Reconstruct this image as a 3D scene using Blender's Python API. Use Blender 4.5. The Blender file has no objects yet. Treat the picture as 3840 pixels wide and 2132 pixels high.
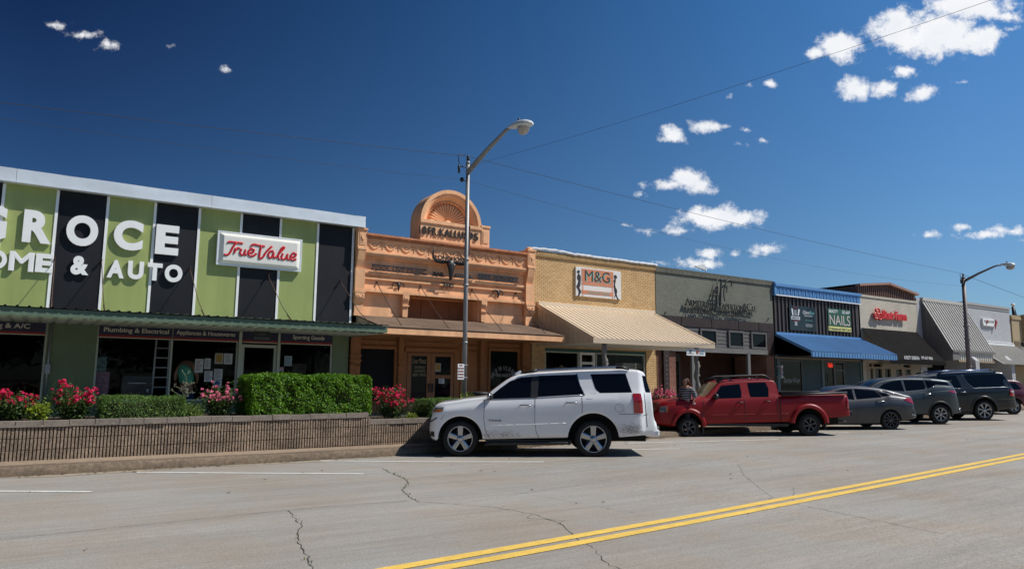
import bpy, bmesh, math, random
from mathutils import Vector, Matrix
random.seed(7)
R = math.radians
scene = bpy.context.scene
COL = scene.collection

# ---------------- camera ----------------
F_PX, YAW, PITCH, ROLL, CAM_H = 2700.0, 0.577667, 0.134398, 0.0081704, 1.633
cy, sy, cp, sp = math.cos(YAW), math.sin(YAW), math.cos(PITCH), math.sin(PITCH)
FW = Vector((sy*cp, cy*cp, sp)); r0 = Vector((cy, -sy, 0)); u0 = r0.cross(FW)
RT = r0*math.cos(ROLL)+u0*math.sin(ROLL); UP = -r0*math.sin(ROLL)+u0*math.cos(ROLL)
cd = bpy.data.cameras.new("camera"); cam = bpy.data.objects.new("camera", cd); COL.objects.link(cam)
cd.sensor_fit = 'HORIZONTAL'; cd.sensor_width = 36; cd.lens = 36*F_PX/3840
cd.clip_start = 0.05; cd.clip_end = 3000
mw = Matrix((RT, UP, -FW)).transposed().to_4x4(); mw.translation = (0, 0, CAM_H); cam.matrix_world = mw
scene.camera = cam

# ---------------- exposure ----------------
vs = scene.view_settings
vs.view_transform = 'Standard'; vs.look = 'None'; vs.gamma = 1; vs.use_curve_mapping = False; vs.exposure = 0.0

# ---------------- sun ----------------
SUN = Vector((0.70, -0.45, 1.0)).normalized()
ld = bpy.data.lights.new("sun", 'SUN'); ld.energy = 5.0; ld.angle = R(0.5); ld.color = (1.0, 0.955, 0.88)
lo = bpy.data.objects.new("sun", ld); COL.objects.link(lo); lo.rotation_euler = SUN.to_track_quat('Z', 'Y').to_euler()
lo.location = (20, -20, 40)

# ---------------- world ----------------
W_ = bpy.data.worlds.new("World"); scene.world = W_; W_.use_nodes = True
nt = W_.node_tree; nt.nodes.clear(); N = nt.nodes; L = nt.links
def nd(t, **k):
    n = N.new(t)
    for a, b in k.items(): setattr(n, a, b)
    return n
def wire(a, b): L.new(a, b)
def wm(op, a, b=None, c=None, clamp=False):
    n = nd('ShaderNodeMath', operation=op, use_clamp=clamp)
    for i, v in enumerate((a, b, c)):
        if v is None: continue
        if isinstance(v, (int, float)): n.inputs[i].default_value = v
        else: wire(v, n.inputs[i])
    return n.outputs[0]
def wv(op, a, b=None):
    n = nd('ShaderNodeVectorMath', operation=op)
    for i, v in enumerate((a, b)):
        if v is None: continue
        if isinstance(v, (tuple, Vector)): n.inputs[i].default_value = tuple(v)
        else: wire(v, n.inputs[i])
    return n.outputs['Value'] if op in ('DOT_PRODUCT', 'LENGTH') else n.outputs[0]
out = nd('ShaderNodeOutputWorld'); bg = nd('ShaderNodeBackground'); wire(bg.outputs[0], out.inputs[0])
sky = nd('ShaderNodeTexSky', sky_type='NISHITA'); sky.sun_disc = False
sky.sun_elevation = math.asin(SUN.z); sky.sun_rotation = math.atan2(SUN.x, SUN.y)
sky.altitude = 200; sky.air_density = 1.0; sky.dust_density = 0.6; sky.ozone_density = 2.0
tc = nd('ShaderNodeTexCoord'); D_ = tc.outputs['Generated']
# deep polarised blue away from the sun, paler towards it and towards the horizon
side = wv('DOT_PRODUCT', D_, (math.sin(YAW+math.pi/2), math.cos(YAW+math.pi/2), 0.0))
elev = nd('ShaderNodeSeparateXYZ'); wire(D_, elev.inputs[0]); ez = elev.outputs[2]
SKY_S = 0.085
zen = wm('MULTIPLY_ADD', ez, -1.3, 1.62, clamp=True)  # dims the unseen sky overhead to weaken the fill light
t1 = wm('MULTIPLY_ADD', side, 0.95, 0.5, clamp=True)
t2 = wm('MULTIPLY_ADD', ez, -1.7, 0.98, clamp=True)
rA = nd('ShaderNodeMix', data_type='RGBA'); rB = nd('ShaderNodeMix', data_type='RGBA'); rC = nd('ShaderNodeMix', data_type='RGBA')
rA.inputs[6].default_value = (0.0, 0.03, 0.165, 1); rA.inputs[7].default_value = (0.37, 0.95, 1.38, 1)   # high: left, right
rB.inputs[6].default_value = (0.26, 0.48, 0.72, 1); rB.inputs[7].default_value = (0.64, 0.80, 0.95, 1)   # low: left, right
wire(t1, rA.inputs[0]); wire(t1, rB.inputs[0]); wire(t2, rC.inputs[0]); wire(rA.outputs[2], rC.inputs[6]); wire(rB.outputs[2], rC.inputs[7])
tint = nd('ShaderNodeMix', data_type='RGBA', blend_type='MULTIPLY'); tint.inputs[0].default_value = 1
wire(sky.outputs[0], tint.inputs[6]); wire(rC.outputs[2], tint.inputs[7])
skys = wv('SCALE', tint.outputs[2]); wire(wm('MULTIPLY', zen, SKY_S), skys.node.inputs[3])
# fair-weather clouds, fixed directions in the sky
fwd = wm('MAXIMUM', wv('DOT_PRODUCT', D_, FW), 0.05)
gx = wm('DIVIDE', wv('DOT_PRODUCT', D_, RT), fwd); gy = wm('DIVIDE', wv('DOT_PRODUCT', D_, UP), fwd)
gp = nd('ShaderNodeCombineXYZ'); wire(gx, gp.inputs[0]); wire(gy, gp.inputs[1])
wn = nd('ShaderNodeTexNoise'); wn.inputs['Scale'].default_value = 22; wn.inputs['Detail'].default_value = 3; wire(gp.outputs[0], wn.inputs['Vector'])
wob = wv('SCALE', wv('SUBTRACT', wn.outputs['Color'], (0.5, 0.5, 0.5))); wob.node.inputs[3].default_value = 0.014
gq = wv('ADD', gp.outputs[0], wob)
CL = [(2350,85,150,62,1),(2430,15,130,40,1),(2255,75,85,48,1),(2465,100,65,40,1),(2110,118,62,40,1),(2060,135,35,20,.9),(2278,178,48,18,.7),(2150,222,55,32,.9),(2215,228,50,24,.9),
 (2320,235,55,24,.8),(2420,208,30,9,.3),(2540,40,45,22,.6),(2545,70,30,12,.5),(1690,338,40,28,.7),(1775,318,48,20,.7),(1825,318,30,10,.45),(1880,322,24,10,.5),(1865,362,24,12,.5),(1918,352,18,8,.3),
 (1728,448,52,26,1),(1685,466,72,15,1),(1765,470,46,20,1),(1608,488,26,11,.35),(1795,545,88,32,1),(1865,548,70,24,.9),(1700,580,85,12,.9),(1925,622,48,18,.7),(1785,634,34,15,.7),(1848,633,18,9,.45),
 (1765,665,78,16,.7),(1655,662,34,13,.35),(1580,568,30,7,.3),(2342,588,42,11,.7),(2428,573,42,10,.75),(2475,594,75,12,.9),(2545,582,60,14,.9),(2568,607,45,8,.7),
 (140,62,46,15,.42),(205,88,60,15,.32),(282,115,50,19,.42),(568,174,24,11,.12),(1938,213,20,12,.35),(440,113,22,7,.1),(1408,608,14,6,.3),(1885,218,14,6,.2),(1830,245,14,8,.2)]
acc = None
for (a, b, rx, ry, st) in CL:
    k = 1811.2
    d = wv('MULTIPLY', wv('SUBTRACT', gq, ((a-1288)/k, (715-b)/k, 0)), (k/rx, k/(ry*1.1), 0))
    g = wm('MULTIPLY_ADD', wv('LENGTH', d), -min(ry, 34)/26-.30, min(ry, 34)/26+.26-(1-st)*0.42)
    acc = g if acc is None else wm('MAXIMUM', acc, g)
n1 = nd('ShaderNodeTexNoise'); n1.inputs['Scale'].default_value = 38; n1.inputs['Detail'].default_value = 12; n1.inputs['Roughness'].default_value = 0.68; wire(gp.outputs[0], n1.inputs['Vector'])
den = wm('ADD', acc, wm('MULTIPLY_ADD', n1.outputs['Fac'], 3.5, -1.70))
mr = nd('ShaderNodeMapRange', interpolation_type='SMOOTHSTEP'); wire(den, mr.inputs[0]); mr.inputs[1].default_value = -0.10; mr.inputs[2].default_value = 0.92
n2 = nd('ShaderNodeTexNoise'); n2.inputs['Scale'].default_value = 26; n2.inputs['Detail'].default_value = 5; wire(gp.outputs[0], n2.inputs['Vector'])
cs = nd('ShaderNodeMapRange'); wire(n2.outputs['Fac'], cs.inputs[0]); cs.inputs[1].default_value = .35; cs.inputs[2].default_value = .65; cs.inputs[3].default_value = .72; cs.inputs[4].default_value = .95
cc = nd('ShaderNodeMix', data_type='RGBA'); cc.inputs[6].default_value = (.62, .68, .78, 1); cc.inputs[7].default_value = (.98, .985, 1, 1); wire(cs.outputs[0], cc.inputs[0])
front = wm('GREATER_THAN', wv('DOT_PRODUCT', D_, FW), 0.06)
cf = wm('MULTIPLY', wm('MULTIPLY', mr.outputs[0], 0.97), front)
fin = nd('ShaderNodeMix', data_type='RGBA'); wire(cf, fin.inputs[0]); wire(skys, fin.inputs[6]); wire(cc.outputs[2], fin.inputs[7])
wire(fin.outputs[2], bg.inputs[0]); bg.inputs[1].default_value = 1.0

# ---------------- pixel helpers (photo pixels, 3840 wide) ----------------
def ray(px, py): return FW + RT*((px-1920)/F_PX) - UP*((py-1066)/F_PX)
def W(px, py, Y=23.2):
    d = ray(px, py); t = Y/d.y; return (d.x*t, CAM_H+d.z*t)
def WX(px, py, X):
    d = ray(px, py); t = X/d.x; return (d.y*t, CAM_H+d.z*t)
def zoom(ox, oy, s): return lambda x, y: (ox+x*s, oy+y*s)
def interp(x, X, Y):
    if x <= X[0]: return Y[0]
    for i in range(1, len(X)):
        if x <= X[i]: return Y[i-1]+(Y[i]-Y[i-1])*(x-X[i-1])/(X[i]-X[i-1])
    return Y[-1]
def zg(x, y=0): return interp(x, [-60,7,12,16,19.3,23.8,27.6,31.4,40,60,170], [0,0,.04,.075,.11,.175,.22,.27,.37,.5,.5])
def PG(px, py):
    d = ray(px, py); z = 0
    for _ in range(30):
        t = (z-CAM_H)/d.z; z = .5*z+.5*zg(d.x*t)
    return Vector((d.x*t, d.y*t, z))
def kerbY(x): return interp(x, [-60,0,6,10,17,21,35,60,170], [14.7,14.83,14.93,15.05,15.36,15.6,16.6,18.4,26])
def wallY(x): return interp(x, [-60,0,8,16,35], [15.6,15.74,15.87,16.4,17.6])

# ---------------- scene graph helpers ----------------
ROOT = {}
def tag(o, label=None, cat=None, group=None, kind=None):
    if label: o['label'] = label
    if cat: o['category'] = cat
    if group: o['group'] = group
    if kind: o['kind'] = kind
    return o
def thing(name, label, cat, loc=(0,0,0), rot=(0,0,0), group=None, local=False):
    o = bpy.data.objects.new(name, None); COL.objects.link(o); o.location = loc; o.rotation_euler = rot; o.empty_display_size = .2
    ROOT[o.name] = Vector((0,0,0)) if local else Vector(loc)
    return tag(o, label, cat, group)
def frame(o, d): return o

class MB:
    def __init__(s): s.v=[]; s.f=[]; s.mi=[]; s.sm=[]; s.m=0; s.S=False
    def add(s, vs, fs, smooth=None):
        b=len(s.v); s.v += [tuple(v) for v in vs]
        for f in fs: s.f.append([b+i for i in f]); s.mi.append(s.m); s.sm.append(s.S if smooth is None else smooth)
        return s
    def box(s,x0,x1,y0,y1,z0,z1):
        return s.add([(x0,y0,z0),(x1,y0,z0),(x1,y1,z0),(x0,y1,z0),(x0,y0,z1),(x1,y0,z1),(x1,y1,z1),(x0,y1,z1)],[(0,3,2,1),(4,5,6,7),(0,1,5,4),(1,2,6,5),(2,3,7,6),(3,0,4,7)])
    def quad(s,*p): return s.add(p,[tuple(range(len(p)))])
    def bar(s,a,b,w,h=None,up=(0,0,1)):
        a=Vector(a);b=Vector(b);h=h or w;d=(b-a).normalized();u=Vector(up)
        if abs(d.dot(u))>.98:u=Vector((0,1,0))
        x=d.cross(u).normalized();y=x.cross(d);x*=w/2;y*=h/2
        return s.add([a-x-y,a+x-y,a+x+y,a-x+y,b-x-y,b+x-y,b+x+y,b-x+y],[(0,3,2,1),(4,5,6,7),(0,1,5,4),(1,2,6,5),(2,3,7,6),(3,0,4,7)])
    def prism(s,poly,axis,a,b):
        n=len(poly)
        def P(p,t): return (p[0],t,p[1]) if axis=='y' else ((t,p[0],p[1]) if axis=='x' else (p[0],p[1],t))
        vs=[P(p,a) for p in poly]+[P(p,b) for p in poly]
        return s.add(vs,[tuple(range(n))[::-1],tuple(range(n,2*n))]+[(i,(i+1)%n,n+(i+1)%n,n+i) for i in range(n)])
    def tube(s,pts,r,n=8,closed=False,flat=None,caps=True):
        pts=[Vector(p) for p in pts]; m=len(pts); rs=r if isinstance(r,(list,tuple)) else [r]*m
        vs=[];prev=None
        for i,p in enumerate(pts):
            if closed: t=(pts[(i+1)%m]-pts[i-1])
            else: t=(pts[min(i+1,m-1)]-pts[max(i-1,0)])
            t=t.normalized() if t.length>1e-9 else Vector((0,0,1))
            if prev is None:
                up=Vector((0,1,0)) if abs(t.y)<.9 else Vector((0,0,1))
            else: up=prev
            x=t.cross(up)
            if x.length<1e-6: x=t.orthogonal()
            x.normalize(); y=x.cross(t).normalized(); prev=y
            for k in range(n):
                a=2*math.pi*k/n; o=x*math.cos(a)*rs[i]+y*math.sin(a)*rs[i]
                if flat: o.y*=flat
                vs.append(p+o)
        fs=[]
        for i in range(m if closed else m-1):
            j=(i+1)%m
            for k in range(n): fs.append((i*n+k,i*n+(k+1)%n,j*n+(k+1)%n,j*n+k))
        if not closed and caps: fs+= [tuple(range(n))[::-1], tuple((m-1)*n+k for k in range(n))]
        return s.add(vs,fs,True)
    def lathe(s,prof,c,n=24,axis='z',smooth=True,caps=True):
        vs=[]
        for (r,h) in prof:
            for k in range(n):
                a=2*math.pi*k/n; x=r*math.cos(a); y=r*math.sin(a)
                vs.append({'z':(c[0]+x,c[1]+y,c[2]+h),'y':(c[0]+x,c[1]+h,c[2]+y),'x':(c[0]+h,c[1]+x,c[2]+y)}[axis])
        fs=[(i*n+k,i*n+(k+1)%n,(i+1)*n+(k+1)%n,(i+1)*n+k) for i in range(len(prof)-1) for k in range(n)]
        if caps and prof[0][0]>1e-4: fs.append(tuple(range(n))[::-1])
        if caps and prof[-1][0]>1e-4: fs.append(tuple((len(prof)-1)*n+k for k in range(n)))
        return s.add(vs,fs,smooth)
    def ball(s,c,r,n=12,m=8):
        r=r if isinstance(r,(tuple,list)) else (r,r,r); vs=[];fs=[]
        for i in range(m+1):
            t=math.pi*i/m
            for k in range(n):
                a=2*math.pi*k/n; vs.append((c[0]+r[0]*math.sin(t)*math.cos(a),c[1]+r[1]*math.sin(t)*math.sin(a),c[2]+r[2]*math.cos(t)))
        for i in range(m):
            for k in range(n): fs.append((i*n+k,i*n+(k+1)%n,(i+1)*n+(k+1)%n,(i+1)*n+k))
        return s.add(vs,fs,True)
    def grid(s,P,smooth=True):
        n=len(P);m=len(P[0]); return s.add([p for row in P for p in row],[(i*m+j,i*m+j+1,(i+1)*m+j+1,(i+1)*m+j) for i in range(n-1) for j in range(m-1)],smooth)
    def wall(s,x0,x1,z0,z1,y0,y1,ops=()):
        xs=sorted({x0,x1,*[v for o in ops for v in o[:2] if x0<v<x1]}); zs=sorted({z0,z1,*[v for o in ops for v in o[2:] if z0<v<z1]})
        for i in range(len(xs)-1):
            for j in range(len(zs)-1):
                cx=(xs[i]+xs[i+1])/2;cz=(zs[j]+zs[j+1])/2
                if any(o[0]<cx<o[1] and o[2]<cz<o[3] for o in ops): continue
                s.quad((xs[i],y0,zs[j]),(xs[i+1],y0,zs[j]),(xs[i+1],y0,zs[j+1]),(xs[i],y0,zs[j+1]))
        for (a,b,c,d) in ops:
            s.quad((a,y0,c),(a,y0,d),(a,y1,d),(a,y1,c)); s.quad((b,y0,c),(b,y1,c),(b,y1,d),(b,y0,d))
            s.quad((a,y0,d),(b,y0,d),(b,y1,d),(a,y1,d)); s.quad((a,y0,c),(a,y1,c),(b,y1,c),(b,y0,c))
        return s
    def shell(s,x0,x1,y0,y1,z0,z1):
        s.quad((x0,y0,z0),(x0,y0,z1),(x0,y1,z1),(x0,y1,z0)); s.quad((x1,y0,z0),(x1,y1,z0),(x1,y1,z1),(x1,y0,z1))
        s.quad((x0,y1,z0),(x0,y1,z1),(x1,y1,z1),(x1,y1,z0)); return s.quad((x0,y0,z1),(x1,y0,z1),(x1,y1,z1),(x0,y1,z1))
    def corrug(s,x0,x1,A,B,pitch,h,w=.35):
        # ribbed metal sheet between lines A=(y,z) and B=(y,z), ribs run from A to B
        dy,dz=B[0]-A[0],B[1]-A[1]; l=math.hypot(dy,dz); ny,nz=(dz/l,-dy/l)
        if nz<0: ny,nz=-ny,-nz
        pr=[];x=x0
        while x<x1-1e-6:
            for fx,hh in ((0,0),(1-w,0),(1-w*.75,1),(1-w*.25,1)): 
                xx=x+fx*pitch
                if xx<=x1: pr.append((xx,hh*h))
            x+=pitch
        pr.append((x1,0)); vs=[];fs=[]
        for (xx,hh) in pr: vs+=[(xx,A[0]+ny*hh,A[1]+nz*hh),(xx,B[0]+ny*hh,B[1]+nz*hh)]
        for i in range(len(pr)-1): fs.append((2*i,2*i+2,2*i+3,2*i+1))
        return s.add(vs,fs,False)
    def text(s,t,x0,x1,z0,z1,Y,depth=.02,bold=0.0,shear=0.0,space=1.0,to=None):
        if 'M' in t or 'W' in t: bold=0
        key=(t,bold,shear,space,depth>0)
        if key not in TXT:
            c=bpy.data.curves.new('t','FONT'); c.body=t; c.size=1; c.offset=bold; c.shear=shear; c.space_character=space; c.extrude=.5; c.resolution_u=6
            c.align_x='LEFT'; o=bpy.data.objects.new('t',c); COL.objects.link(o)
            dg=bpy.context.evaluated_depsgraph_get(); me=bpy.data.meshes.new_from_object(o.evaluated_get(dg))
            TXT[key]=([tuple(v.co) for v in me.vertices],[tuple(p.vertices) for p in me.polygons])
            bpy.data.objects.remove(o); bpy.data.curves.remove(c); bpy.data.meshes.remove(me)
        V,Fc=TXT[key]
        a0=min(v[0] for v in V);a1=max(v[0] for v in V);b0=min(v[1] for v in V);b1=max(v[1] for v in V)
        vs=[(x0+(v[0]-a0)/(a1-a0)*(x1-x0),Y-(v[2]+.5)*depth,z0+(v[1]-b0)/(b1-b0)*(z1-z0)) for v in V]
        if to: vs=[to(v) for v in vs]
        return s.add(vs,Fc,False)
    def build(s,name,mats,parent=None,label=None,cat=None,group=None,kind=None,fix=True,bevel=0,smooth_angle=None):
        if not isinstance(mats,(list,tuple)): mats=[mats]
        if parent is not None: org=ROOT[parent.name]
        elif kind=='structure': org=Vector((0,0,0))
        else:
            xs=[v[0] for v in s.v];ys=[v[1] for v in s.v];zs=[v[2] for v in s.v]
            org=Vector(((min(xs)+max(xs))/2,(min(ys)+max(ys))/2,min(zs)))
        me=bpy.data.meshes.new(name); me.from_pydata([(v[0]-org.x,v[1]-org.y,v[2]-org.z) for v in s.v],[],s.f)
        for m in mats: me.materials.append(m)
        me.polygons.foreach_set('material_index',s.mi); me.polygons.foreach_set('use_smooth',s.sm)
        if fix:
            bm=bmesh.new(); bm.from_mesh(me); bmesh.ops.recalc_face_normals(bm,faces=bm.faces); bm.to_mesh(me); bm.free()
        me.update()
        o=bpy.data.objects.new(name,me); COL.objects.link(o)
        if parent is not None: o.parent=parent; ROOT[o.name]=org
        else: o.location=org; ROOT[o.name]=org
        if bevel:
            b=o.modifiers.new('b','BEVEL'); b.width=bevel; b.segments=2; b.limit_method='ANGLE'; b.angle_limit=R(40)
        return tag(o,label,cat,group,kind)
TXT={}
def BX(name,mat,parent,*a,**k):
    m=MB(); m.box(*a); return m.build(name,mat,parent,**k)

# ---------------- materials ----------------
MC={}
def M(name,col,rough=.6,metal=0.0,nz=(),bp=None,coat=0.0,emit=None,spec=.5,tr=0):
    if name in MC: return MC[name]
    m=bpy.data.materials.new(name); MC[name]=m; m.use_nodes=True; t=m.node_tree; p=t.nodes['Principled BSDF']
    p.inputs['Roughness'].default_value=rough; p.inputs['Metallic'].default_value=metal; p.inputs['Coat Weight'].default_value=coat
    p.inputs['Coat Roughness'].default_value=.03; p.inputs['Specular IOR Level'].default_value=spec
    p.inputs['Base Color'].default_value=(*col,1)
    if emit: p.inputs['Emission Color'].default_value=(*emit[:3],1); p.inputs['Emission Strength'].default_value=emit[3]
    if nz or bp:
        tcn=t.nodes.new('ShaderNodeTexCoord')
    cur=None
    for (sc,amt,*st) in nz:
        n=t.nodes.new('ShaderNodeTexNoise'); n.inputs['Scale'].default_value=sc; n.inputs['Detail'].default_value=5; n.inputs['Roughness'].default_value=.6
        if st:
            mp=t.nodes.new('ShaderNodeMapping'); mp.inputs['Scale'].default_value=st[0]; t.links.new(tcn.outputs['Object'],mp.inputs[0]); t.links.new(mp.outputs[0],n.inputs['Vector'])
        else: t.links.new(tcn.outputs['Object'],n.inputs['Vector'])
        q=t.nodes.new('ShaderNodeMapRange'); q.inputs[1].default_value=.3; q.inputs[2].default_value=.7; q.inputs[3].default_value=1-amt; q.inputs[4].default_value=1+amt
        t.links.new(n.outputs['Fac'],q.inputs[0])
        v=t.nodes.new('ShaderNodeVectorMath'); v.operation='SCALE'; t.links.new(q.outputs[0],v.inputs[3])
        if cur is None: v.inputs[0].default_value=col
        else: t.links.new(cur,v.inputs[0])
        cur=v.outputs[0]
    if cur is not None: t.links.new(cur,p.inputs['Base Color'])
    if bp:
        n=t.nodes.new('ShaderNodeTexNoise'); n.inputs['Scale'].default_value=bp[0]; n.inputs['Detail'].default_value=4; t.links.new(tcn.outputs['Object'],n.inputs['Vector'])
        b=t.nodes.new('ShaderNodeBump'); b.inputs['Strength'].default_value=bp[1]; b.inputs['Distance'].default_value=bp[2] if len(bp)>2 else .01
        t.links.new(n.outputs['Fac'],b.inputs['Height']); t.links.new(b.outputs[0],p.inputs['Normal'])
    return m
def brick(name,c1,c2,mortar,bw=.21,rh=.075,ms=.008,rough=.8,stain=.2,axis='xz',bump=.5,bias=0):
    m=bpy.data.materials.new(name); m.use_nodes=True; t=m.node_tree; p=t.nodes['Principled BSDF']; p.inputs['Roughness'].default_value=rough
    p.inputs['Specular IOR Level'].default_value=.2
    tcn=t.nodes.new('ShaderNodeTexCoord'); s=t.nodes.new('ShaderNodeSeparateXYZ'); c=t.nodes.new('ShaderNodeCombineXYZ')
    t.links.new(tcn.outputs['Object'],s.inputs[0])
    a=t.nodes.new('ShaderNodeMath'); a.operation='ADD'; t.links.new(s.outputs[0],a.inputs[0]); t.links.new(s.outputs[1],a.inputs[1]); t.links.new(a.outputs[0],c.inputs[0]); t.links.new(s.outputs[2],c.inputs[1])
    b=t.nodes.new('ShaderNodeTexBrick'); t.links.new(c.outputs[0],b.inputs['Vector']); b.inputs['Scale'].default_value=1
    b.inputs['Color1'].default_value=(*c1,1); b.inputs['Color2'].default_value=(*c2,1); b.inputs['Mortar'].default_value=(*mortar,1)
    b.inputs['Brick Width'].default_value=bw; b.inputs['Row Height'].default_value=rh; b.inputs['Mortar Size'].default_value=ms; b.inputs['Mortar Smooth'].default_value=.3; b.inputs['Bias'].default_value=bias
    n=t.nodes.new('ShaderNodeTexNoise'); n.inputs['Scale'].default_value=.8; n.inputs['Detail'].default_value=6; t.links.new(tcn.outputs['Object'],n.inputs['Vector'])
    q=t.nodes.new('ShaderNodeMapRange'); q.inputs[1].default_value=.3; q.inputs[2].default_value=.7; q.inputs[3].default_value=1-stain; q.inputs[4].default_value=1+stain*.6; t.links.new(n.outputs['Fac'],q.inputs[0])
    v=t.nodes.new('ShaderNodeVectorMath'); v.operation='SCALE'; t.links.new(b.outputs['Color'],v.inputs[0]); t.links.new(q.outputs[0],v.inputs[3]); t.links.new(v.outputs[0],p.inputs['Base Color'])
    bu=t.nodes.new('ShaderNodeBump'); bu.inputs['Strength'].default_value=bump; bu.inputs['Distance'].default_value=.01; bu.invert=True; t.links.new(b.outputs['Fac'],bu.inputs['Height']); t.links.new(bu.outputs[0],p.inputs['Normal'])
    return m
def glassmat(name,tint=(.75,.8,.8),f0=.06):
    m=bpy.data.materials.new(name); m.use_nodes=True; t=m.node_tree; t.nodes.clear()
    o=t.nodes.new('ShaderNodeOutputMaterial'); mx=t.nodes.new('ShaderNodeMixShader'); tr=t.nodes.new('ShaderNodeBsdfTransparent'); g=t.nodes.new('ShaderNodeBsdfGlossy')
    lw=t.nodes.new('ShaderNodeFresnel'); lw.inputs[0].default_value=1.22
    tr.inputs[0].default_value=(*tint,1); g.inputs['Roughness'].default_value=.01; g.inputs[0].default_value=(.9,.9,.9,1)
    t.links.new(lw.outputs[0],mx.inputs[0]); t.links.new(tr.outputs[0],mx.inputs[1]); t.links.new(g.outputs[0],mx.inputs[2]); t.links.new(mx.outputs[0],o.inputs[0]); return m
GLASS=glassmat('window_glass',(.93,.95,.95)); 
DGLASS=M('dark_glass',(.005,.006,.008),.04,spec=.14)
WHITE=M('white_paint',(.78,.78,.77),.5,nz=((3,.06),))
BLACK=M('black_metal',(.012,.012,.013),.5,nz=((5,.3),))
ALU=M('aluminium',(.74,.76,.77),.42,.4,nz=((1.5,.08),),bp=(1.2,.25,.02))
GALV=M('galvanised_steel',(.33,.34,.36),.42,.6,nz=((2,.2,(1,1,.1)),(30,.08)))
RUST=M('rusty_iron',(.09,.045,.03),.85,nz=((12,.5),))
LETTERW=M('letter_white',(.80,.80,.79),.45,nz=((2,.04),))
DARKROOM=M('shop_interior',(.035,.035,.033),.9,nz=((1.2,.5),))
# ================= SETTING =================
def roadmat(name, base, streak=True, marks=0):
    m=bpy.data.materials.new(name); m.use_nodes=True; t=m.node_tree; p=t.nodes['Principled BSDF']; p.inputs['Roughness'].default_value=.85; p.inputs['Specular IOR Level'].default_value=.25
    ln=t.links; tcn=t.nodes.new('ShaderNodeTexCoord')
    def noise(sc,det=5,scale=None,rough=.6):
        n=t.nodes.new('ShaderNodeTexNoise'); n.inputs['Scale'].default_value=sc; n.inputs['Detail'].default_value=det; n.inputs['Roughness'].default_value=rough
        if scale:
            mp=t.nodes.new('ShaderNodeMapping'); mp.inputs['Scale'].default_value=scale; mp.inputs['Rotation'].default_value=(0,0,R(-4)); ln.new(tcn.outputs['Object'],mp.inputs[0]); ln.new(mp.outputs[0],n.inputs['Vector'])
        else: ln.new(tcn.outputs['Object'],n.inputs['Vector'])
        return n.outputs['Fac']
    def rng(x,a,b,c,d):
        q=t.nodes.new('ShaderNodeMapRange'); q.inputs[1].default_value=a;q.inputs[2].default_value=b;q.inputs[3].default_value=c;q.inputs[4].default_value=d; ln.new(x,q.inputs[0]); return q.outputs[0]
    def mul(a,b):
        q=t.nodes.new('ShaderNodeMath'); q.operation='MULTIPLY'; ln.new(a,q.inputs[0]); ln.new(b,q.inputs[1]); return q.outputs[0]
    f=rng(noise(.25,4),.3,.7,.90,1.08)
    f=mul(f,rng(noise(.55,6,(.10,2.4,1)),.3,.7,.88,1.09))
    f=mul(f,rng(noise(3.0,7,(.22,3.0,1)),.3,.7,.90,1.09))
    f=mul(f,rng(noise(16,5,(.5,1.4,1),.7),.3,.7,.90,1.09))
    f=mul(f,rng(noise(45,3,None,.8),.25,.75,.60,1.34))
    f=mul(f,rng(noise(150,2,None,.7),.25,.75,.72,1.28))
    f=mul(f,rng(noise(7,3,(.35,2.6,1)),.70,.76,1.0,.55))      # small dark flecks
    f=mul(f,rng(noise(.33,5,(.3,1.5,1)),.60,.75,1.0,.80))
    f=mul(f,rng(noise(1.1,6,(.8,1.2,1)),.66,.74,1.0,.84))
    c=t.nodes.new('ShaderNodeMix'); c.data_type='RGBA'; c.inputs[6].default_value=(base[0]*1.03,base[1]*.97,base[2]*.90,1); c.inputs[7].default_value=(base[0]*.97,base[1]*1.01,base[2]*1.04,1)
    ln.new(rng(noise(.5,5),.35,.65,0,1),c.inputs[0])
    v=t.nodes.new('ShaderNodeVectorMath'); v.operation='SCALE'; ln.new(c.outputs[2],v.inputs[0]); ln.new(f,v.inputs[3]); ln.new(v.outputs[0],p.inputs['Base Color'])
    b=t.nodes.new('ShaderNodeBump'); b.inputs['Strength'].default_value=.5; b.inputs['Distance'].default_value=.006; ln.new(noise(90,4),b.inputs['Height']); ln.new(b.outputs[0],p.inputs['Normal'])
    return m
ROAD=roadmat('asphalt',(.320,.298,.272))
YEL=M('yellow_road_paint',(.74,.49,.095),.7,nz=((8,.12),(60,.14),(1.2,.07)))
WHP=M('white_road_paint',(.66,.66,.63),.7,nz=((6,.15),(50,.15)))
CONC=M('stained_concrete',(.27,.20,.14),.9,nz=((.7,.22,(.4,2,1)),(9,.2),(70,.18)),bp=(60,.4,.008))
KERBM=M('worn_shaded_kerb_concrete',(.155,.115,.080),.95,nz=((1.0,.3,(.5,3,3)),(14,.35),(70,.25)),bp=(45,.8,.015))  # worn kerb, base darkened for the shade on its upright face
CONC2=M('pavement_concrete',(.30,.28,.25),.9,nz=((1.2,.15),(30,.1)),bp=(50,.3,.005))
SOIL=M('planting_soil',(.05,.035,.022),.95,nz=((8,.4),),bp=(25,1,.02))

xs=[-60,-30,-15]+[i*1.0 for i in range(-8,62)]+[70,85,100,130,170]
ys=[-300,-60,-30,-15,-6,0,4,6,8,10,12,13.5]
m=MB(); m.grid([[(x,y,zg(x)) for y in ys+[kerbY(x)+.02]] for x in xs]); m.build('road',ROAD,kind='structure',fix=False)
m=MB(); m.grid([[(x,y,min(zg(x),.3)-.12) for y in (-900,0,12,40,1500)] for x in (-900,-60,0,7,16,24,31,40,60,170,1500)]); m.build('ground',M('far_ground',(.09,.10,.06),.95,nz=((.1,.3),)),kind='structure',fix=False)
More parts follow.
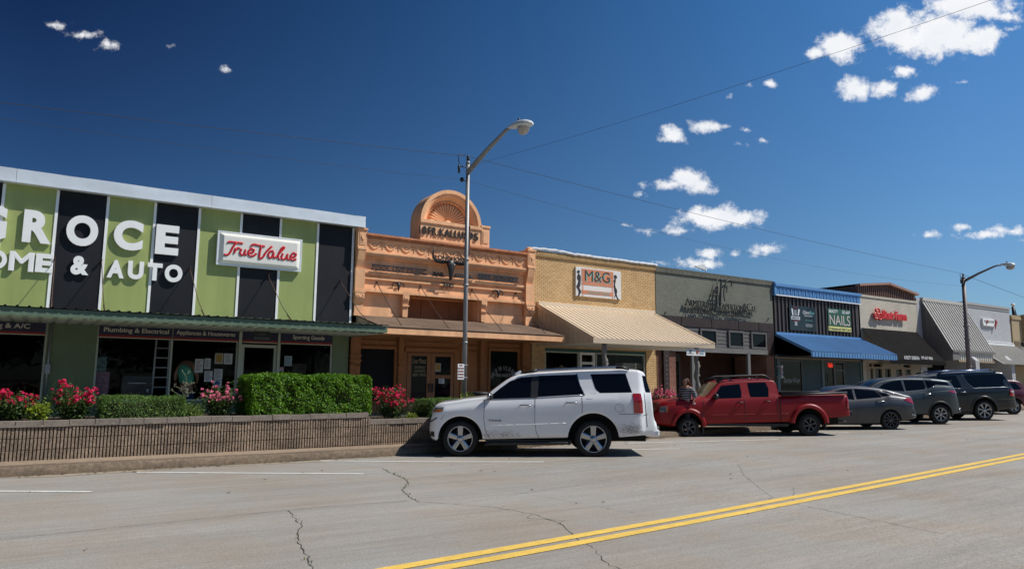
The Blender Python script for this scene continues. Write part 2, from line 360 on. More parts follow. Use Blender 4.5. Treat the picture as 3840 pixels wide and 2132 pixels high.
# kerb: rounded, worn
m=MB(); rows=[]
x=-40.0; rk=random.Random(3)
while x<165:
    k=kerbY(x); z=zg(x); j=rk.uniform(-.012,.012) if x<45 else 0
    rows.append([(x,k+j,z-.1),(x,k+.0+j,z+.03),(x,k+.02+j*1.6,z+.12),(x,k+.055+j,z+.155+j*.3),(x,k+.13+j,z+.168),(x,k+.26,z+.170)]); x+=.22 if x<40 else 4
m.grid(rows); m.build('kerb',KERBM,kind='structure')
m=MB(); m.grid([[(x,kerbY(x)+.10,zg(x)+.1675),(x,(kerbY(x)+wallY(x))/2+.1,zg(x)+.17),(x,wallY(x)+.3 if x<27 else 25,zg(x)+.175)] for x in xs]); m.build('sidewalk',CONC,kind='structure',fix=False)
# gutter sand strip
m=MB(); m.grid([[(x,kerbY(x)-.22-.1*math.sin(x*1.7)-.06*math.sin(x*4.1),zg(x)+.004),(x,kerbY(x)+.01,zg(x)+.004)] for x in [i*.25 for i in range(-60,160)]]); m.build('gutter',M('gutter_sand',(.30,.25,.19),.95,nz=((6,.2),(50,.25))),kind='structure',fix=False)
# raised pavement in front of the shops
m=MB(); m.grid([[(x,wallY(x)+1.9,.5+zg(x)*.5),(x,40,.5+zg(x)*.5)] for x in xs]); m.grid([[(x,wallY(x)+1.9,.5+zg(x)*.5),(x,wallY(x)+1.9,.0)] for x in xs]); m.build('pavement',CONC2,kind='structure',fix=False)

def strip(name,pts,w,mat,dz=.006,label=None,n=24):
    # painted line on the road
    m=MB(); a,b=Vector(pts[0]),Vector(pts[-1]); rr=random.Random(hash(len(pts))%7+int(a.x*10))
    P=[]
    for seg in range(len(pts)-1):
        p,q=Vector(pts[seg]),Vector(pts[seg+1])
        for i in range(n+(seg==len(pts)-2)): P.append(p+(q-p)*(i/n))
    rows=[]
    for i,p in enumerate(P):
        d=(P[min(i+1,len(P)-1)]-P[max(i-1,0)]); d.z=0; d.normalize(); nn=Vector((-d.y,d.x,0))*w/2
        e=rr.uniform(-.004,.004); A=p+nn*(1+e*4);B=p-nn*(1-e*3)
        rows.append([(A.x,A.y,zg(A.x)+dz),(B.x,B.y,zg(B.x)+dz)])
    m.grid(rows,False); return m.build(name,mat,kind='structure',fix=False)
ypts=[(-40,2.3),(-5,5.3),(2.62,6.16),(3.76,6.27),(7.01,6.60),(13.54,7.2),(19.14,7.72),(40,9.6),(160,20)]
for off in (-.075,-.325): strip('yellow_line',[(x,y+off,0) for x,y in ypts],.15,YEL)
for a,b in (((-.9,13.45),(.79,12.36)),((1.59,14.52),(4.96,12.37)),((4.98,14.78),(8.82,12.28)),((9.18,14.72),(13.23,12.76)),((13.2,14.62),(17.54,13.17)),((17.6,14.75),(21.6,13.54)),((22,15.2),(26,13.9)),((26,15.5),(30,14.2)),((30,15.8),(34,14.6)),((-3.5,14.3),(-2.6,13.75))):
    strip('parking_line',[(a[0],a[1],0),(b[0],b[1],0)],.10,WHP)
# cracks in the road surface
CRK=M('crack_dark',(.05,.045,.04),.95)  # dark brown strips along the cracks
m=MB(); rc=random.Random(5)
def crack(pts,w0,thin=False):
    P=[]
    for i in range(len(pts)-1):
        a,b=Vector((*pts[i],0)),Vector((*pts[i+1],0)); k=max(2,int((b-a).length/.07))
        for j in range(k):
            q=a+(b-a)*j/k; P.append((q.x+rc.uniform(-.022,.022),q.y+rc.uniform(-.022,.022)))
    rows=[]
    for i,(x,y) in enumerate(P):
        x2,y2=P[min(i+1,len(P)-1)];x1,y1=P[max(i-1,0)];d=Vector((x2-x1,y2-y1)); d.normalize() if d.length else None
        w=w0*rc.uniform(.3,1.3)/2
        rows.append([(x-d.y*w,y+d.x*w,zg(x)+.003),(x+d.y*w,y-d.x*w,zg(x)+.003)])
    m.grid(rows,False)
C0=[(5.57,12.98),(5.45,12.35),(5.38,11.75),(5.28,11.22),(4.98,10.62),(4.77,10.31),(4.57,9.64),(4.47,9.09)]
C2=[(2.8,9.43),(2.7,8.8),(2.66,8.45),(2.46,7.97),(2.33,7.45),(2.24,6.86),(2.13,6.35)]
crack(C0,.015);crack([(4.51,9.19),(4.8,8.77),(5.16,8.32),(5.33,7.65),(5.26,7.0),(4.94,6.33),(4.74,5.73),(4.46,5.2),(4.4,4.2)],.009);crack(C2,.013)
crack([(-2,8.9),(0.5,9.3),(2.8,9.43),(3.39,9.47),(4.46,9.29)],.007)
crack([(5.33,7.65),(5.1,7.45),(5.4,7.1),(5.1,6.9)],.009)
crack([(7.6,6.2),(9,6.9),(10.5,8.6),(11.8,9.8),(14,10.5)],.006);crack([(4.8,8.77),(7,9.3),(9.5,9.9),(13,10.9)],.005);crack([(8.5,4.3),(8.8,6.4),(10.2,7.4)],.007)
m.build('road_crack',CRK,kind='structure',fix=False)
LEAFC=M('weed_leaf',(.10,.16,.03),.7,nz=((9,.3),))
m=MB()
for pts,n in ((C0,90),(C2,16),([(-.2,14.7),(6,14.85),(9,14.95)],170)):
    for i in range(n):
        s=rc.randrange(len(pts)-1); f=rc.random()
        if pts is C0 and not (.5<s+f<5.8): continue
        x=pts[s][0]+(pts[s+1][0]-pts[s][0])*f+rc.gauss(0,.025); y=pts[s][1]+(pts[s+1][1]-pts[s][1])*f+rc.gauss(0,.025)
        a=rc.uniform(0,6.28); l=rc.uniform(.010,.026); z=zg(x)+.006
        m.add([(x,y,z),(x+l*math.cos(a),y+l*math.sin(a),z+rc.uniform(.005,.03)),(x+l*math.cos(a+.9),y+l*math.sin(a+.9),z+.01)],[(0,1,2)])
tag(m.build('grass',LEAFC,fix=False),'tiny green weeds sprouting along the road cracks and the gutter','grass',kind='stuff')
DRY=M('dry_leaf',(.13,.075,.04),.8,nz=((20,.4),))
m=MB()
for i in range(230):
    x=rc.uniform(-1,22); y=kerbY(x)-abs(rc.gauss(0,.14))-.03
    if rc.random()<.25: y=rc.uniform(7,kerbY(x)-.1)
    a=rc.uniform(0,6.28); l=rc.uniform(.015,.05); z=zg(x)+.009
    m.add([(x-l*math.cos(a),y-l*math.sin(a),z),(x+l*.4*math.sin(a),y-l*.4*math.cos(a),z+.012),(x+l*math.cos(a),y+l*math.sin(a),z+.004),(x-l*.4*math.sin(a),y+l*.4*math.cos(a),z+.01)],[(0,1,2,3)])
tag(m.build('leaf_litter',DRY,fix=False),'dry brown leaves scattered along the kerb and road','litter',kind='stuff')

# ================= PLANTER WALL =================
BLOCK=M('split_face_block',(.295,.222,.162),.95,nz=((2.4,.33),(22,.38),(90,.3),(.5,.15)),bp=(70,1.0,.02))
CAPM=M('block_coping',(.215,.18,.15),.9,nz=((2,.2),(25,.25)),bp=(60,.6,.01))
GROOVE=M('block_groove',(.10,.08,.062),.95)  # darker backing sheet seen between the ribs
def planter(name,label,xa,xb,top):
    t=thing(name,label,'planter wall',((xa+xb)/2,wallY((xa+xb)/2),zg(xa)+.17))
    m=MB(); mc=MB(); rw=random.Random(int(xa*10)+50); H=.205
    x=xa; nrow=4
    m.m=1
    m.grid([[(q,wallY(q)+.035,zg(q)+.1),(q,wallY(q)+.035,top(q)-.13)] for q in [xa+(xb-xa)*i/20 for i in range(21)]],False); m.m=0
    offs=[rw.uniform(-.008,.008) for _ in range(8)]
    while x<xb:
        y=wallY(x)
        z1=top(x)-.125; k=0
        bi=int((x-xa)/.41)
        while z1>zg(x)+.16 and k<7:
            z0=max(z1-H,zg(x)+.14); rw2=random.Random(bi*31+k*7); j=rw2.uniform(-.008,.008)+rw.uniform(-.004,.004)+k*.006
            yy=y-j
            m.add([(x+.004,yy+.03,z0+.004),(x+.008,yy-.008,z0+.006),(x+.043,yy-.008,z0+.006),(x+.048,yy+.03,z0+.004),(x+.004,yy+.03,z1-.004),(x+.008,yy-.008,z1-.006),(x+.043,yy-.008,z1-.006),(x+.048,yy+.03,z1-.004)],[(0,1,5,4),(1,2,6,5),(2,3,7,6),(4,5,6,7),(0,3,2,1)])
            z1-=H;k+=1
        x+=.058
    m.build('block_face',[BLOCK,GROOVE],t)
    x=xa
    while x<xb:
        w=min(.405,xb-x); y=wallY(x); j=rw.uniform(-.01,.01); z=top(x)-.02+rw.uniform(-.006,.006)
        mc.box(x+.003,x+w-.003,y-.030+j,y+.26,z-.105,z); x+=.41
    mc.build('coping',CAPM,t)
    m=MB(); m.grid([[(q,wallY(q)+.2,top(q)-.06),(q,wallY(q)+1.9,top(q)-.04)] for q in [xa+(xb-xa)*i/12 for i in range(13)]]); m.build('soil',SOIL,t,fix=False)
    
    return t
planter('planter_wall','long fluted concrete block planter wall, tall left section under the clipped hedges',-6.0,6.42,lambda x:.89+.006*x)
planter('planter_wall','fluted block planter wall, lower section partly hidden behind the white car',6.46,27.0,lambda x:.77+zg(x)*.8)

# ================= GREEN HARDWARE SHOP =================
Z1=zoom(0,600,.4197);Z2=zoom(700,600,.4197);Z3=zoom(0,1150,.4895);Z4=zoom(650,1150,.4895);Z5=zoom(1250,650,.4195);Z6=zoom(1250,1150,.4195);Z7=zoom(1950,880,.3637);Z8=zoom(2400,950,.3846);Z9=zoom(2850,1000,.3497);Z10=zoom(3350,1000,.3497)
YF=23.2
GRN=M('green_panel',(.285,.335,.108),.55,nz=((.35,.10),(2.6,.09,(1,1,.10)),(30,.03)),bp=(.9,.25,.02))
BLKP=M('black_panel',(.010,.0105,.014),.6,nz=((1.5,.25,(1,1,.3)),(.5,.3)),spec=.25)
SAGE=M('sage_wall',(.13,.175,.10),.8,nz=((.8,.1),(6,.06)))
FRM=M('pale_frame',(.40,.44,.36),.45,.2)
T=thing('hardware_store','green and black striped hardware store front beneath a white metal roof edge','shop building',(1,YF,0.4))
m=MB(); m.shell(-9,8.62,YF+.06,YF+14,.45,6.7); m.box(-9,8.62,YF+.06,YF+6,3.35,3.5); m.build('body',[DARKROOM],T)
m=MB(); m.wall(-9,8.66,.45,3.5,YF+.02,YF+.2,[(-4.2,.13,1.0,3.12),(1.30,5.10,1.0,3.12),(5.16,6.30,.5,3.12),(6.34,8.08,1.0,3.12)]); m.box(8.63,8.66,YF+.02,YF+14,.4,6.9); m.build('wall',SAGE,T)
x=8.61; k=0
while x>-8:
    BX('panel',BLKP if k%2==0 else GRN,T,x-1.22+.006,x-.006,YF-.06,YF+.05,3.5,6.80)
    BX('batten',WHITE,T,x-.035,x+.035,YF-.085,YF-.062,3.5,6.78); x-=1.22; k+=1
m=MB()
xx=-8.4
pp=[8.93,4.0,-.9,-5.8,-9]
for i in range(4):
    a,b=pp[i+1]+.004,pp[i]-.004
    n=12
    P=[[(a+(b-a)*j/n, YF-.36+random.uniform(-.007,.007), 6.80+.36*t) for t in (0,.33,.66,1)] for j in range(n+1)]
    m.grid(P,True); m.quad((a,YF-.36,7.16),(b,YF-.36,7.16),(b,YF+1.2,7.2),(a,YF+1.2,7.2)); m.quad((a,YF-.36,6.8),(b,YF-.36,6.8),(b,YF-.06,6.8),(a,YF-.06,6.8))
m.quad((8.926,YF-.36,6.8),(8.926,YF+1.2,6.8),(8.926,YF+1.2,7.2),(8.926,YF-.36,7.16)); m.box(-9,8.93,YF-.375,YF-.362,6.785,6.825)
m.build('roof_edge',ALU,T,fix=False)
# canopy
CPY=M('green_canopy_board',(.10,.155,.105),.75,nz=((1,.2,(1,1,6)),(9,.25,(1,1,4))))
CPR=M('canopy_tin',(.30,.34,.30),.5,.4,nz=((2,.3),))
CPS=M('canopy_soffit',(.30,.33,.27),.8,nz=((2,.1),))
C=thing('shop_canopy','long flat green canopy with ribbed tin roof over the hardware shop pavement','canopy',(0,20.2,3.0))
m=MB(); m.corrug(-9,8.66,(YF-.08,3.43),(20.02,3.27),.23,.03,.3); m.build('tin_roof',CPR,C,fix=False)
m=MB(); m.box(-9,8.65,20.08,20.13,3.06,3.25); m.box(8.6,8.65,20.13,YF-.1,3.06,3.25); m.build('fascia_board',CPY,C)
m=MB(); m.corrug(-9,8.6,(YF-.1,3.10),(20.14,3.03),.30,.03,.4); m.build('soffit',CPS,C,fix=False)
for (zx,zy) in (Z1(490,885),Z1(907,900),Z2(25,965),Z2(722,1030),Z2(1365,1080)):
    a=W(zx,zy); 
    m=MB(); m.tube([(a[0],YF-.06,a[1]),(a[0]+.0,21.3,3.75+(a[1]-4.9)*.3),(a[0],20.3,3.30)],.011,6); m.tube([(a[0],20.75,3.48),(a[0],20.35,3.31)],.018,6); m.tube([(a[0],YF-.2,a[1]),(a[0],YF-.0,a[1])],.02,8)
    m.build('stay_rod',RUST,C)
# windows
def framed(parent,x0,x1,z0,z1,y,mull=(),fr=FRM,w=.05,glass=GLASS,name='window',rails=(),fy=.05):
    m=MB(); m.box(x0,x0+w,y-fy,y+.04,z0,z1);m.box(x1-w,x1,y-fy,y+.04,z0,z1);m.box(x0+w,x1-w,y-fy,y+.04,z1-w,z1);m.box(x0+w,x1-w,y-fy,y+.04,z0,z0+w)
    for q in mull: m.box(q-w/2,q+w/2,y-fy+.002,y+.04,z0+w,z1-w)
    for q in rails: m.box(x0+w,x1-w,y-fy+.004,y+.038,q-w/2,q+w/2)
    f=m.build(name,fr,parent); g=MB(); g.quad((x0+w,y,z0+w),(x1-w,y,z0+w),(x1-w,y,z1-w),(x0+w,y,z1-w)); g.build('pane',glass,f,fix=False)
    return f
framed(T,-4.2,.13,1.0,3.12,YF+.1); framed(T,1.30,5.10,1.0,3.12,YF+.1,mull=(3.23,)); framed(T,6.34,8.08,1.0,3.12,YF+.1)
d=framed(T,5.20,6.28,.52,2.72,YF+.1,name='door',w=.09,rails=(1.55,)); 
m=MB(); m.tube([(5.35,YF-.0,1.4),(5.35,YF-.06,1.42),(5.35,YF-.06,1.68),(5.35,YF-.0,1.7)],.014,6); m.build('handle',ALU,d)
BX('transom',DGLASS,T,5.2,6.28,YF+.12,YF+.13,2.74,3.1); BX('door_post',FRM,T,5.10,5.19,YF-.02,YF+.14,.5,3.12); BX('door_post',FRM,T,6.285,6.35,YF-.02,YF+.14,.5,3.12)
m=MB(); m.tube([(.2,YF-.03,.9),(.2,YF-.03,3.1)],.03,8); m.box(.14,.26,YF-.09,YF,1.75,2.0); m.build('conduit',GALV,T)
# department banners
NAVY=M('navy_banner',(.008,.012,.045),.45); REDB=M('red_stripe',(.24,.012,.012),.5); CRM=M('banner_lettering',(.55,.53,.42),.5)
def banner(x0,x1,txt,tx0,tx1,lab):
    t=thing('department_sign',lab,'sign',((x0+x1)/2,YF+.03,2.78),group=None)
    m=MB();m.box(x0,x1,YF+.0,YF+.045,2.86,3.10);m.build('panel',NAVY,t)
    m=MB();m.box(x0,x1,YF+.002,YF+.045,2.80,2.857);m.build('stripe',REDB,t); m=MB();m.box(x0,x1,YF+.001,YF+.045,2.775,2.797);m.build('trim',CRM,t)
    if txt:
        m=MB();m.text(txt,tx0,tx1,2.90,3.07,YF-.001,.004,bold=.02);m.build('lettering',CRM,t)
banner(-4.1,.08,'Heating & A/C',-1.55,-.28,'navy banner reading A/C above the far left shop window')
banner(1.34,3.21,'Plumbing & Electrical',1.45,3.12,'navy banner reading Plumbing & Electrical')
banner(3.25,5.08,'Appliances & Housewares',3.32,4.98,'navy banner reading Appliances & Housewares')
banner(5.21,6.27,'',0,0,'navy banner without words above the glass shop door')
banner(6.38,8.05,'Sporting Goods',6.75,7.78,'navy banner reading Sporting Goods')
t=thing('hanging_sign','small dark board reading Groce Home & Auto hung under the canopy above the door','sign',(5.85,21.4,2.6))
a=W(*Z4(618,185),21.0);b=W(*Z4(742,262),21.0)
m=MB();m.box(a[0],b[0],21.0,21.03,b[1],a[1]);m.build('board',M('dark_board',(.012,.02,.016),.6),t)
m=MB();m.tube([(a[0]+.05,21.015,a[1]),(a[0]+.05,21.015,3.05)],.006,5);m.tube([(b[0]-.05,21.015,a[1]),(b[0]-.05,21.015,3.05)],.006,5);m.build('hanger',BLACK,t)
m=MB();mz=(a[1]+b[1])/2;m.text('GROCE',a[0]+.13,b[0]-.13,mz+.04,a[1]-.07,20.995,.004,bold=.01);m.text('Home & Auto',a[0]+.03,b[0]-.03,b[1]+.05,mz-.03,20.995,.004);m.build('lettering',M('sign_grey',(.22,.22,.22),.5),t)
m=MB();p,q=W(*Z4(625,268)),W(*Z4(692,278));m.text('101 W. BUCK',p[0],q[0],2.735,2.765,YF+.045,.003);tag(m.build('door_number',BLACK),'small black address lettering 101 W. BUCK above the shop door','lettering')
# big raised letters
t=thing('roof_sign_lettering','large white raised letters GROCE on the striped shop front','sign',(0,YF-.2,4.9))
def letter(t,ch,cx,x0,x1,yt,yb,z=Z1,bold=.05,depth=.07):
    m=MB(); c=(x0+x1)/2; X0=W(*z(x0,(yt+yb)/2),YF-.2)[0]; X1=W(*z(x1,(yt+yb)/2),YF-.2)[0]
    ztop=W(*z(c,yt),YF-.2)[1]; zb=W(*z(c,yb),YF-.2)[1]
    m.text(ch,X0,X1,zb,ztop,YF-.085,depth,bold=bold)
    if ch=='M':
        m.text(ch,X0+.022,X1+.022,zb,ztop,YF-.083,depth-.004); m.text(ch,X0-.022,X1-.022,zb,ztop,YF-.087,depth-.004)
    m.build('letter',LETTERW,t); return X0,X1,zb,ztop
rr_=letter(t,'R',0,205,468,448,738); letter(t,'O',0,592,880,490,765); letter(t,'C',0,1018,1282,533,802); letter(t,'E',0,1393,1602,578,842)
m=MB();m.text('G',rr_[0]-1.10,rr_[0]-.36,rr_[2]-.02,rr_[3]+.03,YF-.085,.07,bold=.05);m.build('letter',LETTERW,t)
t=thing('roof_sign_lettering','smaller white raised letters HOME & AUTO under the big name','sign',(0,YF-.2,4.5))
for ch,a,b,c,d in (('O',-120,62,800,968),('M',88,296,815,990),('E',317,472,833,1001),('&',633,797,854,1022),('A',958,1113,890,1050),('U',1144,1286,900,1062),('T',1318,1452,917,1073),('O',1474,1633,931,1088),('H',-300,-150,785,955)): letter(t,ch,0,a,b,c,d)
# script box sign
t=thing('box_sign','long white light box with red script lettering True Value on the striped front','sign',(6,YF-.3,5.2))
Y=YF-.21
p=[W(*Z2(*q),Y) for q in ((280,628),(1040,712),(1018,998),(262,932))]
x0=(p[0][0]+p[3][0])/2;x1=(p[1][0]+p[2][0])/2;zt=(p[0][1]+p[1][1])/2;zb=(p[2][1]+p[3][1])/2
m=MB();m.box(x0,x1,Y+.03,YF-.09,zb,zt);
m.box(x0,x1,Y-.0,Y+.03,zt-.05,zt);m.box(x0,x1,Y,Y+.03,zb,zb+.05);m.box(x0,x0+.05,Y,Y+.03,zb+.05,zt-.05);m.box(x1-.05,x1,Y,Y+.03,zb+.05,zt-.05);m.build('frame',ALU,t,bevel=.006)
m=MB();i=.05;j=.13;A=[(x0+i,Y+.01,zb+i),(x1-i,Y+.01,zb+i),(x1-i,Y+.01,zt-i),(x0+i,Y+.01,zt-i)];B=[(x0+i+j,Y-.07,zb+i+j*.7),(x1-i-j,Y-.07,zb+i+j*.7),(x1-i-j,Y-.07,zt-i-j*.7),(x0+i+j,Y-.07,zt-i-j*.7)]
m.add(A+B,[(4,5,6,7),(0,1,5,4),(1,2,6,5),(2,3,7,6),(3,0,4,7)]);m.build('sign_face',M('sign_plastic',(.72,.71,.65),.3,nz=((3,.05),)),t,bevel=.02)
m=MB();Yt=Y-.082
def st(m,pts,r,z=Z2,Y=None,flat=.5):
    P=[]
    pts=[Vector((*q,0)) for q in pts]
    # catmull-rom smoothing
    for i in range(len(pts)-1):
        p0=pts[max(i-1,0)];p1=pts[i];p2=pts[i+1];p3=pts[min(i+2,len(pts)-1)]
        for k in range(4):
            t_=k/4; P.append(.5*((2*p1)+(-p0+p2)*t_+(2*p0-5*p1+4*p2-p3)*t_*t_+(-p0+3*p1-3*p2+p3)*t_**3))
    P.append(pts[-1]); Q=[W(*z(q.x,q.y),Y) for q in P]; m.tube([(a,Y,b) for a,b in Q],r,8,flat=flat)
for pts in ([(368,738),(385,730),(440,735),(504,743)],[(445,738),(415,775),(392,820),(370,843),(345,845),(335,836)],[(440,785),(425,832)],[(432,812),(455,786),(478,788)],[(492,792),(478,825),(490,846),(512,838),(530,798),(520,830),(535,850)],[(552,832),(590,824),(602,802),(580,790),(558,810),(552,838),(575,857),(605,850),(626,832)],
    [(575,768),(600,752),(650,762),(700,770)],[(668,768),(655,820),(648,875)],[(648,880),(680,868),(715,815),(765,768)],[(778,812),(748,815),(730,848),(745,872),(765,862),(782,820),(775,855),(788,872),(805,862)],[(805,862),(840,820),(872,785),(868,776),(848,790),(822,840),(820,872),(838,885)],[(862,832),(848,868),(862,886),(885,876),(905,838),(898,872),(915,888),(930,872)],[(930,868),(965,862),(978,840),(958,828),(935,848),(930,876),(950,893),(980,882)]):
    st(m,pts,.032,Z2,Yt,.6)
m.build('lettering',M('sign_red',(.55,.012,.02),.35),t)

# posters and notices on the glass
PAP=M('paper_white',(.5,.52,.52),.6);
def notice(px0,py0,px1,py1,col,lab,ink=None,z=Z4,Y=YF+.085):
    a=W(*z(px0,(py0+py1)/2),Y);b=W(*z(px1,(py0+py1)/2),Y);zt=W(*z((px0+px1)/2,py0),Y)[1];zb=W(*z((px0+px1)/2,py1),Y)[1]
    t=thing('notice',lab,'notice',((a[0]+b[0])/2,Y,zb)); w=b[0]-a[0];h=zt-zb
    m=MB();m.box(a[0],b[0],Y-.006,Y,zb,zt);m.build('sheet',PAP if not col else M('paper_'+str(col),col,.6),t)
    m=MB();rn=random.Random(int(px0));zz=zt-h*.12
    if ink and ink[0]=='disc': m.lathe([(0.001,-.009),(w*.3,-.009),(w*.3,-.007)],(a[0]+w/2,Y,zb+h*.6),20,'y')
    elif ink and ink[0]=='block': m.box(a[0]+w*.14,b[0]-w*.14,Y-.009,Y-.0065,zb+h*.18,zt-h*.1)
    else:
        while zz>zb+h*.12:
            m.box(a[0]+w*.12,b[0]-w*rn.uniform(.12,.4),Y-.009,Y-.0065,zz-h*.035,zz); zz-=h*.1
    m.build('print',M('ink_'+str(ink),ink[1],.6) if ink else M('ink_grey',(.08,.08,.09),.7),t)
notice(165,398,228,502,None,'white flyer with dark red print beside the man in green',('l',(.2,.03,.04)))
notice(238,395,285,475,None,'narrow white notice with grey lines right of the flyer with red print')
notice(318,355,382,436,(.35,.33,.27),'yellow poster on the shop glass',('block',(.30,.19,.03)))
notice(388,357,452,438,None,'white notice right of the yellow poster, by the door frame')
notice(311,475,376,556,None,'pale notice directly under the yellow poster')
notice(237,490,299,572,None,'white notice left of the one under the yellow poster')
notice(303,560,370,620,None,'lowest notice on the glass with a round blue emblem',('disc',(.03,.12,.3)))
notice(850,375,908,452,(.20,.30,.36),'light blue sheet taped in the right hand window')
t=thing('notice','small no smoking sticker on the post right of the shop door','notice',(6.4,YF-.03,1.9))
a=W(*Z4(812,460),YF-.03);b=W(*Z4(843,492),YF-.03);m=MB();m.box(a[0],b[0],YF-.034,YF-.022,b[1],a[1]);m.build('sheet',PAP,t)
m=MB();c=((a[0]+b[0])/2,YF-.04,(a[1]+b[1])/2+.01);rd=(b[0]-a[0])*.36;m.tube([(c[0]+rd*math.cos(q),c[1],c[2]+rd*math.sin(q)) for q in [i*.4 for i in range(16)]],.008,5,closed=True);m.bar((c[0]-rd*.7,c[1],c[2]+rd*.7),(c[0]+rd*.7,c[1],c[2]-rd*.7),.012);m.build('print',REDB,t)
# things inside the shop window
t=thing('step_ladder','pale aluminium ladder standing inside the shop window','ladder',(3,YF+.8,.5))
m=MB();a0=W(*Z3(1165,600),YF+.8);a1=W(*Z3(1200,250),YF+.8);b0=W(*Z3(1285,560),YF+.8)
m.bar((a0[0],YF+.8,.5),(a1[0],YF+.8,3.0),.05,.03);m.build('rail',M('ladder_grey',(.35,.36,.36),.4,.4),t);m=MB();m.bar((b0[0],YF+.8,.5),(b0[0]-.02,YF+.8,3.0),.05,.03);m.build('rail',MC['ladder_grey'],t)
m=MB()
for i in range(8): m.box(a0[0]-.03+i*.008,b0[0],YF+.78,YF+.83,.8+i*.29,.83+i*.29)
m.build('rung',MC['ladder_grey'],t)
t=thing('barbecue_grill','black barbecue grill with metal handle inside the shop window','grill',(2.4,YF+1,.5))
a=W(*Z3(930,560),YF+.9);b=W(*Z3(1160,560),YF+.9);zt=W(*Z3(1040,520),YF+.9)[1]
m=MB();m.S=False;m.box(a[0],b[0],YF+.7,YF+1.2,1.0,zt-.22);m.prism([(YF+.68,zt-.22),(YF+.72,zt-.04),(YF+.85,zt+.02),(YF+1.1,zt),(YF+1.2,zt-.22)],'x',a[0],b[0]);m.build('body',M('grill_black',(.03,.03,.032),.35),t)
m=MB();m.tube([(a[0]+.15,YF+.64,zt-.24),(b[0]-.15,YF+.64,zt-.24)],.018,8);m.build('handle',ALU,t)
m=MB();q=W(*Z3(1130,635),YF+.6);m.box(q[0]-.03,q[0]+.03,YF+.6,YF+.605,q[1]-.06,q[1]+.03);m.build('price_tag',PAP,t)
t=thing('cardboard_box','tall printed carton with pink lower panel at the left end of the window','box',(1.55,YF+.5,.9))
a=W(*Z3(730,440),YF+.5);b=W(*Z3(810,490),YF+.5);zt=W(*Z3(770,385),YF+.5)[1];zm=W(*Z3(770,495),YF+.5)[1]
m=MB();m.box(a[0],b[0],YF+.4,YF+.8,zm,zt);m.build('carton',M('carton_teal',(.08,.16,.17),.6,nz=((14,.7),)),t)
m=MB();m.box(a[0]+.02,b[0]+.1,YF+.38,YF+.8,.9,zm-.01);m.build('carton',M('carton_pink',(.24,.12,.17),.6,nz=((10,.5),)),t)
for i,(cx,cz,w,h,c) in enumerate(((-2.4,1.0,.9,1.2,(.09,.05,.05)),(6.9,1.0,.7,.9,(.05,.05,.06)),(7.6,1.0,.5,1.2,(.07,.06,.05)))):
    m=MB();m.box(cx-w/2,cx+w/2,YF+2,YF+2.6,cz-.5,cz+h)
    for k in range(3): m.box(cx-w/2-.02,cx+w/2+.02,YF+1.97,YF+2.0,cz+k*h/3,cz+k*h/3+.03)
    tag(m.build('shelf_unit',M('shelf_'+str(i),c,.6,nz=((9,.5),))),('dim shelf unit deep inside the far left shop window','dark shelf unit inside the Sporting Goods window, left','dark tall shelf unit inside the Sporting Goods window, right')[i],'shelf')
# ================= ORANGE 1895 BAR =================
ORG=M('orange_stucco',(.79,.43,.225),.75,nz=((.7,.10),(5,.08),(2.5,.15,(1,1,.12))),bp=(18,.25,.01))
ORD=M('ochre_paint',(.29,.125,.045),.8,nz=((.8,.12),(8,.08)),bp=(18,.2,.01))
ORP=M('dark_recess_panel',(.27,.115,.055),.8,nz=((1.2,.15),))  # much darker than the wall, used at the back of the recess
T=thing('corner_bar','ornate orange 1895 bar building with fan shaped arch above its cornice','shop building',(12.3,YF,.5))
m=MB(); m.shell(8.68,16.0,YF+.3,YF+14,.5,6.5); m.build('body',[DARKROOM],T)
# parapet arch
cx,sz_,Ro=12.37,7.40,1.27
def arc(r,n=28,a0=0,a1=math.pi): return [(cx+r*math.cos(a0+(a1-a0)*i/n),sz_+r*math.sin(a0+(a1-a0)*i/n)) for i in range(n+1)]
P=thing('dummy','x','x') ; bpy.data.objects.remove(P)
m=MB(); 
def ring(ra,ya,rb,yb,n=36):
    A=arc(ra,n);B=arc(rb,n); m.grid([[(A[i][0],ya,A[i][1]),(B[i][0],yb,B[i][1])] for i in range(n+1)],False)
yf=YF-.12
ring(Ro,YF+.75,Ro,yf);ring(Ro,yf,1.14,yf);ring(1.14,yf,1.12,yf+.06);ring(1.12,yf+.06,1.06,yf+.07);ring(1.06,yf+.07,.90,yf+.30);ring(.90,yf+.30,.86,yf+.24);ring(.86,yf+.24,.84,yf+.40)
A=arc(.86,36);m.add([(a,yf+.40,b) for a,b in A],[tuple(range(37))])
A=arc(Ro,36);m.add([(a,YF+.75,b) for a,b in A],[tuple(range(37))])
m.box(cx-Ro,cx+Ro,yf+.0,YF+.75,6.62,sz_-.002)
m.box(cx-Ro-.02,cx+Ro+.02,yf-.05,yf+.3,sz_-.09,sz_+.03); m.box(cx-Ro-.01,cx+Ro+.01,yf-.03,yf+.1,6.62,6.74)
m.box(13.64,13.98,yf-.03,YF+.6,6.62,7.42);m.box(13.61,14.01,yf-.06,YF+.6,7.42,7.50);m.box(13.70,13.92,yf-.05,yf-.03,6.82,7.28)
m.build('arched_parapet',ORG,T)
m=MB()
for i in range(19):
    a=math.pi*(i+.5)/19; c0=.14;c1=.76
    pts=[(cx+r*math.cos(a),yf+.385-.03*(r/.8),sz_+.06+r*math.sin(a)*.98) for r in (c0,.3,.5,.68,c1)]
    m.tube(pts,[.014,.022,.038,.052,.042],8); m.ball((cx+.75*math.cos(a),yf+.36,sz_+.06+.735*math.sin(a)),(.045,.03,.045),8,6)
m.lathe([(.15,0),(.14,-.05),(.1,-.07),(.001,-.08)],(cx,yf+.36,sz_+.05),20,'y')
m.build('shell_ornament',ORG,T)
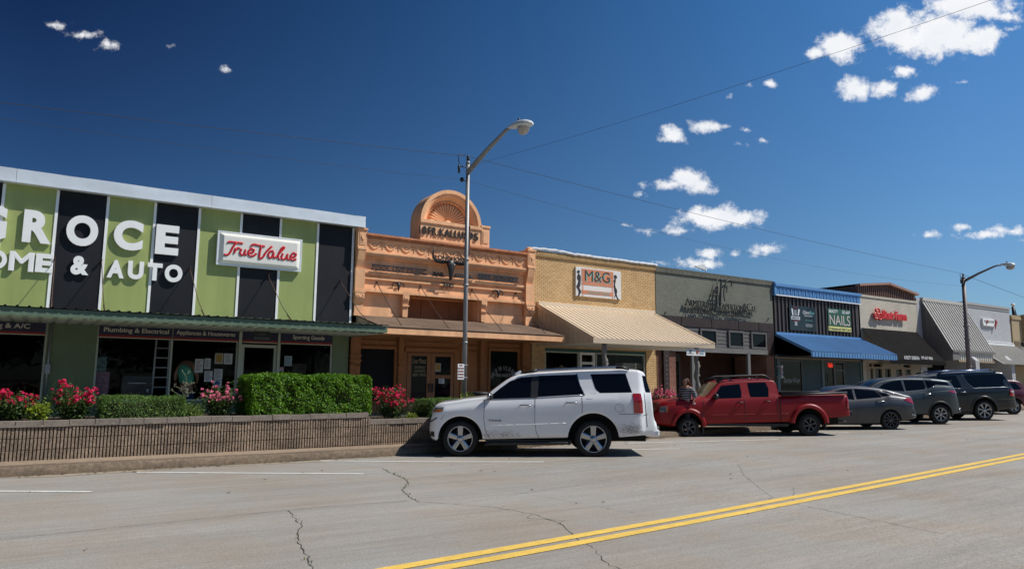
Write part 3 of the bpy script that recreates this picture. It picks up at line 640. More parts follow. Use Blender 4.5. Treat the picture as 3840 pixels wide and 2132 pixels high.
# letters 18 FR.KALLUS 95
BLL=M('black_lettering',(.015,.014,.015),.5)
t=thing('sign_lettering','black raised lettering 18 FR.KALLUS 95 on the arched parapet','sign',(cx,yf,6.8))
for s_,a,b in (('18',768,832),('FR.',852,938),('KALLUS',955,1200),('95',1212,1297)):
    c=(a+b)/2; yy=lambda q:500+(q-770)*.115
    X0=W(*Z5(a,530+ (a-770)*.115),yf-.05)[0];X1=W(*Z5(b,530),yf-.05)[0]
    m=MB();m.text(s_,X0,X1,6.87,7.17,yf-.015,.04,bold=.012,space=1.15);m.build('letter_group',BLL,t)
# cornice stack
def hb(z0,z1,y,x0=9.02,x1=15.66): m.box(x0,x1,y,YF+.3,z0,z1)
m=MB(); hb(6.56,6.63,YF-.34);hb(6.50,6.558,YF-.28);m.build('cornice_lip',M('rusted_orange',(.50,.20,.09),.8,nz=((3,.25),(14,.3))),T)
m=MB(); hb(6.02,6.498,YF-.18);hb(6.40,6.46,YF-.22);hb(5.96,6.018,YF-.26);hb(5.88,5.958,YF-.22);hb(5.80,5.878,YF-.12);m.build('frieze',ORG,T)
m=MB(); hb(5.36,5.798,YF-.02);hb(5.28,5.358,YF-.14);hb(5.22,5.278,YF-.10);hb(5.14,5.218,YF-.02);hb(5.08,5.138,YF-.10);m.build('sign_band',ORG,T)
m=MB(); hb(4.80,5.078,YF-.02);hb(4.72,4.798,YF-.10);hb(4.64,4.718,YF-.16);m.build('lower_cornice',ORG,T)
m=MB()
for i in range(11):
    x0=9.07+i*.6;w=.52
    for k in range(13):
        f=k/12; xx=x0+w*f; zz=6.38-.24*math.sin(math.pi*f); m.ball((xx,YF-.19,zz),(.028+.012*math.sin(math.pi*f),.03,.03+.012*math.sin(math.pi*f)),6,5)
    m.tube([(x0+w/2,YF-.19,6.2),(x0+w/2,YF-.20,6.33)],[.02,.006],6);m.tube([(x0+w/2-.07,YF-.19,6.30),(x0+w/2-.03,YF-.2,6.26),(x0+w/2,YF-.2,6.23),(x0+w/2+.03,YF-.2,6.26),(x0+w/2+.07,YF-.19,6.30)],.011,5)
    m.tube([(x0+w+.04,YF-.19,6.38),(x0+w+.045,YF-.19,6.12)],.012,5);m.ball((x0+w+.04,YF-.2,6.39),(.045,.03,.03),6,5)
m.build('swag_ornament',ORG,T)
# end pilasters
for (a,b) in ((8.70,9.02),(15.66,16.02)):
    m=MB(); c=(a+b)/2
    m.box(a,b,YF-.30,YF+.4,6.10,6.72);m.box(a-.02,b+.02,YF-.34,YF+.4,6.72,6.78);m.box(a,b,YF-.33,YF+.4,6.04,6.10);m.ball((c,YF-.1,6.82),(.14,.14,.10),12,6)
    m.box(a+.05,b-.05,YF-.315,YF-.30,6.2,6.62);m.box(a+.09,b-.09,YF-.325,YF-.315,6.26,6.56)
    for sx in (-.04,0,.04): m.tube([(c,YF-.335,6.32),(c+sx,YF-.335,6.48)],.012,5)
    m.box(a+.02,b-.02,YF-.12,YF+.4,5.42,6.04)
    m.prism([(YF-.32,6.03),(YF-.24,5.7),(YF-.14,5.42),(YF-.0,5.42),(YF,6.03)],'x',a+.03,b-.03)
    m.box(a-.01,b+.01,YF-.2,YF+.4,4.66,5.42);m.box(a-.03,b+.03,YF-.26,YF+.4,4.58,4.66)
    m.prism([(YF-.25,4.58),(YF-.25,4.40),(YF-.2,4.28),(YF-.13,4.2),(YF,4.2),(YF,4.58)],'x',a,b)
    for k in range(5): m.ball((a+.05+.055*k,YF-.25,4.45+.04*math.sin(k*2)),(.035,.03,.05),6,5)
    m.box(a+.02,b-.02,YF-.14,YF+.4,3.8,4.2);m.box(a-.0,b+.0,YF-.17,YF+.4,3.8,3.9)
    m.build('pilaster',ORG,T)
# upper wall below cornice
m=MB();m.wall(9.0,15.68,3.55,4.65,YF+.06,YF+.95,[(10.72,13.62,3.6,4.64)]);m.build('upper_wall',ORG,T)
m=MB();m.box(10.6,13.8,YF+.95,YF+1.0,3.5,4.7)
for q in (11.2,11.7,12.3,12.9): m.box(q,q+.03,YF+.93,YF+.95,3.6,4.6)
m.build('recess_panel',ORP,T)
for c in (10.60,13.80):
    m=MB();m.box(c-.1,c+.1,YF-.1,YF+.06,3.85,4.64);m.prism([(YF-.16,4.64),(YF-.16,4.45),(YF-.1,4.3),(YF-.02,4.3),(YF-.02,4.64)],'x',c-.12,c+.12);m.box(c-.13,c+.13,YF-.15,YF+.06,4.22,4.27)
    for k in range(3): m.ball((c-.05+.05*k,YF-.16,4.5),(.03,.02,.06),6,5)
    m.build('bracket',ORG,T)
# canopy
t=thing('shop_canopy','brown shingled lean-to canopy with orange edge board over the bar entrance','canopy',(12.4,22,3.2))
SHG=M('weathered_shingle',(.16,.105,.07),.95,nz=((.8,.25),(12,.4,(4,1,1)),(60,.2)),bp=(30,.8,.02))
m=MB();x0,x1=8.85,16.02
for i in range(9):
    y0=YF+.05-(YF+.05-20.98)*i/9;y1=YF+.05-(YF+.05-20.98)*(i+1)/9;za=3.84-.52*i/9;zb_=3.84-.52*(i+1)/9
    m.add([(x0,y0,za),(x1,y0,za),(x1,y1,zb_+.008),(x0,y1,zb_+.008),(x0,y1,zb_-.01),(x1,y1,zb_-.01)],[(0,1,2,3),(3,2,5,4)])
m.build('shingle_roof',SHG,t,fix=False)
m=MB();m.box(x0,x1,21.0,21.05,3.10,3.285);m.prism([(21.05,3.10),(21.05,3.285),(YF+.02,3.81),(YF+.02,3.12)],'x',x1-.05,x1);m.build('fascia_board',ORG,t)
m=MB();m.prism([(21.05,3.10),(21.05,3.285),(YF+.02,3.81),(YF+.02,3.12)],'x',x0,x0+.05);m.build('side_board',M('pale_side_board',(.45,.36,.24),.8,nz=((4,.2),)),t)
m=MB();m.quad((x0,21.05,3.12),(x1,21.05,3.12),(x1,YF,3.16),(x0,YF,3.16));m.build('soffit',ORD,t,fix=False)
for (u,v,u2,v2) in ((388,975,620,1325),(780,1010,1042,1345),(1240,1045,1522,1372),(1630,1068,1905,1390)):
    a=W(*Z5(u,v),YF-.05);b=W(*Z5(u2,v2),21.2); m=MB();A=Vector((a[0],YF-.05,a[1]));B=Vector((b[0],21.25,3.38));n=34
    for k in range(n):
        p=A.lerp(B,k/n);q=A.lerp(B,(k+1.15)/n);o=Vector((.0,0,-.05*math.sin(math.pi*k/n)));d=(q-p).normalized();s_=d.cross(Vector((1,0,0))).normalized() if k%2 else Vector((1,0,0))
        w=.018; mid=(p+q)/2; m.tube([p+o,mid+s_*w+o,q+o,mid-s_*w+o],.008,5,closed=True)
    m.tube([A+Vector((0,.0,0)),A+Vector((-.15,0,-.38))],.012,5);m.lathe([(.04,-.04),(.04,0)],(A.x,A.y+.04,A.z),10,'y')
    m.build('stay_chain',RUST,t)
# lower storefront
lw=[W(*Z6(240,520))[0],W(*Z6(555,520))[0]];rw_=[W(*Z6(1412,560))[0],W(*Z6(1662,560))[0]]
m=MB();m.wall(8.68,16.02,.5,3.6,YF+.12,YF+.22,[(lw[0],lw[1],.95,2.72),(rw_[0],rw_[1],.95,2.79),(10.82,12.72,.5,2.66)])
for (a,b,z) in ((lw[0],lw[1],2.72),(rw_[0],rw_[1],2.79)):
    m.box(a-.08,a,YF+.06,YF+.118,.9,z+.1);m.box(b,b+.08,YF+.06,YF+.118,.9,z+.1);m.box(a,b,YF+.06,YF+.118,z,z+.1);m.box(a-.06,b+.06,YF+.08,YF+.118,z+.18,z+.30)
m.box(10.72,12.82,YF+.05,YF+.118,2.66,2.8);m.box(12.95,13.65,YF+.08,YF+.118,.6,2.75);m.box(12.9,13.7,YF+.07,YF+.118,2.85,2.95)
m.box(10.75,12.7,YF+.085,YF+.118,2.95,3.02)
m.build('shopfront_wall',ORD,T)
for c,w in ((8.86,.17),(10.52,.09),(13.82,.09),(15.80,.18)):
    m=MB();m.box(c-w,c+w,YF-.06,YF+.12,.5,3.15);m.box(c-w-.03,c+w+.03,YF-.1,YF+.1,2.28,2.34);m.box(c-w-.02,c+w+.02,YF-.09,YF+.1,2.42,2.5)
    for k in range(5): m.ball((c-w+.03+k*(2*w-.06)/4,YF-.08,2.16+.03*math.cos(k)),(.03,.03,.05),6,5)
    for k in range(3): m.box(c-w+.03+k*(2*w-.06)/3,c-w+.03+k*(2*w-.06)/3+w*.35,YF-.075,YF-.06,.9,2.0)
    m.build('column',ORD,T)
m=MB();m.quad((lw[0],YF+.16,.95),(lw[1],YF+.16,.95),(lw[1],YF+.16,2.72),(lw[0],YF+.16,2.72));m.build('window',M('black_board',(.008,.008,.009),.5,spec=.1),T,fix=False)
w_=BX('window',DGLASS,T,rw_[0],rw_[1],YF+.16,YF+.17,.95,2.79)
DOR=M('door_ochre',(.25,.105,.036),.6,nz=((3,.1),))
for i,(a,b) in enumerate(((10.84,11.77),(11.78,12.70))):
    zm=1.78
    ops=[(a+.16,b-.16,.98,2.52)] if i==0 else [(a+.16,b-.13,1.86,2.52),(a+.16,b-.13,.98,1.74)]
    m=MB();m.wall(a,b,.52,2.64,YF+.13,YF+.17,ops);d=m.build('door',DOR,T)
    g=MB();g.quad((a+.1,YF+.16,.9),(b-.1,YF+.16,.9),(b-.1,YF+.16,2.58),(a+.1,YF+.16,2.58));g.build('pane',DGLASS,d,fix=False)
    m=MB();hx=b-.06 if i==0 else a+.06;m.box(hx-.025,hx+.025,YF+.08,YF+.13,1.25,1.55);m.tube([(hx,YF+.07,1.5),(hx-.09,YF+.06,1.5)],.012,6);m.build('handle',BLACK,d)
GOLD=M('gilt_lettering',(.30,.24,.13),.5);GRW=M('window_lettering',(.34,.35,.33),.5)
t=thing('window_lettering','hand painted lettering Live Music, Dominos, Karoake, Beer Pool on the left door pane','lettering',(11.3,YF+.15,1.6))
def wt(s_,z,a,b,c,d_,Y,mat=GOLD,sh=.25,t=None,bold=0):
    X0=W(*z(a,(c+d_)/2),Y)[0];X1=W(*z(b,(c+d_)/2),Y)[0];ZT=W(*z((a+b)/2,c),Y)[1];ZB=W(*z((a+b)/2,d_),Y)[1]
    m=MB();m.text(s_,X0,X1,ZB,ZT,Y,.004,shear=sh,bold=bold);return m.build('word',mat,t)
for s_,a,b,c,d_ in (('Live Music',705,832,458,505),('DOMINOS',725,820,527,552),('KAROAKE',722,820,560,583),('BEER  POOL',708,830,594,618)): wt(s_,Z6,a,b,c,d_,YF+.155,t=t)
t=thing('window_lettering','arched white lettering Home of the 1/2 lb Burgers on the right bar window','lettering',(14.9,YF+.15,1.6))
word='HOME OF THE 1/2 LB BURGERS';m=MB();ccx=(rw_[0]+rw_[1])/2+.05;n=len(word)
for i,ch in enumerate(word):
    if ch==' ': continue
    a=math.pi*(.88-.76*i/(n-1)); px_=ccx+.60*math.cos(a);pz=1.60+.56*math.sin(a);ro=(a-math.pi/2)*.8
    cr,sr=math.cos(ro),math.sin(ro);h_=.075
    m.text(ch,-.023 if ch not in 'I1' else -.008,.023 if ch not in 'I1' else .008,-h_,h_,YF+.155,.004,bold=.0,to=lambda v:(px_+v[0]*cr-v[2]*sr,v[1],pz+v[0]*sr+v[2]*cr))
m.build('word',GRW,t);wt('STEAKS, BURGERS, PIZZA, & MORE',Z6,1452,1660,598,628,YF+.155,GRW,0,t);wt('TO GO ORDERS - 567-7111',Z6,1495,1660,725,750,YF+.155,M('faint_lettering',(.10,.10,.10),.5),0,t)
notice(910,503,960,578,(.32,.30,.26),'yellow centred flyer on the upper pane of the right bar door',('block',(.30,.19,.03)),z=Z6,Y=YF+.15)
notice(942,612,992,685,None,'white sheet with a cut corner on the lower pane of the right bar door',z=Z6,Y=YF+.15)
# metal signs on the facade
def ironsign(label,word,a,b,cT,cB,slope,bars,z=Z5,Y=YF-.17):
    t=thing('iron_sign',label,'sign',(W(*z(a,cT),Y)[0],Y,5.3))
    X0,ZT=W(*z(a,cT),Y);X1=W(*z(b,cT+slope*(b-a)),Y)[0];ZB=W(*z(a,cB),Y)[1]
    m=MB();m.text(word,X0+.02,X1-.02,ZB+.02,ZT-.02,Y,.025,bold=.035);m.build('lettering',BLL,t)
    m=MB()
    if 't' in bars: m.box(X0,X1,Y-.03,Y-.005,ZT-.02,ZT+.015)
    if 'b' in bars: m.box(X0-.03,X1+.03,Y-.03,Y-.005,ZB-.015,ZB+.02)
    for q in (.1,.5,.9): m.tube([(X0+(X1-X0)*q,Y,ZB),(X0+(X1-X0)*q,YF-.0,ZB)],.01,5)
    m.build('bar',BLL,t); return X0,X1,ZB,ZT
ironsign('black iron sign POOL LIVE MUSIC on the left of the bar cornice','POOL LIVE MUSIC',343,830,812,860,.09,'tb')
ironsign('black iron sign BEER BURGERS on the right of the bar cornice','BEER BURGERS',1295,1652,898,942,.095,'tb')
ironsign('black iron word BAR left of the longhorn skull','BAR',888,992,872,912,.09,'b')
ironsign('black iron word GRILL right of the longhorn skull','GRILL',1078,1250,888,925,.09,'b')
ironsign('black iron word AND below the longhorn skull','AND',970,1078,978,1018,.08,'t')
X0,X1,ZB,ZT=ironsign('black iron word LONGHORN carried between the horns of the skull','LONGHORN',905,1198,722,770,.085,'b',Y=YF-.42)
def skull(name,label,c,s_,Y,long=True):
    t=thing(name,label,'ornament',(c[0],Y,c[1]-s_))
    m=MB();x,z=c
    m.tube([(x,Y,z+.30*s_),(x,Y-.03,z+.15*s_),(x,Y-.05,z-.1*s_),(x,Y-.05,z-.5*s_),(x,Y-.03,z-.95*s_),(x,Y,z-1.15*s_)],[.13*s_,.30*s_,.33*s_,.22*s_,.13*s_,.09*s_],10,flat=.5)
    m.build('head',BLL,t)
    for sg in (-1,1):
        m=MB()
        pts=[(.25,.12),(.7,.05),(1.15,.10),(1.38,.35),(1.40,.75),(1.30,1.2)] if long else [(.2,.18),(.55,.36),(.95,.20),(1.15,-.25),(1.05,-.6)]
        m.tube([(x+sg*a*s_,Y,z+b*s_) for a,b in pts],[.10*s_,.10*s_,.09*s_,.09*s_,.06*s_,.012*s_] if long else [.16*s_,.15*s_,.12*s_,.09*s_,.02*s_],8);m.build('horn',BLL,t)
        m=MB();m.ball((x+sg*.22*s_,Y-.14*s_-.02,z-.05*s_),.045*s_,8,6);m.build('eye',REDB if sg<0 and long else ALU,t)
c=W(*Z5(1048,810),YF-.35);skull('longhorn_skull','large black iron longhorn skull with upswept horns on the bar cornice',c,.51,YF-.35)
for (u,v,l) in ((581,1000,'small black bull skull under the words POOL LIVE MUSIC'),(1470,1068,'small black bull skull under the words BEER BURGERS')):
    c=W(*Z5(u,v-8),YF-.12);skull('bull_skull',l,c,.20,YF-.12,False)
t=thing('trash_can','black round trash can behind the hood of the white car','trash can',(13.35,18.6,.5))
q=W(*Z6(1300,765),18.6);m=MB();m.lathe([(.22,0),(.25,.5),(.30,q[1]-.5-.06)],(q[0],18.6,.5),20);m.build('drum',BLACK,t);m=MB();m.lathe([(.33,q[1]-.5-.06),(.34,q[1]-.5),(.30,q[1]-.48),(.001,q[1]-.46)],(q[0],18.6,.5),20);m.build('lid',BLACK,t)

# ================= TAN BRICK STORE =================
TBR=brick('tan_brick',(.73,.48,.24),(.61,.385,.175),(.19,.14,.08),.205,.078,.010,stain=.14)
T=thing('western_wear_store','tan brick western wear store with a beige ribbed metal awning','shop building',(19.4,YF,.5))
m=MB();m.wall(16.06,22.74,.5,6.62,YF,YF+.2,[(16.70,22.14,.8,2.98)]);m.build('wall',TBR,T)
m=MB();m.shell(16.08,22.72,YF+.18,YF+12,.5,6.5);m.build('body',DARKROOM,T)
m=MB();m.box(16.04,22.76,YF-.06,YF+.2,6.62,6.84);m.build('brick_cap',brick('tan_soldier',(.56,.38,.18),(.44,.28,.12),(.15,.11,.07),.078,.22,.010,stain=.2),T)
m=MB();rows=[]
for i in range(60):
    x=16.0+6.85*i/59; z=6.86+random.uniform(-.012,.02)+(.06*max(0,1-abs(x-17)/1.2)); rows.append([(x,YF-.10,z-.05),(x,YF-.12,z+.0),(x,YF-.02,z+.07),(x,YF+.3,z+.06)])
m.grid(rows,False);m.build('roof_flashing',ALU,T,fix=False)
TANM=M('beige_metal',(.72,.58,.42),.45,.0,nz=((.6,.04),)); TANS=M('beige_soffit',(.55,.45,.32),.7)
t=thing('shop_awning','sloping beige ribbed metal awning over the western wear windows','awning',(19.4,21,3.0))
fy,fz=19.75,3.19
m=MB();m.corrug(16.36,22.54,(YF+.0,4.70),(fy,fz),.235,.028,.3);m.build('ribbed_roof',TANM,t,fix=False)
m=MB();m.box(16.30,22.60,YF-.14,YF-.0,4.62,4.79);m.build('ridge_trim',TANM,t)
m=MB();m.box(16.30,22.56,fy-.03,fy+.03,3.02,3.20);m.bar((16.33,YF,4.66),(16.33,fy,3.17),.09,.16);m.bar((22.57,YF,4.66),(22.57,fy,3.17),.07,.14);m.build('edge_trim',M('beige_trim',(.58,.46,.33),.5),t)
m=MB();m.prism([(fy+.02,3.03),(fy+.02,3.14),(YF,4.62),(YF,3.03)],'x',16.34,16.37)
yy=fy+.3
while yy<YF: m.box(16.325,16.34,yy,yy+.02,3.04,3.12+(yy-fy)/(YF-fy)*1.45); yy+=.28
m.build('side_panel',TANS,t)
m=MB();m.quad((16.36,fy,3.03),(22.56,fy,3.03),(22.56,YF,3.06),(16.36,YF,3.06));m.build('soffit',M('soffit_white',(.6,.55,.46),.7),t,fix=False)
CEDAR=M('weathered_cedar',(.20,.185,.165),.9,nz=((3,.35,(4,4,.6)),(25,.2)),bp=(14,1,.03))
def cedar(label,u,v,Y,z=Z7,knots=((.5,.07),)):
    a=W(*z(u,v),Y);m=MB();P=[];rr=[];rg=random.Random(int(u))
    for i in range(22):
        zz=.5+(3.03-.5)*i/21; P.append((a[0]+.02*math.sin(i*.9)+.012*math.sin(i*2.1),Y+.02*math.cos(i*1.1),zz)); rr.append(.085+.012*math.sin(i*1.7)+.018*rg.random())
    m.tube(P,rr,9)
    for i in (8,12,15): m.ball((P[i][0]+.085,Y-.03,P[i][2]),(.05,.05,.06),7,5)
    return tag(m.build('cedar_post',CEDAR),label,'post')
cedar('gnarled cedar awning post in front of the western wear door',872,1250,19.95);cedar('gnarled cedar awning post right behind the striped woman',1822,1330,19.95)
TEAL=M('teal_paint',(.012,.085,.08),.6)
framed(T,16.74,18.45,.85,2.86,YF+.1,fr=FRM);framed(T,19.35,22.10,.85,2.86,YF+.1,fr=FRM)
d=framed(T,18.50,19.30,.5,2.86,YF+.1,fr=WHITE,name='door',w=.1,rails=(2.42,));m=MB();m.tube([(18.62,YF,1.4),(18.62,YF-.05,1.45),(18.62,YF-.05,1.7),(18.62,YF,1.75)],.012,6);m.build('handle',ALU,d)
BX('window_header',TEAL,T,16.72,22.12,YF+.04,YF+.16,2.865,2.98)
TUBE=M('lit_tube',(1,1,.95),.5,emit=(.85,.95,.9,1.1))
for (u0,u1,v) in ((388,620,1209),(962,1208,1222)):
    a=W(*Z7(u0,v),YF+.9);b=W(*Z7(u1,v),YF+.9)
    t=thing('ceiling_light',('lit fluorescent tube fitting inside the left store window','lit fluorescent tube fitting inside the right store window')[u0>500],'light',((a[0]+b[0])/2,YF+.9,a[1]),group=None)
    m=MB();m.box(a[0]-.02,b[0]+.02,YF+.86,YF+.98,a[1]+.03,a[1]+.06);m.build('fitting',WHITE,t);m=MB();m.tube([(a[0],YF+.92,a[1]+.012),(b[0],YF+.92,a[1]+.012)],.018,8);m.build('tube',TUBE,t)
a=W(*Z7(1030,1375),YF+.7);b=W(*Z7(1225,1325),YF+.7);m=MB();m.box(a[0],b[0],YF+.5,YF+1.0,a[1]-.02,b[1]);tag(m.build('white_box',M('box_white',(.35,.34,.32),.6),bevel=.01),'white carton on display in the right western wear window','box')
a=W(*Z7(425,1372),YF+.6);t=thing('cowboy_hat','pale straw cowboy hat on display in the left window','hat',(a[0],YF+.6,a[1]-.05));HAT=M('straw',(.30,.24,.16),.8)
m=MB();m.ball((a[0],YF+.6,a[1]+.03),(.11,.09,.10),12,8);m.build('crown',HAT,t);m=MB();m.grid([[(a[0]+.26*r*math.cos(q),YF+.6+.2*r*math.sin(q),a[1]-.03+.07*(math.cos(q)**2)*r*r) for q in [i*math.pi/12 for i in range(25)]] for r in (.3,.6,1)]);m.build('brim',HAT,t,fix=False)
# western wear sign
t=thing('shop_sign','white board with orange planks reading M&G Western Wear and two dark figure silhouettes','sign',(19.4,YF-.1,5.1))
Y=YF-.08;SX0,SX1=18.21,20.66;SZ0,SZ1=5.16,6.37
def SG(u,v): return W(*Z7(u,v),Y)
BX('board',M('sign_white',(.72,.70,.68),.5,nz=((2,.04),)),t,SX0,SX1,Y,YF,SZ0,SZ1)
PL=M('orange_plank',(.60,.22,.11),.6,nz=((2,.2,(1,1,12)),(1,.1)))
lx,rx=SG(637,480)[0],SG(962,500)[0]
for i,(za,zb_) in enumerate(((6.31,6.18),(6.17,6.05),(6.04,5.92),(5.91,5.79),(5.76,5.65),(5.42,5.27))): BX('plank',PL,t,lx,rx,Y-.012,Y-.001,zb_,za)
BX('plank',M('pink_plank',(.62,.36,.28),.6),t,lx,lx+.09,Y-.006,Y-.001,5.18,5.64);BX('plank',MC['pink_plank'],t,rx-.09,rx,Y-.006,Y-.001,5.18,5.64)
m=MB();m.text('M&G',lx+.20,rx-.16,5.80,6.24,Y-.0135,.003,bold=.03);m.build('lettering_shadow',M('teal_letter',(.16,.50,.46),.5),t)
m=MB();m.text('M&G',lx+.16,rx-.20,5.82,6.26,Y-.018,.004,bold=.03);m.build('lettering',M('brown_letter',(.07,.035,.02),.5),t)
m=MB();m.text('WESTERN WEAR',lx+.30,rx-.22,5.30,5.39,Y-.0135,.004,bold=.02);m.build('lettering',MC['teal_letter'],t)
SIL=M('silhouette_black',(.012,.01,.012),.6)
man=[(590,372),(602,362),(612,366),(618,378),(614,392),(606,396),(604,402),(620,412),(627,440),(626,475),(624,500),(622,520),(612,545),(622,565),(630,580),(628,600),(618,608),(612,632),(600,638),(586,634),(600,622),(604,590),(602,575),(588,548),(580,535),(588,515),(598,492),(600,470),(588,450),(588,430),(596,408),(598,396),(588,390),(586,382)]
wom=[(966,425),(976,414),(988,415),(998,428),(1000,448),(990,450),(986,458),(988,470),(984,490),(980,512),(984,540),(998,565),(1002,590),(996,612),(1004,640),(1018,665),(1020,674),(1008,672),(992,640),(984,625),(976,650),(970,664),(974,638),(980,610),(972,585),(970,555),(966,530),(970,500),(965,480),(968,462),(976,452),(968,440)]
for P_ in (man,wom):
    m=MB();m.prism([SG(*q) for q in P_],'y',Y-.008,Y-.001);m.build('silhouette',SIL,t)

# ================= GREY BRICK REALTOR =================
GBR=brick('grey_painted_brick',(.135,.135,.105),(.165,.165,.13),(.235,.235,.20),.23,.088,.011,stain=.15,rough=.6)
T=thing('land_office','grey painted brick land office with dark metal band and wooden siding front','shop building',(26.8,YF,.5))
m=MB();m.wall(22.78,30.90,4.62,6.60,YF,YF+.2);m.shell(22.78,30.9,YF,YF+14,3,6.6);m.build('wall',GBR,T)
m=MB();m.box(22.76,30.92,YF-.05,YF+.3,6.58,6.82);m.build('brick_cap',brick('grey_soldier',(.12,.12,.095),(.17,.165,.13),(.07,.07,.06),.085,.25,.012),T)
BRN=M('dark_rust_steel',(.035,.020,.018),.6,.3,nz=((2,.35),(12,.2)))
m=MB();m.box(22.8,30.85,YF-.06,YF+.1,4.22,4.64)
for q in (24.3,26.3,28.2,29.7): m.box(q,q+.03,YF-.075,YF-.06,4.22,4.64)
m.box(30.26,30.85,YF-.05,YF+.1,3.06,4.218);m.build('steel_band',BRN,T)
SID=M('grey_barn_wood',(.105,.10,.098),.85,nz=((2,.35,(.6,1,14)),(1.3,.2)),bp=(10,.8,.01))
m=MB()
for i in range(5): 
    z=3.32+i*.18; m.prism([(YF-.03,z),(YF-.012,z+.175),(YF+.05,z+.175),(YF+.05,z)],'x',22.8,30.25)
m.build('wood_siding',SID,T)
m=MB();m.box(22.8,30.25,YF-.10,YF+.06,3.07,3.31);m.build('beam',M('grey_beam',(.15,.145,.14),.85,nz=((2,.3,(.6,1,14)),)),T)
for a,b in ((23.1,24.2),(25.49,26.62),(27.43,28.53),(29.07,30.23)):
    f=framed(T,a,b,3.34,4.16,YF-.05,fr=SID,w=.09,glass=DGLASS,fy=.045)
RBR=brick('old_red_brick',(.20,.055,.03),(.26,.10,.06),(.22,.18,.15),.21,.075,.012,stain=.35)
DBR=brick('porch_brick',(.11,.045,.03),(.08,.03,.022),(.06,.05,.04),.21,.075,.01,stain=.3)
BX('brick_pier',RBR,T,22.80,23.95,YF+.02,YF+.5,.5,3.06);BX('brick_pier',RBR,T,30.3,30.88,YF+.02,YF+2,.5,3.05)
m=MB();m.box(23.95,30.3,YF+2.2,YF+2.4,.5,3.3);m.build('porch_wall',DBR,T)
m=MB();m.box(22.8,30.88,YF+.1,YF+2.3,3.3,3.34);m.build('porch_ceiling',SID,T)
m=MB();m.wall(24.4,26.2,.5,3.05,YF+1.9,YF+2.0,[(24.5,25.25,.6,2.7),(25.35,26.1,.6,2.7)]);
for a in (24.5,25.35):
    m.box(a+.35,a+.38,YF+1.92,YF+1.98,.6,2.7)
    for z in (1.1,1.6,2.1): m.box(a,a+.75,YF+1.92,YF+1.98,z,z+.03)
m.build('door',M('dark_door',(.05,.045,.042),.6),T)
BX('pane',DGLASS,T,24.5,26.1,YF+2.02,YF+2.03,.6,2.7)
m=MB();a=W(*Z8(232,1150),YF-.1)[0];b=W(*Z8(284,1150),YF-.1)[0];m.box(a,b,YF-.12,YF+.01,.5,3.06)
m.build('steel_column',BRN,T);m=MB()
for i in range(9): m.box((a+b)/2-.01,(a+b)/2+.01,YF-.13,YF-.12,1.2+i*.2,1.25+i*.2)
m.build('rivet',M('rivet_pale',(.4,.38,.35),.5),T)
PST=M('grey_post',(.14,.145,.145),.8,nz=((2,.2,(1,1,.2)),))
for u0,u1 in ((498,526),(1046,1070)):
    a=W(*Z8(u0,1150),YF-.05)[0];b=W(*Z8(u1,1150),YF-.05)[0];BX('porch_post',PST,T,a,b,YF-.12,YF+.0,.5,3.06)
# iron lettering
t=thing('iron_sign','black iron lettering Armstrong Caperton & Co. standing off the grey brick','sign',(27,YF-.2,5.0))
Y=YF-.13
def AW(u,v): return W(*Z8(u,v),Y)
for s_,u0,u1,vt,vb in (('A',437,486,437,503),('RMSTRONG',486,745,464,520),('C',742,795,470,536),('APERTON',797,1003,498,548),('&',1003,1035,488,548),('C',1038,1086,487,556),('O.',1090,1128,515,562)):
    x0=AW(u0,(vt+vb)/2)[0];x1=AW(u1,(vt+vb)/2)[0];c=(u0+u1)/2
    m=MB();m.text(s_,x0,x1,AW(c,vb)[1],AW(c,vt)[1],Y,.04,bold=-.012,space=1.1);m.build('letter_group',BLL,t)
m=MB();x0=AW(500,550)[0];x1=AW(1095,590)[0];zz=AW(800,583)[1];m.text('LAND-COMMERCIAL-RESIDENTIAL',x0,x1,zz,zz+.23,Y-.03,.03,bold=-.01,space=1.05);m.build('letter_group',BLL,t)
m=MB();zz=AW(800,560)[1];m.tube([(AW(440,500)[0],Y,AW(440,503)[1]),(AW(1128,560)[0],Y,AW(1128,564)[1]-.02)],.012,5)
for q in (0,.25,.5,.75,1):
    xx=AW(460,500)[0]+q*(AW(1100,500)[0]-AW(460,500)[0]); m.tube([(xx,YF,zz+.2),(xx,Y-.02,zz+.15)],.012,5);m.tube([(xx,YF,zz-.05),(xx,Y-.03,zz-.1)],.012,5)
m.build('bracket',BLL,t)
t=thing('iron_sign','tall black iron AC monogram above the Armstrong lettering','sign',(27,YF-.2,5.4))
m=MB();
for pts,r in (([(708,448),(760,250)],.02),([(797,250),(790,300),(786,420),(782,505)],.05),([(700,400),(780,402)],.018),([(716,355),(775,357)],.015),([(745,300),(690,470)],.02),([(890,320),(893,280),(880,262),(858,262),(836,290),(818,360),(820,430),(828,462)],.035),([(760,300),(748,480)],.03)): st(m,pts,r,Z8,YF-.13,.7)
m.build('monogram',BLL,t)
for (u,v) in ((235,570),(1240,630)):
    a=W(*Z8(u,v));m=MB();m.tube([(a[0]-.08,YF-.08,a[1]-.16),(a[0],YF-.1,a[1]),(a[0]+.06,YF-.1,a[1]+.05),(a[0]+.07,YF-.05,a[1]-.05),(a[0]+.02,YF,a[1])],.012,5);tag(m.build('wall_hook',BLACK),'iron wall hook left of the Armstrong lettering' if u<500 else 'iron wall hook right of the Armstrong lettering','hook')
t=thing('roof_antenna','white wedge shaped antenna on a short mast above the grey brick roof','antenna',(26,24,6.8))
a=W(*Z8(642,135),24);b=W(*Z8(540,125),24);m=MB();m.tube([(a[0],24,6.6),(a[0],24,a[1]+.02)],.022,8);m.build('mast',GALV,t)
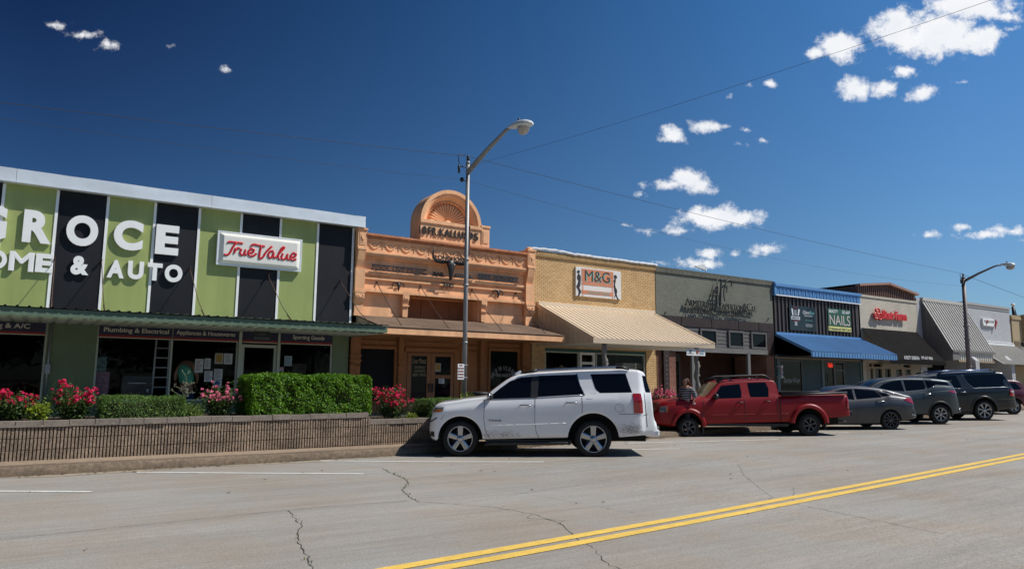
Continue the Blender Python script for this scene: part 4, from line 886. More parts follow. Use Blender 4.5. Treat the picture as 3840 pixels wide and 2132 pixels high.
m=MB();m.prism([(b[0],b[1]+.02),(a[0]-.12,a[1]+.16),(a[0]-.10,a[1]-.14),(b[0],b[1]-.02)],'y',23.95,24.05);m.box(a[0]-.1,a[0]+.02,23.97,24.03,a[1]-.03,a[1]+.03);m.build('antenna_cover',WHITE,t)
t=thing('hanging_sign','white board with a Double H emblem hung from the beige awning edge','sign',(W(*Z7(1810,1205),19.8)[0],19.8,2.6))
a=W(*Z7(1716,1165),19.8);b=W(*Z7(1908,1248),19.8);m=MB();m.box(a[0],b[0],19.79,19.81,b[1],a[1]-.03);m.build('board',WHITE,t)
m=MB();m.tube([(a[0]+.12,19.8,a[1]-.04),(a[0]+.12,19.8,3.03)],.006,5);m.tube([(b[0]-.12,19.8,a[1]-.04),(b[0]-.12,19.8,3.03)],.006,5);m.build('hanger',BLACK,t)
w=b[0]-a[0];h=a[1]-b[1];m=MB();m.tube([(a[0]+w*.2+.05*math.cos(q),19.785,b[1]+h*.58+.05*math.sin(q)) for q in [i*.5 for i in range(12)]],.008,5,closed=True);m.text('DOUBLE H',a[0]+w*.04,a[0]+w*.38,b[1]+h*.22,b[1]+h*.34,19.788,.003);m.text('S',a[0]+w*.17,a[0]+w*.23,b[1]+h*.50,b[1]+h*.66,19.785,.003);m.build('lettering',BLL,t)
m=MB();m.tube([(a[0]+w*.58+.055*math.cos(q),19.785,b[1]+h*.52+.06*math.sin(q)) for q in [i*.5 for i in range(12)]],.016,5,closed=True);m.text('S',a[0]+w*.54,a[0]+w*.64,b[1]+h*.28,b[1]+h*.78,19.78,.004,bold=.03);m.build('emblem',M('sign_orange',(.5,.12,.03),.5),t)
m=MB();m.box(a[0]+w*.68,a[0]+w*.92,19.782,19.789,b[1]+h*.26,b[1]+h*.38);m.build('tagline',M('sign_blue',(.05,.2,.32),.5),t)
m=MB();m.text('Supply',a[0]+w*.68,a[0]+w*.94,b[1]+h*.45,b[1]+h*.68,19.788,.003);m.build('lettering',M('sign_mid_grey',(.25,.25,.25),.5),t)
# ================= BLUE ROOF BARBER / NAILS =================
BLU=M('blue_metal',(.11,.27,.52),.4,.1,nz=((1,.08),)); DSID=M('dark_ribbed_siding',(.052,.040,.040),.6,nz=((1,.15,(1,1,.3)),))
T=thing('barber_and_nail_shop','blue trimmed barber and nail shop with dark ribbed siding','shop building',(34.8,YF,.5))
m=MB();m.shell(30.98,38.5,YF+.06,YF+12,.5,6.4);m.build('body',DARKROOM,T)
m=MB();x=31.02
m.box(31.0,38.5,YF+.03,YF+.06,4.1,6.2)
while x<38.45: m.box(x,x+.08,YF-.03,YF+.03,4.1,6.14); x+=.31
m.build('siding',DSID,T)
m=MB();m.box(31.0,38.56,YF-.10,YF+.2,6.16,6.58)
x=31.05
while x<38.45: m.box(x,x+.09,YF-.125,YF-.10,6.18,6.57); m.box(x+.14,x+.17,YF-.115,YF-.10,6.18,6.57); x+=.31
m.box(30.98,38.58,YF-.18,YF+.3,6.58,6.72);m.box(30.94,31.06,YF-.14,YF+.3,6.1,6.80);m.build('roof_trim',BLU,T)
m=MB();m.box(30.98,38.56,YF-.13,YF-.11,6.10,6.155);m.build('white_trim',WHITE,T)
t=thing('shop_awning','bright blue ribbed metal awning over the barber and nail shop','awning',(34.8,22,3))
m=MB();m.corrug(31.06,38.46,(YF-.05,4.14),(21.2,3.22),.235,.03,.35);m.build('ribbed_roof',BLU,t,fix=False)
m=MB();m.box(31.0,38.5,YF-.10,YF-.0,4.08,4.24);m.bar((31.05,YF,4.12),(31.05,21.2,3.19),.06,.14);m.bar((38.46,YF,4.12),(38.46,21.2,3.19),.06,.14);m.box(31.04,38.45,21.20,21.24,2.95,3.2)
x=31.1
while x<38.4: m.box(x,x+.12,21.18,21.2,2.96,3.19); x+=.235
m.build('edge_trim',BLU,t)
m=MB();m.quad((31.06,21.24,3.0),(38.45,21.24,3.0),(38.45,YF,3.0),(31.06,YF,3.0));m.build('soffit',DSID,t,fix=False)
LINT=M('grey_lintel',(.17,.165,.16),.8,nz=((2,.15),));BLG=M('blue_grey_wall',(.055,.085,.088),.8,nz=((1,.1),));TFR=M('teal_grey_frame',(.10,.16,.165),.6)
Y2=YF+.1
B2=zoom(2900,1300,1/7.1556)
bx=lambda u,v=600:W(*B2(u,v),Y2)[0]
m=MB();m.box(31.0,38.5,Y2-.12,Y2+.1,3.02,3.12);m.build('lintel',LINT,T)
m=MB();m.box(31.0,38.5,Y2-.06,Y2+.1,2.92,3.018);m.build('header',M('tan_header',(.25,.20,.15),.7),T)
m=MB();m.wall(31.0,38.5,.5,2.92,Y2,Y2+.1,[(bx(170),bx(770),.7,2.85),(bx(1350),bx(1900),.5,2.85)]);m.build('wall',BLG,T)
for u,v in ((92,150),(1285,1345),(2325,2370)): BX('door_post',TFR,T,bx(u),bx(v),Y2-.05,Y2-.002,.5,2.93)
f=framed(T,bx(165),bx(775),.7,2.85,Y2+.04,w=.04,fr=LINT,glass=DGLASS);f=framed(T,bx(1345),bx(1635),.5,2.85,Y2+.04,w=.05,fr=LINT,glass=DGLASS);d=framed(T,bx(1640),bx(1905),.5,2.85,Y2+.04,w=.06,fr=LINT,glass=DGLASS,name='door',rails=(2.4,))
t=thing('window_lettering','pale script lettering Barber Shop on the dark window','lettering',(bx(480),Y2,1.7))
for s_,a,b,c,e in (('Barber',278,522,820,962),('Shop',525,705,825,985)):
    X0=bx(a);X1=bx(b);ZT=W(*B2((a+b)/2,c),Y2)[1];ZB=W(*B2((a+b)/2,e),Y2)[1];m=MB();m.text(s_,X0,X1,ZB,ZT,Y2+.03,.004,shear=.3);m.build('word',GRW,t)
t=thing('neon_sign','red glowing neon Nails sign in the shop window','sign',(bx(1550),Y2+.1,2.3))
X0=bx(1480);X1=bx(1612);ZT=W(*B2(1540,415),Y2)[1];ZB=W(*B2(1540,550),Y2)[1];m=MB();m.text('Nails',X0,X1,ZB,ZT,Y2+.03,.01,shear=.2,bold=.03);m.build('neon_tube',M('neon_red',(.6,.02,.01),.4,emit=(1,.05,.02,.55)),t)
m=MB();m.tube([(bx(1440)+.12*math.cos(q),Y2+.02,2.02+.22*math.sin(q)) for q in [i*.5 for i in range(12)]],.012,5,closed=True);m.build('neon_ring',M('neon_dim',(.03,.15,.1),.4),t)
t=thing('barber_pole','small wall mounted barber pole with red white and blue stripes','barber pole',(31.1,Y2-.25,1.9))
px_=bx(222);zt=W(*B2(222,480),Y2-.3)[1];zb=W(*B2(222,840),Y2-.3)[1];h=zt-zb;px_=W(*B2(222,660),Y2-.3)[0]
m=MB();m.lathe([(.001,h*.82),(.07,h*.82),(.085,h*.9),(.06,h),(.001,h)],(px_,Y2-.3,zb),16);m.lathe([(.001,0),(.05,0),(.09,h*.1),(.07,h*.2),(.001,h*.2)],(px_,Y2-.3,zb),16);m.box(px_-.03,px_+.03,Y2-.3,Y2-.02,zb+h*.08,zb+h*.14);m.box(px_-.03,px_+.03,Y2-.3,Y2-.02,zb+h*.86,zb+h*.92);m.build('bracket',ALU,t)
m=MB();n=24;K=30
for i in range(K):
    for k in range(n):
        a0=2*math.pi*k/n;a1=2*math.pi*(k+1)/n;z0=zb+h*(.2+.62*i/K);z1=zb+h*(.2+.62*(i+1)/K)
        m.m=int((k/n*2+ i/K*4)*2)%4; m.m={0:0,1:1,2:0,3:2}[m.m]
        m.add([(px_+.065*math.cos(a0),Y2-.3+.065*math.sin(a0),z0),(px_+.065*math.cos(a1),Y2-.3+.065*math.sin(a1),z0),(px_+.065*math.cos(a1),Y2-.3+.065*math.sin(a1),z1),(px_+.065*math.cos(a0),Y2-.3+.065*math.sin(a0),z1)],[(0,1,2,3)],True)
m.build('striped_cylinder',[WHITE,M('pole_red',(.45,.01,.02),.3),M('pole_blue',(.02,.03,.2),.3)],t,fix=False)
# signs on siding
Y=YF-.07
def S9(u,v): return W(*Z9(u,v),Y)
t=thing('shop_sign','black board advertising a barber shop and the Glam Box Salon','sign',(33.5,Y,4.6))
x0=(S9(318,540)[0]);x1=S9(598,560)[0];zt=(S9(318,413)[1]+S9(594,436)[1])/2;zb=(S9(325,680)[1]+S9(600,690)[1])/2;BX('board',M('gloss_black',(.008,.010,.014),.12),t,x0,x1,Y,YF-.03,zb,zt)
w=x1-x0;h=zt-zb
m=MB();m.box(x0+w*.05,x0+w*.38,Y-.012,Y-.002,zb+h*.44,zb+h*.56)
for k in range(5): m.box(x0+w*(.17+.0*k),x0+w*.27,Y-.010,Y-.001,zb+h*(.62+.045*k),zb+h*(.635+.045*k)); m.box(x0+w*.18,x0+w*.27,Y-.010,Y-.001,zb+h*(.2+.045*k),zb+h*(.22+.045*k))
m.prism([(x0+w*.10,zb+h*.6),(x0+w*.14,zb+h*.6),(x0+w*.13,zb+h*.86),(x0+w*.07,zb+h*.88)],'y',Y-.01,Y-.001);m.prism([(x0+w*.30,zb+h*.6),(x0+w*.34,zb+h*.6),(x0+w*.39,zb+h*.86),(x0+w*.33,zb+h*.88)],'y',Y-.01,Y-.001)
m.text('SALON',x0+w*.56,x0+w*.86,zb+h*.60,zb+h*.66,Y-.002,.004);m.text('Glam',x0+w*.50,x0+w*.76,zb+h*.70,zb+h*.84,Y-.002,.004,shear=.3);m.text('ENTRANCE ON',x0+w*.6,x0+w*.86,zb+h*.25,zb+h*.29,Y-.002,.004);m.text('MUSTANG ST.',x0+w*.6,x0+w*.86,zb+h*.18,zb+h*.22,Y-.002,.004);m.build('lettering',M('sign_bright',(.7,.7,.7),.5),t)
m=MB();m.text('BARBER SHOP',x0+w*.07,x0+w*.36,zb+h*.465,zb+h*.535,Y-.0125,.003,bold=.02);m.build('lettering',BLL,t)
m=MB();m.text('GROCE\'S',x0+w*.13,x0+w*.32,zb+h*.90,zb+h*.96,Y-.002,.004,bold=.02);m.box(x0+w*.12,x0+w*.34,Y-.01,Y-.001,zb+h*.37,zb+h*.40);m.build('lettering',REDB,t)
m=MB();m.text('Box',x0+w*.77,x0+w*.95,zb+h*.70,zb+h*.84,Y-.002,.004,shear=.3);m.text('979-567-0033',x0+w*.58,x0+w*.86,zb+h*.42,zb+h*.46,Y-.002,.004);m.build('lettering',M('mint_letter',(.15,.45,.42),.5),t)
t=thing('shop_sign','green and yellow board reading Beauty Nails Professional Nail Care','sign',(36.5,Y,4.6))
x0=(S9(728,540)[0]+S9(738,640)[0])/2;x1=S9(975,600)[0];zt=(S9(728,443)[1]+S9(968,463)[1])/2;zb=(S9(740,684)[1]+S9(982,697)[1])/2;w=x1-x0;h=zt-zb
BX('board',M('sign_green',(.012,.085,.040),.5),t,x0,x1,Y,YF-.03,zb+h*.205,zt);BX('yellow_panel',M('sign_yellow',(.68,.62,.22),.5),t,x0+.01,x1-.01,Y-.002,YF-.03,zb,zb+h*.2)
m=MB();m.text('NAILS',x0+w*.06,x0+w*.96,zb+h*.27,zb+h*.72,Y-.001,.006,bold=.0);m.build('lettering',M('pinkish_white',(.60,.50,.44),.5),t)
m=MB();m.text('BEAUTY',x0+w*.04,x0+w*.44,zb+h*.80,zb+h*.95,Y-.001,.006,bold=.02,shear=.1);m.text('567-6439',x0+w*.62,x0+w*.97,zb+h*.80,zb+h*.95,Y-.001,.006,bold=.02);m.build('lettering',MC['sign_bright'],t)
m=MB();m.text('Professional Nail Care',x0+w*.03,x0+w*.97,zb+h*.04,zb+h*.15,Y-.003,.004,bold=.01);m.build('lettering',BLL,t)

# ================= PALE BRICK INSURANCE OFFICE =================
PBR=brick('pale_brick',(.60,.55,.46),(.53,.48,.39),(.34,.31,.26),.215,.078,.009,stain=.14)
T=thing('insurance_office','pale brick insurance office with a brown ribbed metal gable on top','shop building',(41.6,YF,.5))
m=MB();m.wall(38.60,44.70,2.9,6.70,YF,YF+.2);m.box(38.56,44.74,YF-.05,YF+.2,6.60,6.72);m.build('wall',PBR,T)
m=MB();m.shell(38.62,44.7,YF+.1,YF+10,.5,6.5);m.build('body',DARKROOM,T)
BRW=M('brown_metal',(.165,.085,.060),.55,.1,nz=((1,.1),));BRT=M('copper_brown_trim',(.34,.19,.14),.5)
m=MB();m.prism([(38.55,6.72),(44.72,6.72),(44.72,7.10),(41.6,7.52),(38.55,7.20)],'y',YF+.06,YF+11)
x=38.6
while x<44.6:
    tp=7.20+(7.52-7.20)*(x-38.55)/3.05 if x<41.6 else 7.52-(x-41.6)/3.12*.42
    m.box(x,x+.07,YF+.02,YF+.06,6.74,tp-.02); x+=.2
m.build('gable',BRW,T)
m=MB();m.bar((38.5,YF-.02,7.24),(41.62,YF-.02,7.56),.30,.13);m.bar((41.58,YF-.02,7.56),(44.78,YF-.02,7.13),.30,.13)
m.build('gable_trim',BRT,T)
m=MB();m.add([(38.5,YF+.1,7.30),(41.6,YF+.1,7.62),(41.6,YF+11,7.62),(38.5,YF+11,7.30),(44.78,YF+.1,7.19),(44.78,YF+11,7.19)],[(0,1,2,3),(1,4,5,2)]);m.build('roof',WHITE,T,fix=False)
t=thing('shop_awning','black fabric awning with white phone number lettering on its valance','awning',(41.5,22.4,2.8))
FAB=M('black_canvas',(.010,.009,.009),1.0,nz=((2,.2),),bp=(3,.3,.03),spec=.1)
m=MB();m.grid([[(38.66+5.86*i/10,YF-.01-(YF-21.65)*j/6,4.82-(4.82-3.02)*j/6-.03*math.sin(math.pi*j/6)) for j in range(7)] for i in range(11)]);m.build('canopy_cloth',FAB,t,fix=False)
m=MB();m.box(38.66,44.52,21.64,21.66,2.80,3.02);m.prism([(21.66,3.0),(YF,4.8),(YF,2.9),(21.66,2.75)],'x',44.49,44.52);m.build('valance',FAB,t)
V3=zoom(3240,1300,400/2576)
m=MB()
for s_,a,b,c,e in (('KRISTI SEBERA',980,1350,220,302),('979-567-9866',1392,1665,230,302)):
    X0=W(*V3(a,260),21.62)[0];X1=W(*V3(b,265),21.62)[0];ZT=W(*V3((a+b)/2,c),21.62)[1];ZB=W(*V3((a+b)/2,e),21.62)[1];m.text(s_,X0,X1,ZB,ZT,21.638,.004,bold=.01)
m.build('lettering',MC['sign_bright'],t)
CRMF=M('cream_frame',(.30,.25,.18),.7,nz=((2,.1),))
vx=lambda u:W(*V3(u,500),YF+.05)[0]
m=MB();ops=[(vx(150),vx(210),.6,2.55),(vx(262),vx(425),.6,2.55),(vx(495),vx(640),.5,2.55),(vx(765),vx(915),.6,2.55),(vx(985),vx(1120),.6,2.55),(vx(128),vx(200),2.66,2.82),(vx(235),vx(420),2.66,2.82),(vx(955),vx(1115),2.66,2.82)]
m.wall(38.9,44.7,.5,2.95,YF+.04,YF+.16,ops);m.build('shopfront_frame',CRMF,T)
m=MB();m.wall(38.60,38.9,.5,2.95,YF,YF+.2);m.build('brick_pier',PBR,T)
BX('pane',DGLASS,T,38.95,44.5,YF+.14,YF+.15,.5,2.9)
m=MB()
for a,b in ((vx(270),vx(365)),(vx(1000),vx(1110)),(vx(775),vx(900))):
    for k in range(14): m.box(a,b,YF+.12,YF+.135,1.2+k*.09,1.23+k*.09)
m.build('blind',M('blind_grey',(.14,.15,.15),.7),T)
m=MB();m.box(vx(505),vx(625),YF+.10,YF+.13,1.5,1.75);m.build('door_notice',M('notice_red',(.18,.02,.006),.6),T)
for a,b,l in ((448,920,'cream board reading Payne Industries under the blue awning end'),(1140,1640,'cream board reading Payne Industries right under the phone number')):
    Yp=YF-.25;x0=W(*V3(a,400),Yp)[0];x1=W(*V3(b,400),Yp)[0];zt=W(*V3((a+b)/2,328),Yp)[1];zb=W(*V3((a+b)/2,478),Yp)[1]
    t=thing('hanging_sign',l,'sign',((x0+x1)/2,Yp,zb));BX('board',M('sign_cream',(.33,.29,.23),.6),t,x0,x1,Yp,Yp+.03,zb,zt)
    m=MB();m.text('PAYNE INDUSTRIES',x0+.06,x1-.06,zb+(zt-zb)*.38,zb+(zt-zb)*.78,Yp-.001,.004,bold=.01);m.box(x0+.06,x1-.06,Yp-.005,Yp-.001,zb+.06,zb+.075);m.build('lettering',BLL,t)
    m=MB();m.bar((x0+.1,Yp+.015,zt),(x0+.1,Yp+.015,3.25),.01);m.bar((x1-.1,Yp+.015,zt),(x1-.1,Yp+.015,3.25),.01);m.build('hanger',BLACK,t)
# red raised lettering
t=thing('sign_lettering','red raised lettering with three red ovals on the pale brick','sign',(42,YF-.1,5.2))
Y=YF-.12;RL=M('raised_letter_red',(.62,.015,.015),.4)  # plain red of the raised letters and ovals
def S(u,v): return W(*Z9(u,v),Y)
m=MB();x0=S(1305,520)[0];x1=S(1445,520)[0];zt=S(1375,470)[1];zb=S(1375,562)[1];m.text('State',x0,x1,zb,zt,Y,.06,bold=.05)
m.build('word',RL,t);m=MB();x0=S(1443,530)[0];x1=S(1565,545)[0];zt=S(1505,483)[1];zb=S(1505,574)[1];m.text('Farm',x0,x1,zb,zt,Y,.06,bold=.05);m.build('word',RL,t)
for (u,v) in ((1252,478),(1236,525),(1275,533)):
    c=S(u,v);m=MB();P=[(c[0]+.21*math.cos(q),Y-.05,c[1]+.17*math.sin(q)) for q in [i*math.pi/9 for i in range(18)]];m.tube(P,.05,8,closed=True);m.tube([(c[0]-.11,Y-.05,c[1]),(c[0]+.11,Y-.05,c[1])],.05,8);m.build('oval',RL,t)
# ================= WHITE BRICK WITH STEEP GREY ROOF =================
WBR=brick('white_painted_brick',(.50,.50,.51),(.46,.46,.47),(.33,.33,.35),.22,.085,.010,stain=.08,rough=.6)
T=thing('mansard_shop','white brick shop behind a tall steep grey ribbed metal awning roof','shop building',(47.5,YF,.5))
m=MB();m.box(44.72,50.4,YF,YF+10,3.3,6.95);m.build('wall',WBR,T)
BX('brick_pier',WBR,T,44.75,45.5,YF+.02,YF+.4,.5,3.3);BX('brick_pier',WBR,T,49.2,50.4,YF+.02,YF+.4,.5,3.3)
BX('window',DGLASS,T,45.5,49.2,YF+.1,YF+.2,.9,3.0);BX('header',CRMF,T,45.5,49.2,YF+.05,YF+.25,3.0,3.3)
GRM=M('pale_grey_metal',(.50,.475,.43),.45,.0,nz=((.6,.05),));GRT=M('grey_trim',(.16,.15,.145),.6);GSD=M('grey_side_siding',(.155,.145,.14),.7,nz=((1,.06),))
t=thing('shop_awning','tall steep grey ribbed metal awning with brown board along its foot','awning',(47.6,22.2,3.1))
fy,fz=21.57,3.72
m=MB();m.corrug(45.28,50.42,(YF-.02,6.86),(fy,fz),.30,.06,.42);m.build('ribbed_roof',GRM,t,fix=False)
m=MB();m.box(45.22,50.46,YF-.14,YF+.1,6.80,7.0);m.bar((45.25,YF-.02,6.86),(45.25,fy,fz),.05,.06);m.build('ridge_trim',GRM,t)
m=MB();m.box(45.2,50.5,fy-.08,fy+.02,3.60,3.72);m.build('gutter_board',GRT,t)
m=MB();m.corrug(46.0,50.35,(fy+.04,3.60),(fy+.041,3.14),.27,.05,.42);m.build('skirt_siding',GRM,t,fix=False);BX('skirt_board',M('tan_board',(.30,.22,.13),.7,nz=((3,.1),)),t,45.9,50.4,fy-.02,fy+.03,3.04,3.14)
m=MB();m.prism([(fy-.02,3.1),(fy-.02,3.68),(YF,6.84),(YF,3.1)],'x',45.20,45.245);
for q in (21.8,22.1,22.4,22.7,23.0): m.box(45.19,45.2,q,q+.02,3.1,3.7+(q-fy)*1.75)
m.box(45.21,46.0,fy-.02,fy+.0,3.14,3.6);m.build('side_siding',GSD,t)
for xx,lab in ((50.55,'white brick wing wall beside the foot of the steep grey awning'),(57.2,'white brick wing wall between the white and the tan building')):
    if xx>55: continue
LZ=zoom(3560,1250,280/2224)
def wing(u0,v0,lab):
    # slanted brick buttress, sits under awning end
    X=W(*LZ(u0,v0),21.6)[0]
    m=MB()
    for dx in (0,.24): m.prism([(21.35,.4),(21.35,3.15),(21.75,3.55),(YF-.01,3.55),(YF-.01,.4)],'x',X+dx,X+dx+.22)
    return tag(m.build('wing_wall',WBR),lab,'wall')
wing(640,700,'white brick wing wall under the left part of the steep grey awning')
wing(1700,700,'white brick wing wall at the right end of the steep grey awning')
T=thing('gift_shop','white painted brick shop with a small hexagonal sign','shop building',(53.7,YF,.5))
m=MB();m.box(50.42,57.0,YF,YF+12,3.2,6.95);m.box(50.42,51.4,YF+.02,YF+12,.5,3.2);m.build('wall',WBR,T)
m=MB();m.box(50.38,57.06,YF-.07,YF+12,6.95,7.10);m.box(50.38,57.06,YF-.04,YF+12.0,6.80,6.86);m.build('coping',M('grey_coping',(.36,.34,.32),.7),T)
BX('window',DGLASS,T,51.4,57.0,YF+.3,YF+.4,.5,3.2)
t=thing('shop_awning','low pale ribbed metal awning below the white brick wall at the far right','awning',(56,22,3))
m=MB();m.corrug(50.6,62.5,(YF-.05,4.38),(21.1,3.0),.26,.045,.4);m.build('ribbed_roof',GRM,t,fix=False);m=MB();m.box(50.5,57.1,YF-.14,YF,4.38,4.52);m.box(50.6,57.0,YF-.10,YF-.01,4.56,4.62);m.build('ridge_trim',WHITE,t)
t=thing('shop_sign','small six sided white sign with red ribbon on the white brick wall','sign',(54.5,YF-.1,5.5))
Y=YF-.12
def S(u,v): return W(*Z10(u,v),Y)
m=MB();m.prism([S(960,548),S(1085,562),S(1098,600),S(1085,640),S(972,628),S(962,590)],'y',Y,YF);m.build('board',WHITE,t)
x0=S(975,580)[0];x1=S(1078,585)[0];zt=S(1020,572)[1];zb=S(1020,600)[1];m=MB();m.text('EPIC CREATIONS',x0,x1,zb,zt,Y-.002,.006);m.text('Florals & Boutique',x0+.25,x1-.3,zb-.32,zb-.18,Y-.002,.006);m.build('lettering',M('sign_mid_grey',(.25,.25,.25),.5),t)
m=MB();m.tube([(*(lambda q:(q[0],Y-.03,q[1]))(S(1085,562)),),(*(lambda q:(q[0],Y-.03,q[1]))(S(1103,590)),),(*(lambda q:(q[0],Y-.03,q[1]))(S(1090,632)),),(*(lambda q:(q[0],Y-.03,q[1]))(S(1090,672)),)],[.04,.13,.10,.03],8,flat=.3)
m.tube([(*(lambda q:(q[0],Y-.03,q[1]))(S(1000,600)),),(*(lambda q:(q[0],Y-.03,q[1]))(S(1008,565)),)],[.1,.03],8,flat=.3);m.build('ribbon',M('ribbon_red',(.40,.03,.02),.5),t)
# ================= TAN STUCCO =================
TST=M('tan_stucco',(.36,.27,.16),.85,nz=((.5,.12),(6,.08)))
T=thing('tan_building','tan stucco building at the far right edge','building',(62,YF,.5))
m=MB();m.box(57.1,59.2,YF-.06,YF+12,.5,6.6);m.box(59.22,70,YF-.3,YF+12,4.7,6.72);m.box(59.22,70,YF+.05,YF+12,.5,4.69);m.box(57.1,59.1,YF-.12,YF-.06,6.3,6.45)
m.box(58.7,59.2,YF-.35,YF-.06,4.6,6.7);m.build('wall',TST,T)
m=MB()
for k in range(14): m.box(57.3,58.6,YF-.09,YF-.06,3.0+k*.13,3.09+k*.13)
m.build('louvre',M('brown_louvre',(.20,.15,.10),.7),T)
a=W(*Z10(1395,830),YF-.4);m=MB();m.lathe([(.001,-.2),(.14,-.1),(.16,.1),(.001,.16)],(a[0],YF-.4,a[1]),12);m.box(a[0]-.02,a[0]+.02,YF-.4,YF-.3,a[1],a[1]+.05);m.build('wall_lamp',BLACK,T)
a=W(*zoom(3560,950,280/1602)(1380,1300),YF+3);b=W(*zoom(3560,950,280/1602)(1380,1090),YF+3)
t=thing('roof_vent','thin dark flue pipe with a white round cap on the far right roof','vent',(a[0],YF+3,6.6));m=MB();m.tube([(a[0],YF+3,6.6),(a[0],YF+3,a[1]+(b[1]-a[1])*.75)],.11,10);m.prism([(a[0]+.1,a[1]-.1),(a[0]+.55,a[1]-.1),(a[0]+.15,a[1]+.7)],'y',YF+2.97,YF+3.03);m.build('flue',BLACK,t);m=MB();m.ball((a[0],YF+3,b[1]-.05),(.15,.15,.13),12,8);m.build('cap',WHITE,t)
# ================= LAMP POSTS AND WIRES =================
def lamppost(label,u,v,Yp,base_px,top_px,junction,elbow,head0,head1,zl,rb,rt,h_base,old):
    X,zt=W(*top_px,Yp); Xb=W(*base_px,Yp)[0]
    t=thing('street_lamp',label,'street lamp',(Xb,Yp,h_base))
    m=MB();m.tube([(Xb,Yp,h_base),((Xb+X)/2,Yp,(h_base+zt)/2),(X,Yp,zt)],[rb,(rb+rt)/2,rt],16);m.lathe([(rt*1.15,0),(rt*1.1,.06),(.001,.10)],(X,Yp,zt),14)
    for f in (.30,.52,.62): 
        zz=h_base+(zt-h_base)*f; m.lathe([(rb*1.12,-.03),(rb*1.12,.03)],(Xb+(X-Xb)*f,Yp,zz),14)
    m.build('pole',old,t)
    # arm runs out over the street
    J=Vector((X,Yp,W(*junction,Yp)[1])); yE,zE=WX(*elbow,X); y0,z0=WX(*head0,X); y1,z1=WX(*head1,X)
    m=MB();P=[J,Vector((X,Yp+(yE-Yp)*.5,J.z+(zE-J.z)*.55)),Vector((X,yE,zE)),Vector((X,(yE+y0)/2,(zE+z0)/2+.02)),Vector((X,y0,z0))];m.tube(P,[.075,.06,.045,.04,.038],12);m.build('arm',old,t)
    L_=abs(y1-y0);d=(Vector((X,y1,z1))-Vector((X,y0,z0)));
    h=MB();rows=[]
    prof=[(0,.05,.05),(.08,.07,.07),(.3,.13,.10),(.55,.17,.13),(.8,.165,.12),(.95,.11,.08),(1.0,.02,.02)]
    for (f,w_,hh) in prof:
        c=Vector((X,y0,z0))+d*f+Vector((0,0,.03)); rows.append([c+Vector((w_*math.cos(q),0,(hh if math.sin(q)>0 else hh*.55)*math.sin(q))) for q in [i*math.pi/8 for i in range(17)]])
    h.grid(rows);hd=h.build('lamp_head',M('lamp_enamel',(.62,.66,.66),.35),t)
    c=Vector((X,y0,z0))+d*.66;g=MB();g.ball((c.x,c.y,c.z-.05),(.135,.20,.17),14,10);g.build('lens',M('lamp_lens',(.42,.38,.33),.15,coat=.5),hd)
    g=MB();c=Vector((X,y0,z0))+d*.45;g.lathe([(.03,0),(.03,.07),(.001,.08)],(c.x,c.y,c.z+.14),10);g.build('photocell',BLACK,hd)
    q=MB();q.lathe([(.035,.10),(.05,.14),(.03,.18),(.05,.22),(.001,.25)],(X,Yp,zt),10);q.tube([(X-.28,Yp,zt-.1),(X+.15,Yp,zt-.12)],.015,5);q.lathe([(.03,-.25),(.035,-.05),(.001,0)],(X-.28,Yp,zt-.05),8);q.tube([(X-.28,Yp,zt-.05),(X-.32,Yp,zt+.2),(X-.1,Yp,zt+.25)],.012,5)
    zi=W(*zl,Yp)[1];q.tube([(X,Yp,zi),(X-.18,Yp-.03,zi)],.02,6);q.ball((X-.2,Yp-.03,zi),(.06,.06,.07),8,6);q.build('insulator',BLACK,t)
    return X,zt,zi
LP=zoom(1600,400,500/1430)
POLE=M('galvanised_pole',(.27,.27,.27),.5,.35,nz=((1.5,.15,(2,2,.3)),(20,.08)))
X1,zt1,zi1=lamppost('tall galvanised street lamp in front of the orange bar','','',16.9,(1740,1475),(1755,615),LP(455,705),LP(850,255),LP(885,240),LP(1122,190),LP(400,790),.068,.052,.55,POLE)
LQ=zoom(3560,950,280/1602)
X2,zt2,zi2=lamppost('distant brown street lamp in front of the steep grey awning','','',18.6,(3633,1385),LQ(298,530),LQ(325,605),LQ(970,275),LQ(1100,255),LQ(1415,262),LQ(240,690),.13,.09,.6,M('brown_weathered_pole',(.20,.165,.16),.6,.2,nz=((2,.15),)))
m=MB();zr=W(*Z5(1200,600),16.83)[1];m.box(X1+.045,X1+.075,16.84,16.90,zr-.42,zr+.42);tag(m.build('rusty_plate',RUST),'narrow rusty strip fixed to the near lamp post','plate')
t=thing('street_sign','small white and red sign about bicycles and skateboards strapped to the lamp post','sign',(X1-.15,16.8,1.9))
a=W(*Z6(1112,508),16.8);b=W(*Z6(1166,648),16.8);BX('panel',WHITE,t,a[0],b[0],16.79,16.80,b[1],a[1])
m=MB();w=b[0]-a[0];h=a[1]-b[1]
for i,s_ in enumerate(('NO','BICYCLES','SCOOTERS OR','SKATEBOARDS','ON SIDEWALK')):
    k=.25 if s_=='NO' else .06; m.text(s_,a[0]+w*k,b[0]-w*k,a[1]-h*(.15+.19*i),a[1]-h*(.05+.19*i),16.788,.003,bold=.02)
m.build('lettering',REDB,t);m=MB();m.tube([(a[0]+w*.5,16.81,a[1]-.03),(X1+.05,16.81,a[1]-.03)],.012,5);m.tube([(a[0]+w*.5,16.81,b[1]+.05),(X1+.05,16.81,b[1]+.05)],.012,5);m.build('strap',GALV,t)
CAB=M('cable',(.02,.02,.022),.7)
def cable(label,A,B,sag,r,mid=()):
    A=Vector(A);B=Vector(B);n=40;m=MB();m.tube([A.lerp(B,i/n)+Vector((0,0,-4*sag*(i/n)*(1-i/n))) for i in range(n+1)],r,5,caps=False);return tag(m.build('power_cable',CAB,fix=False),label,'cable')
zb=zt1+.22
def at(px,py,Y): a=W(px,py,Y); return (a[0],Y,a[1])
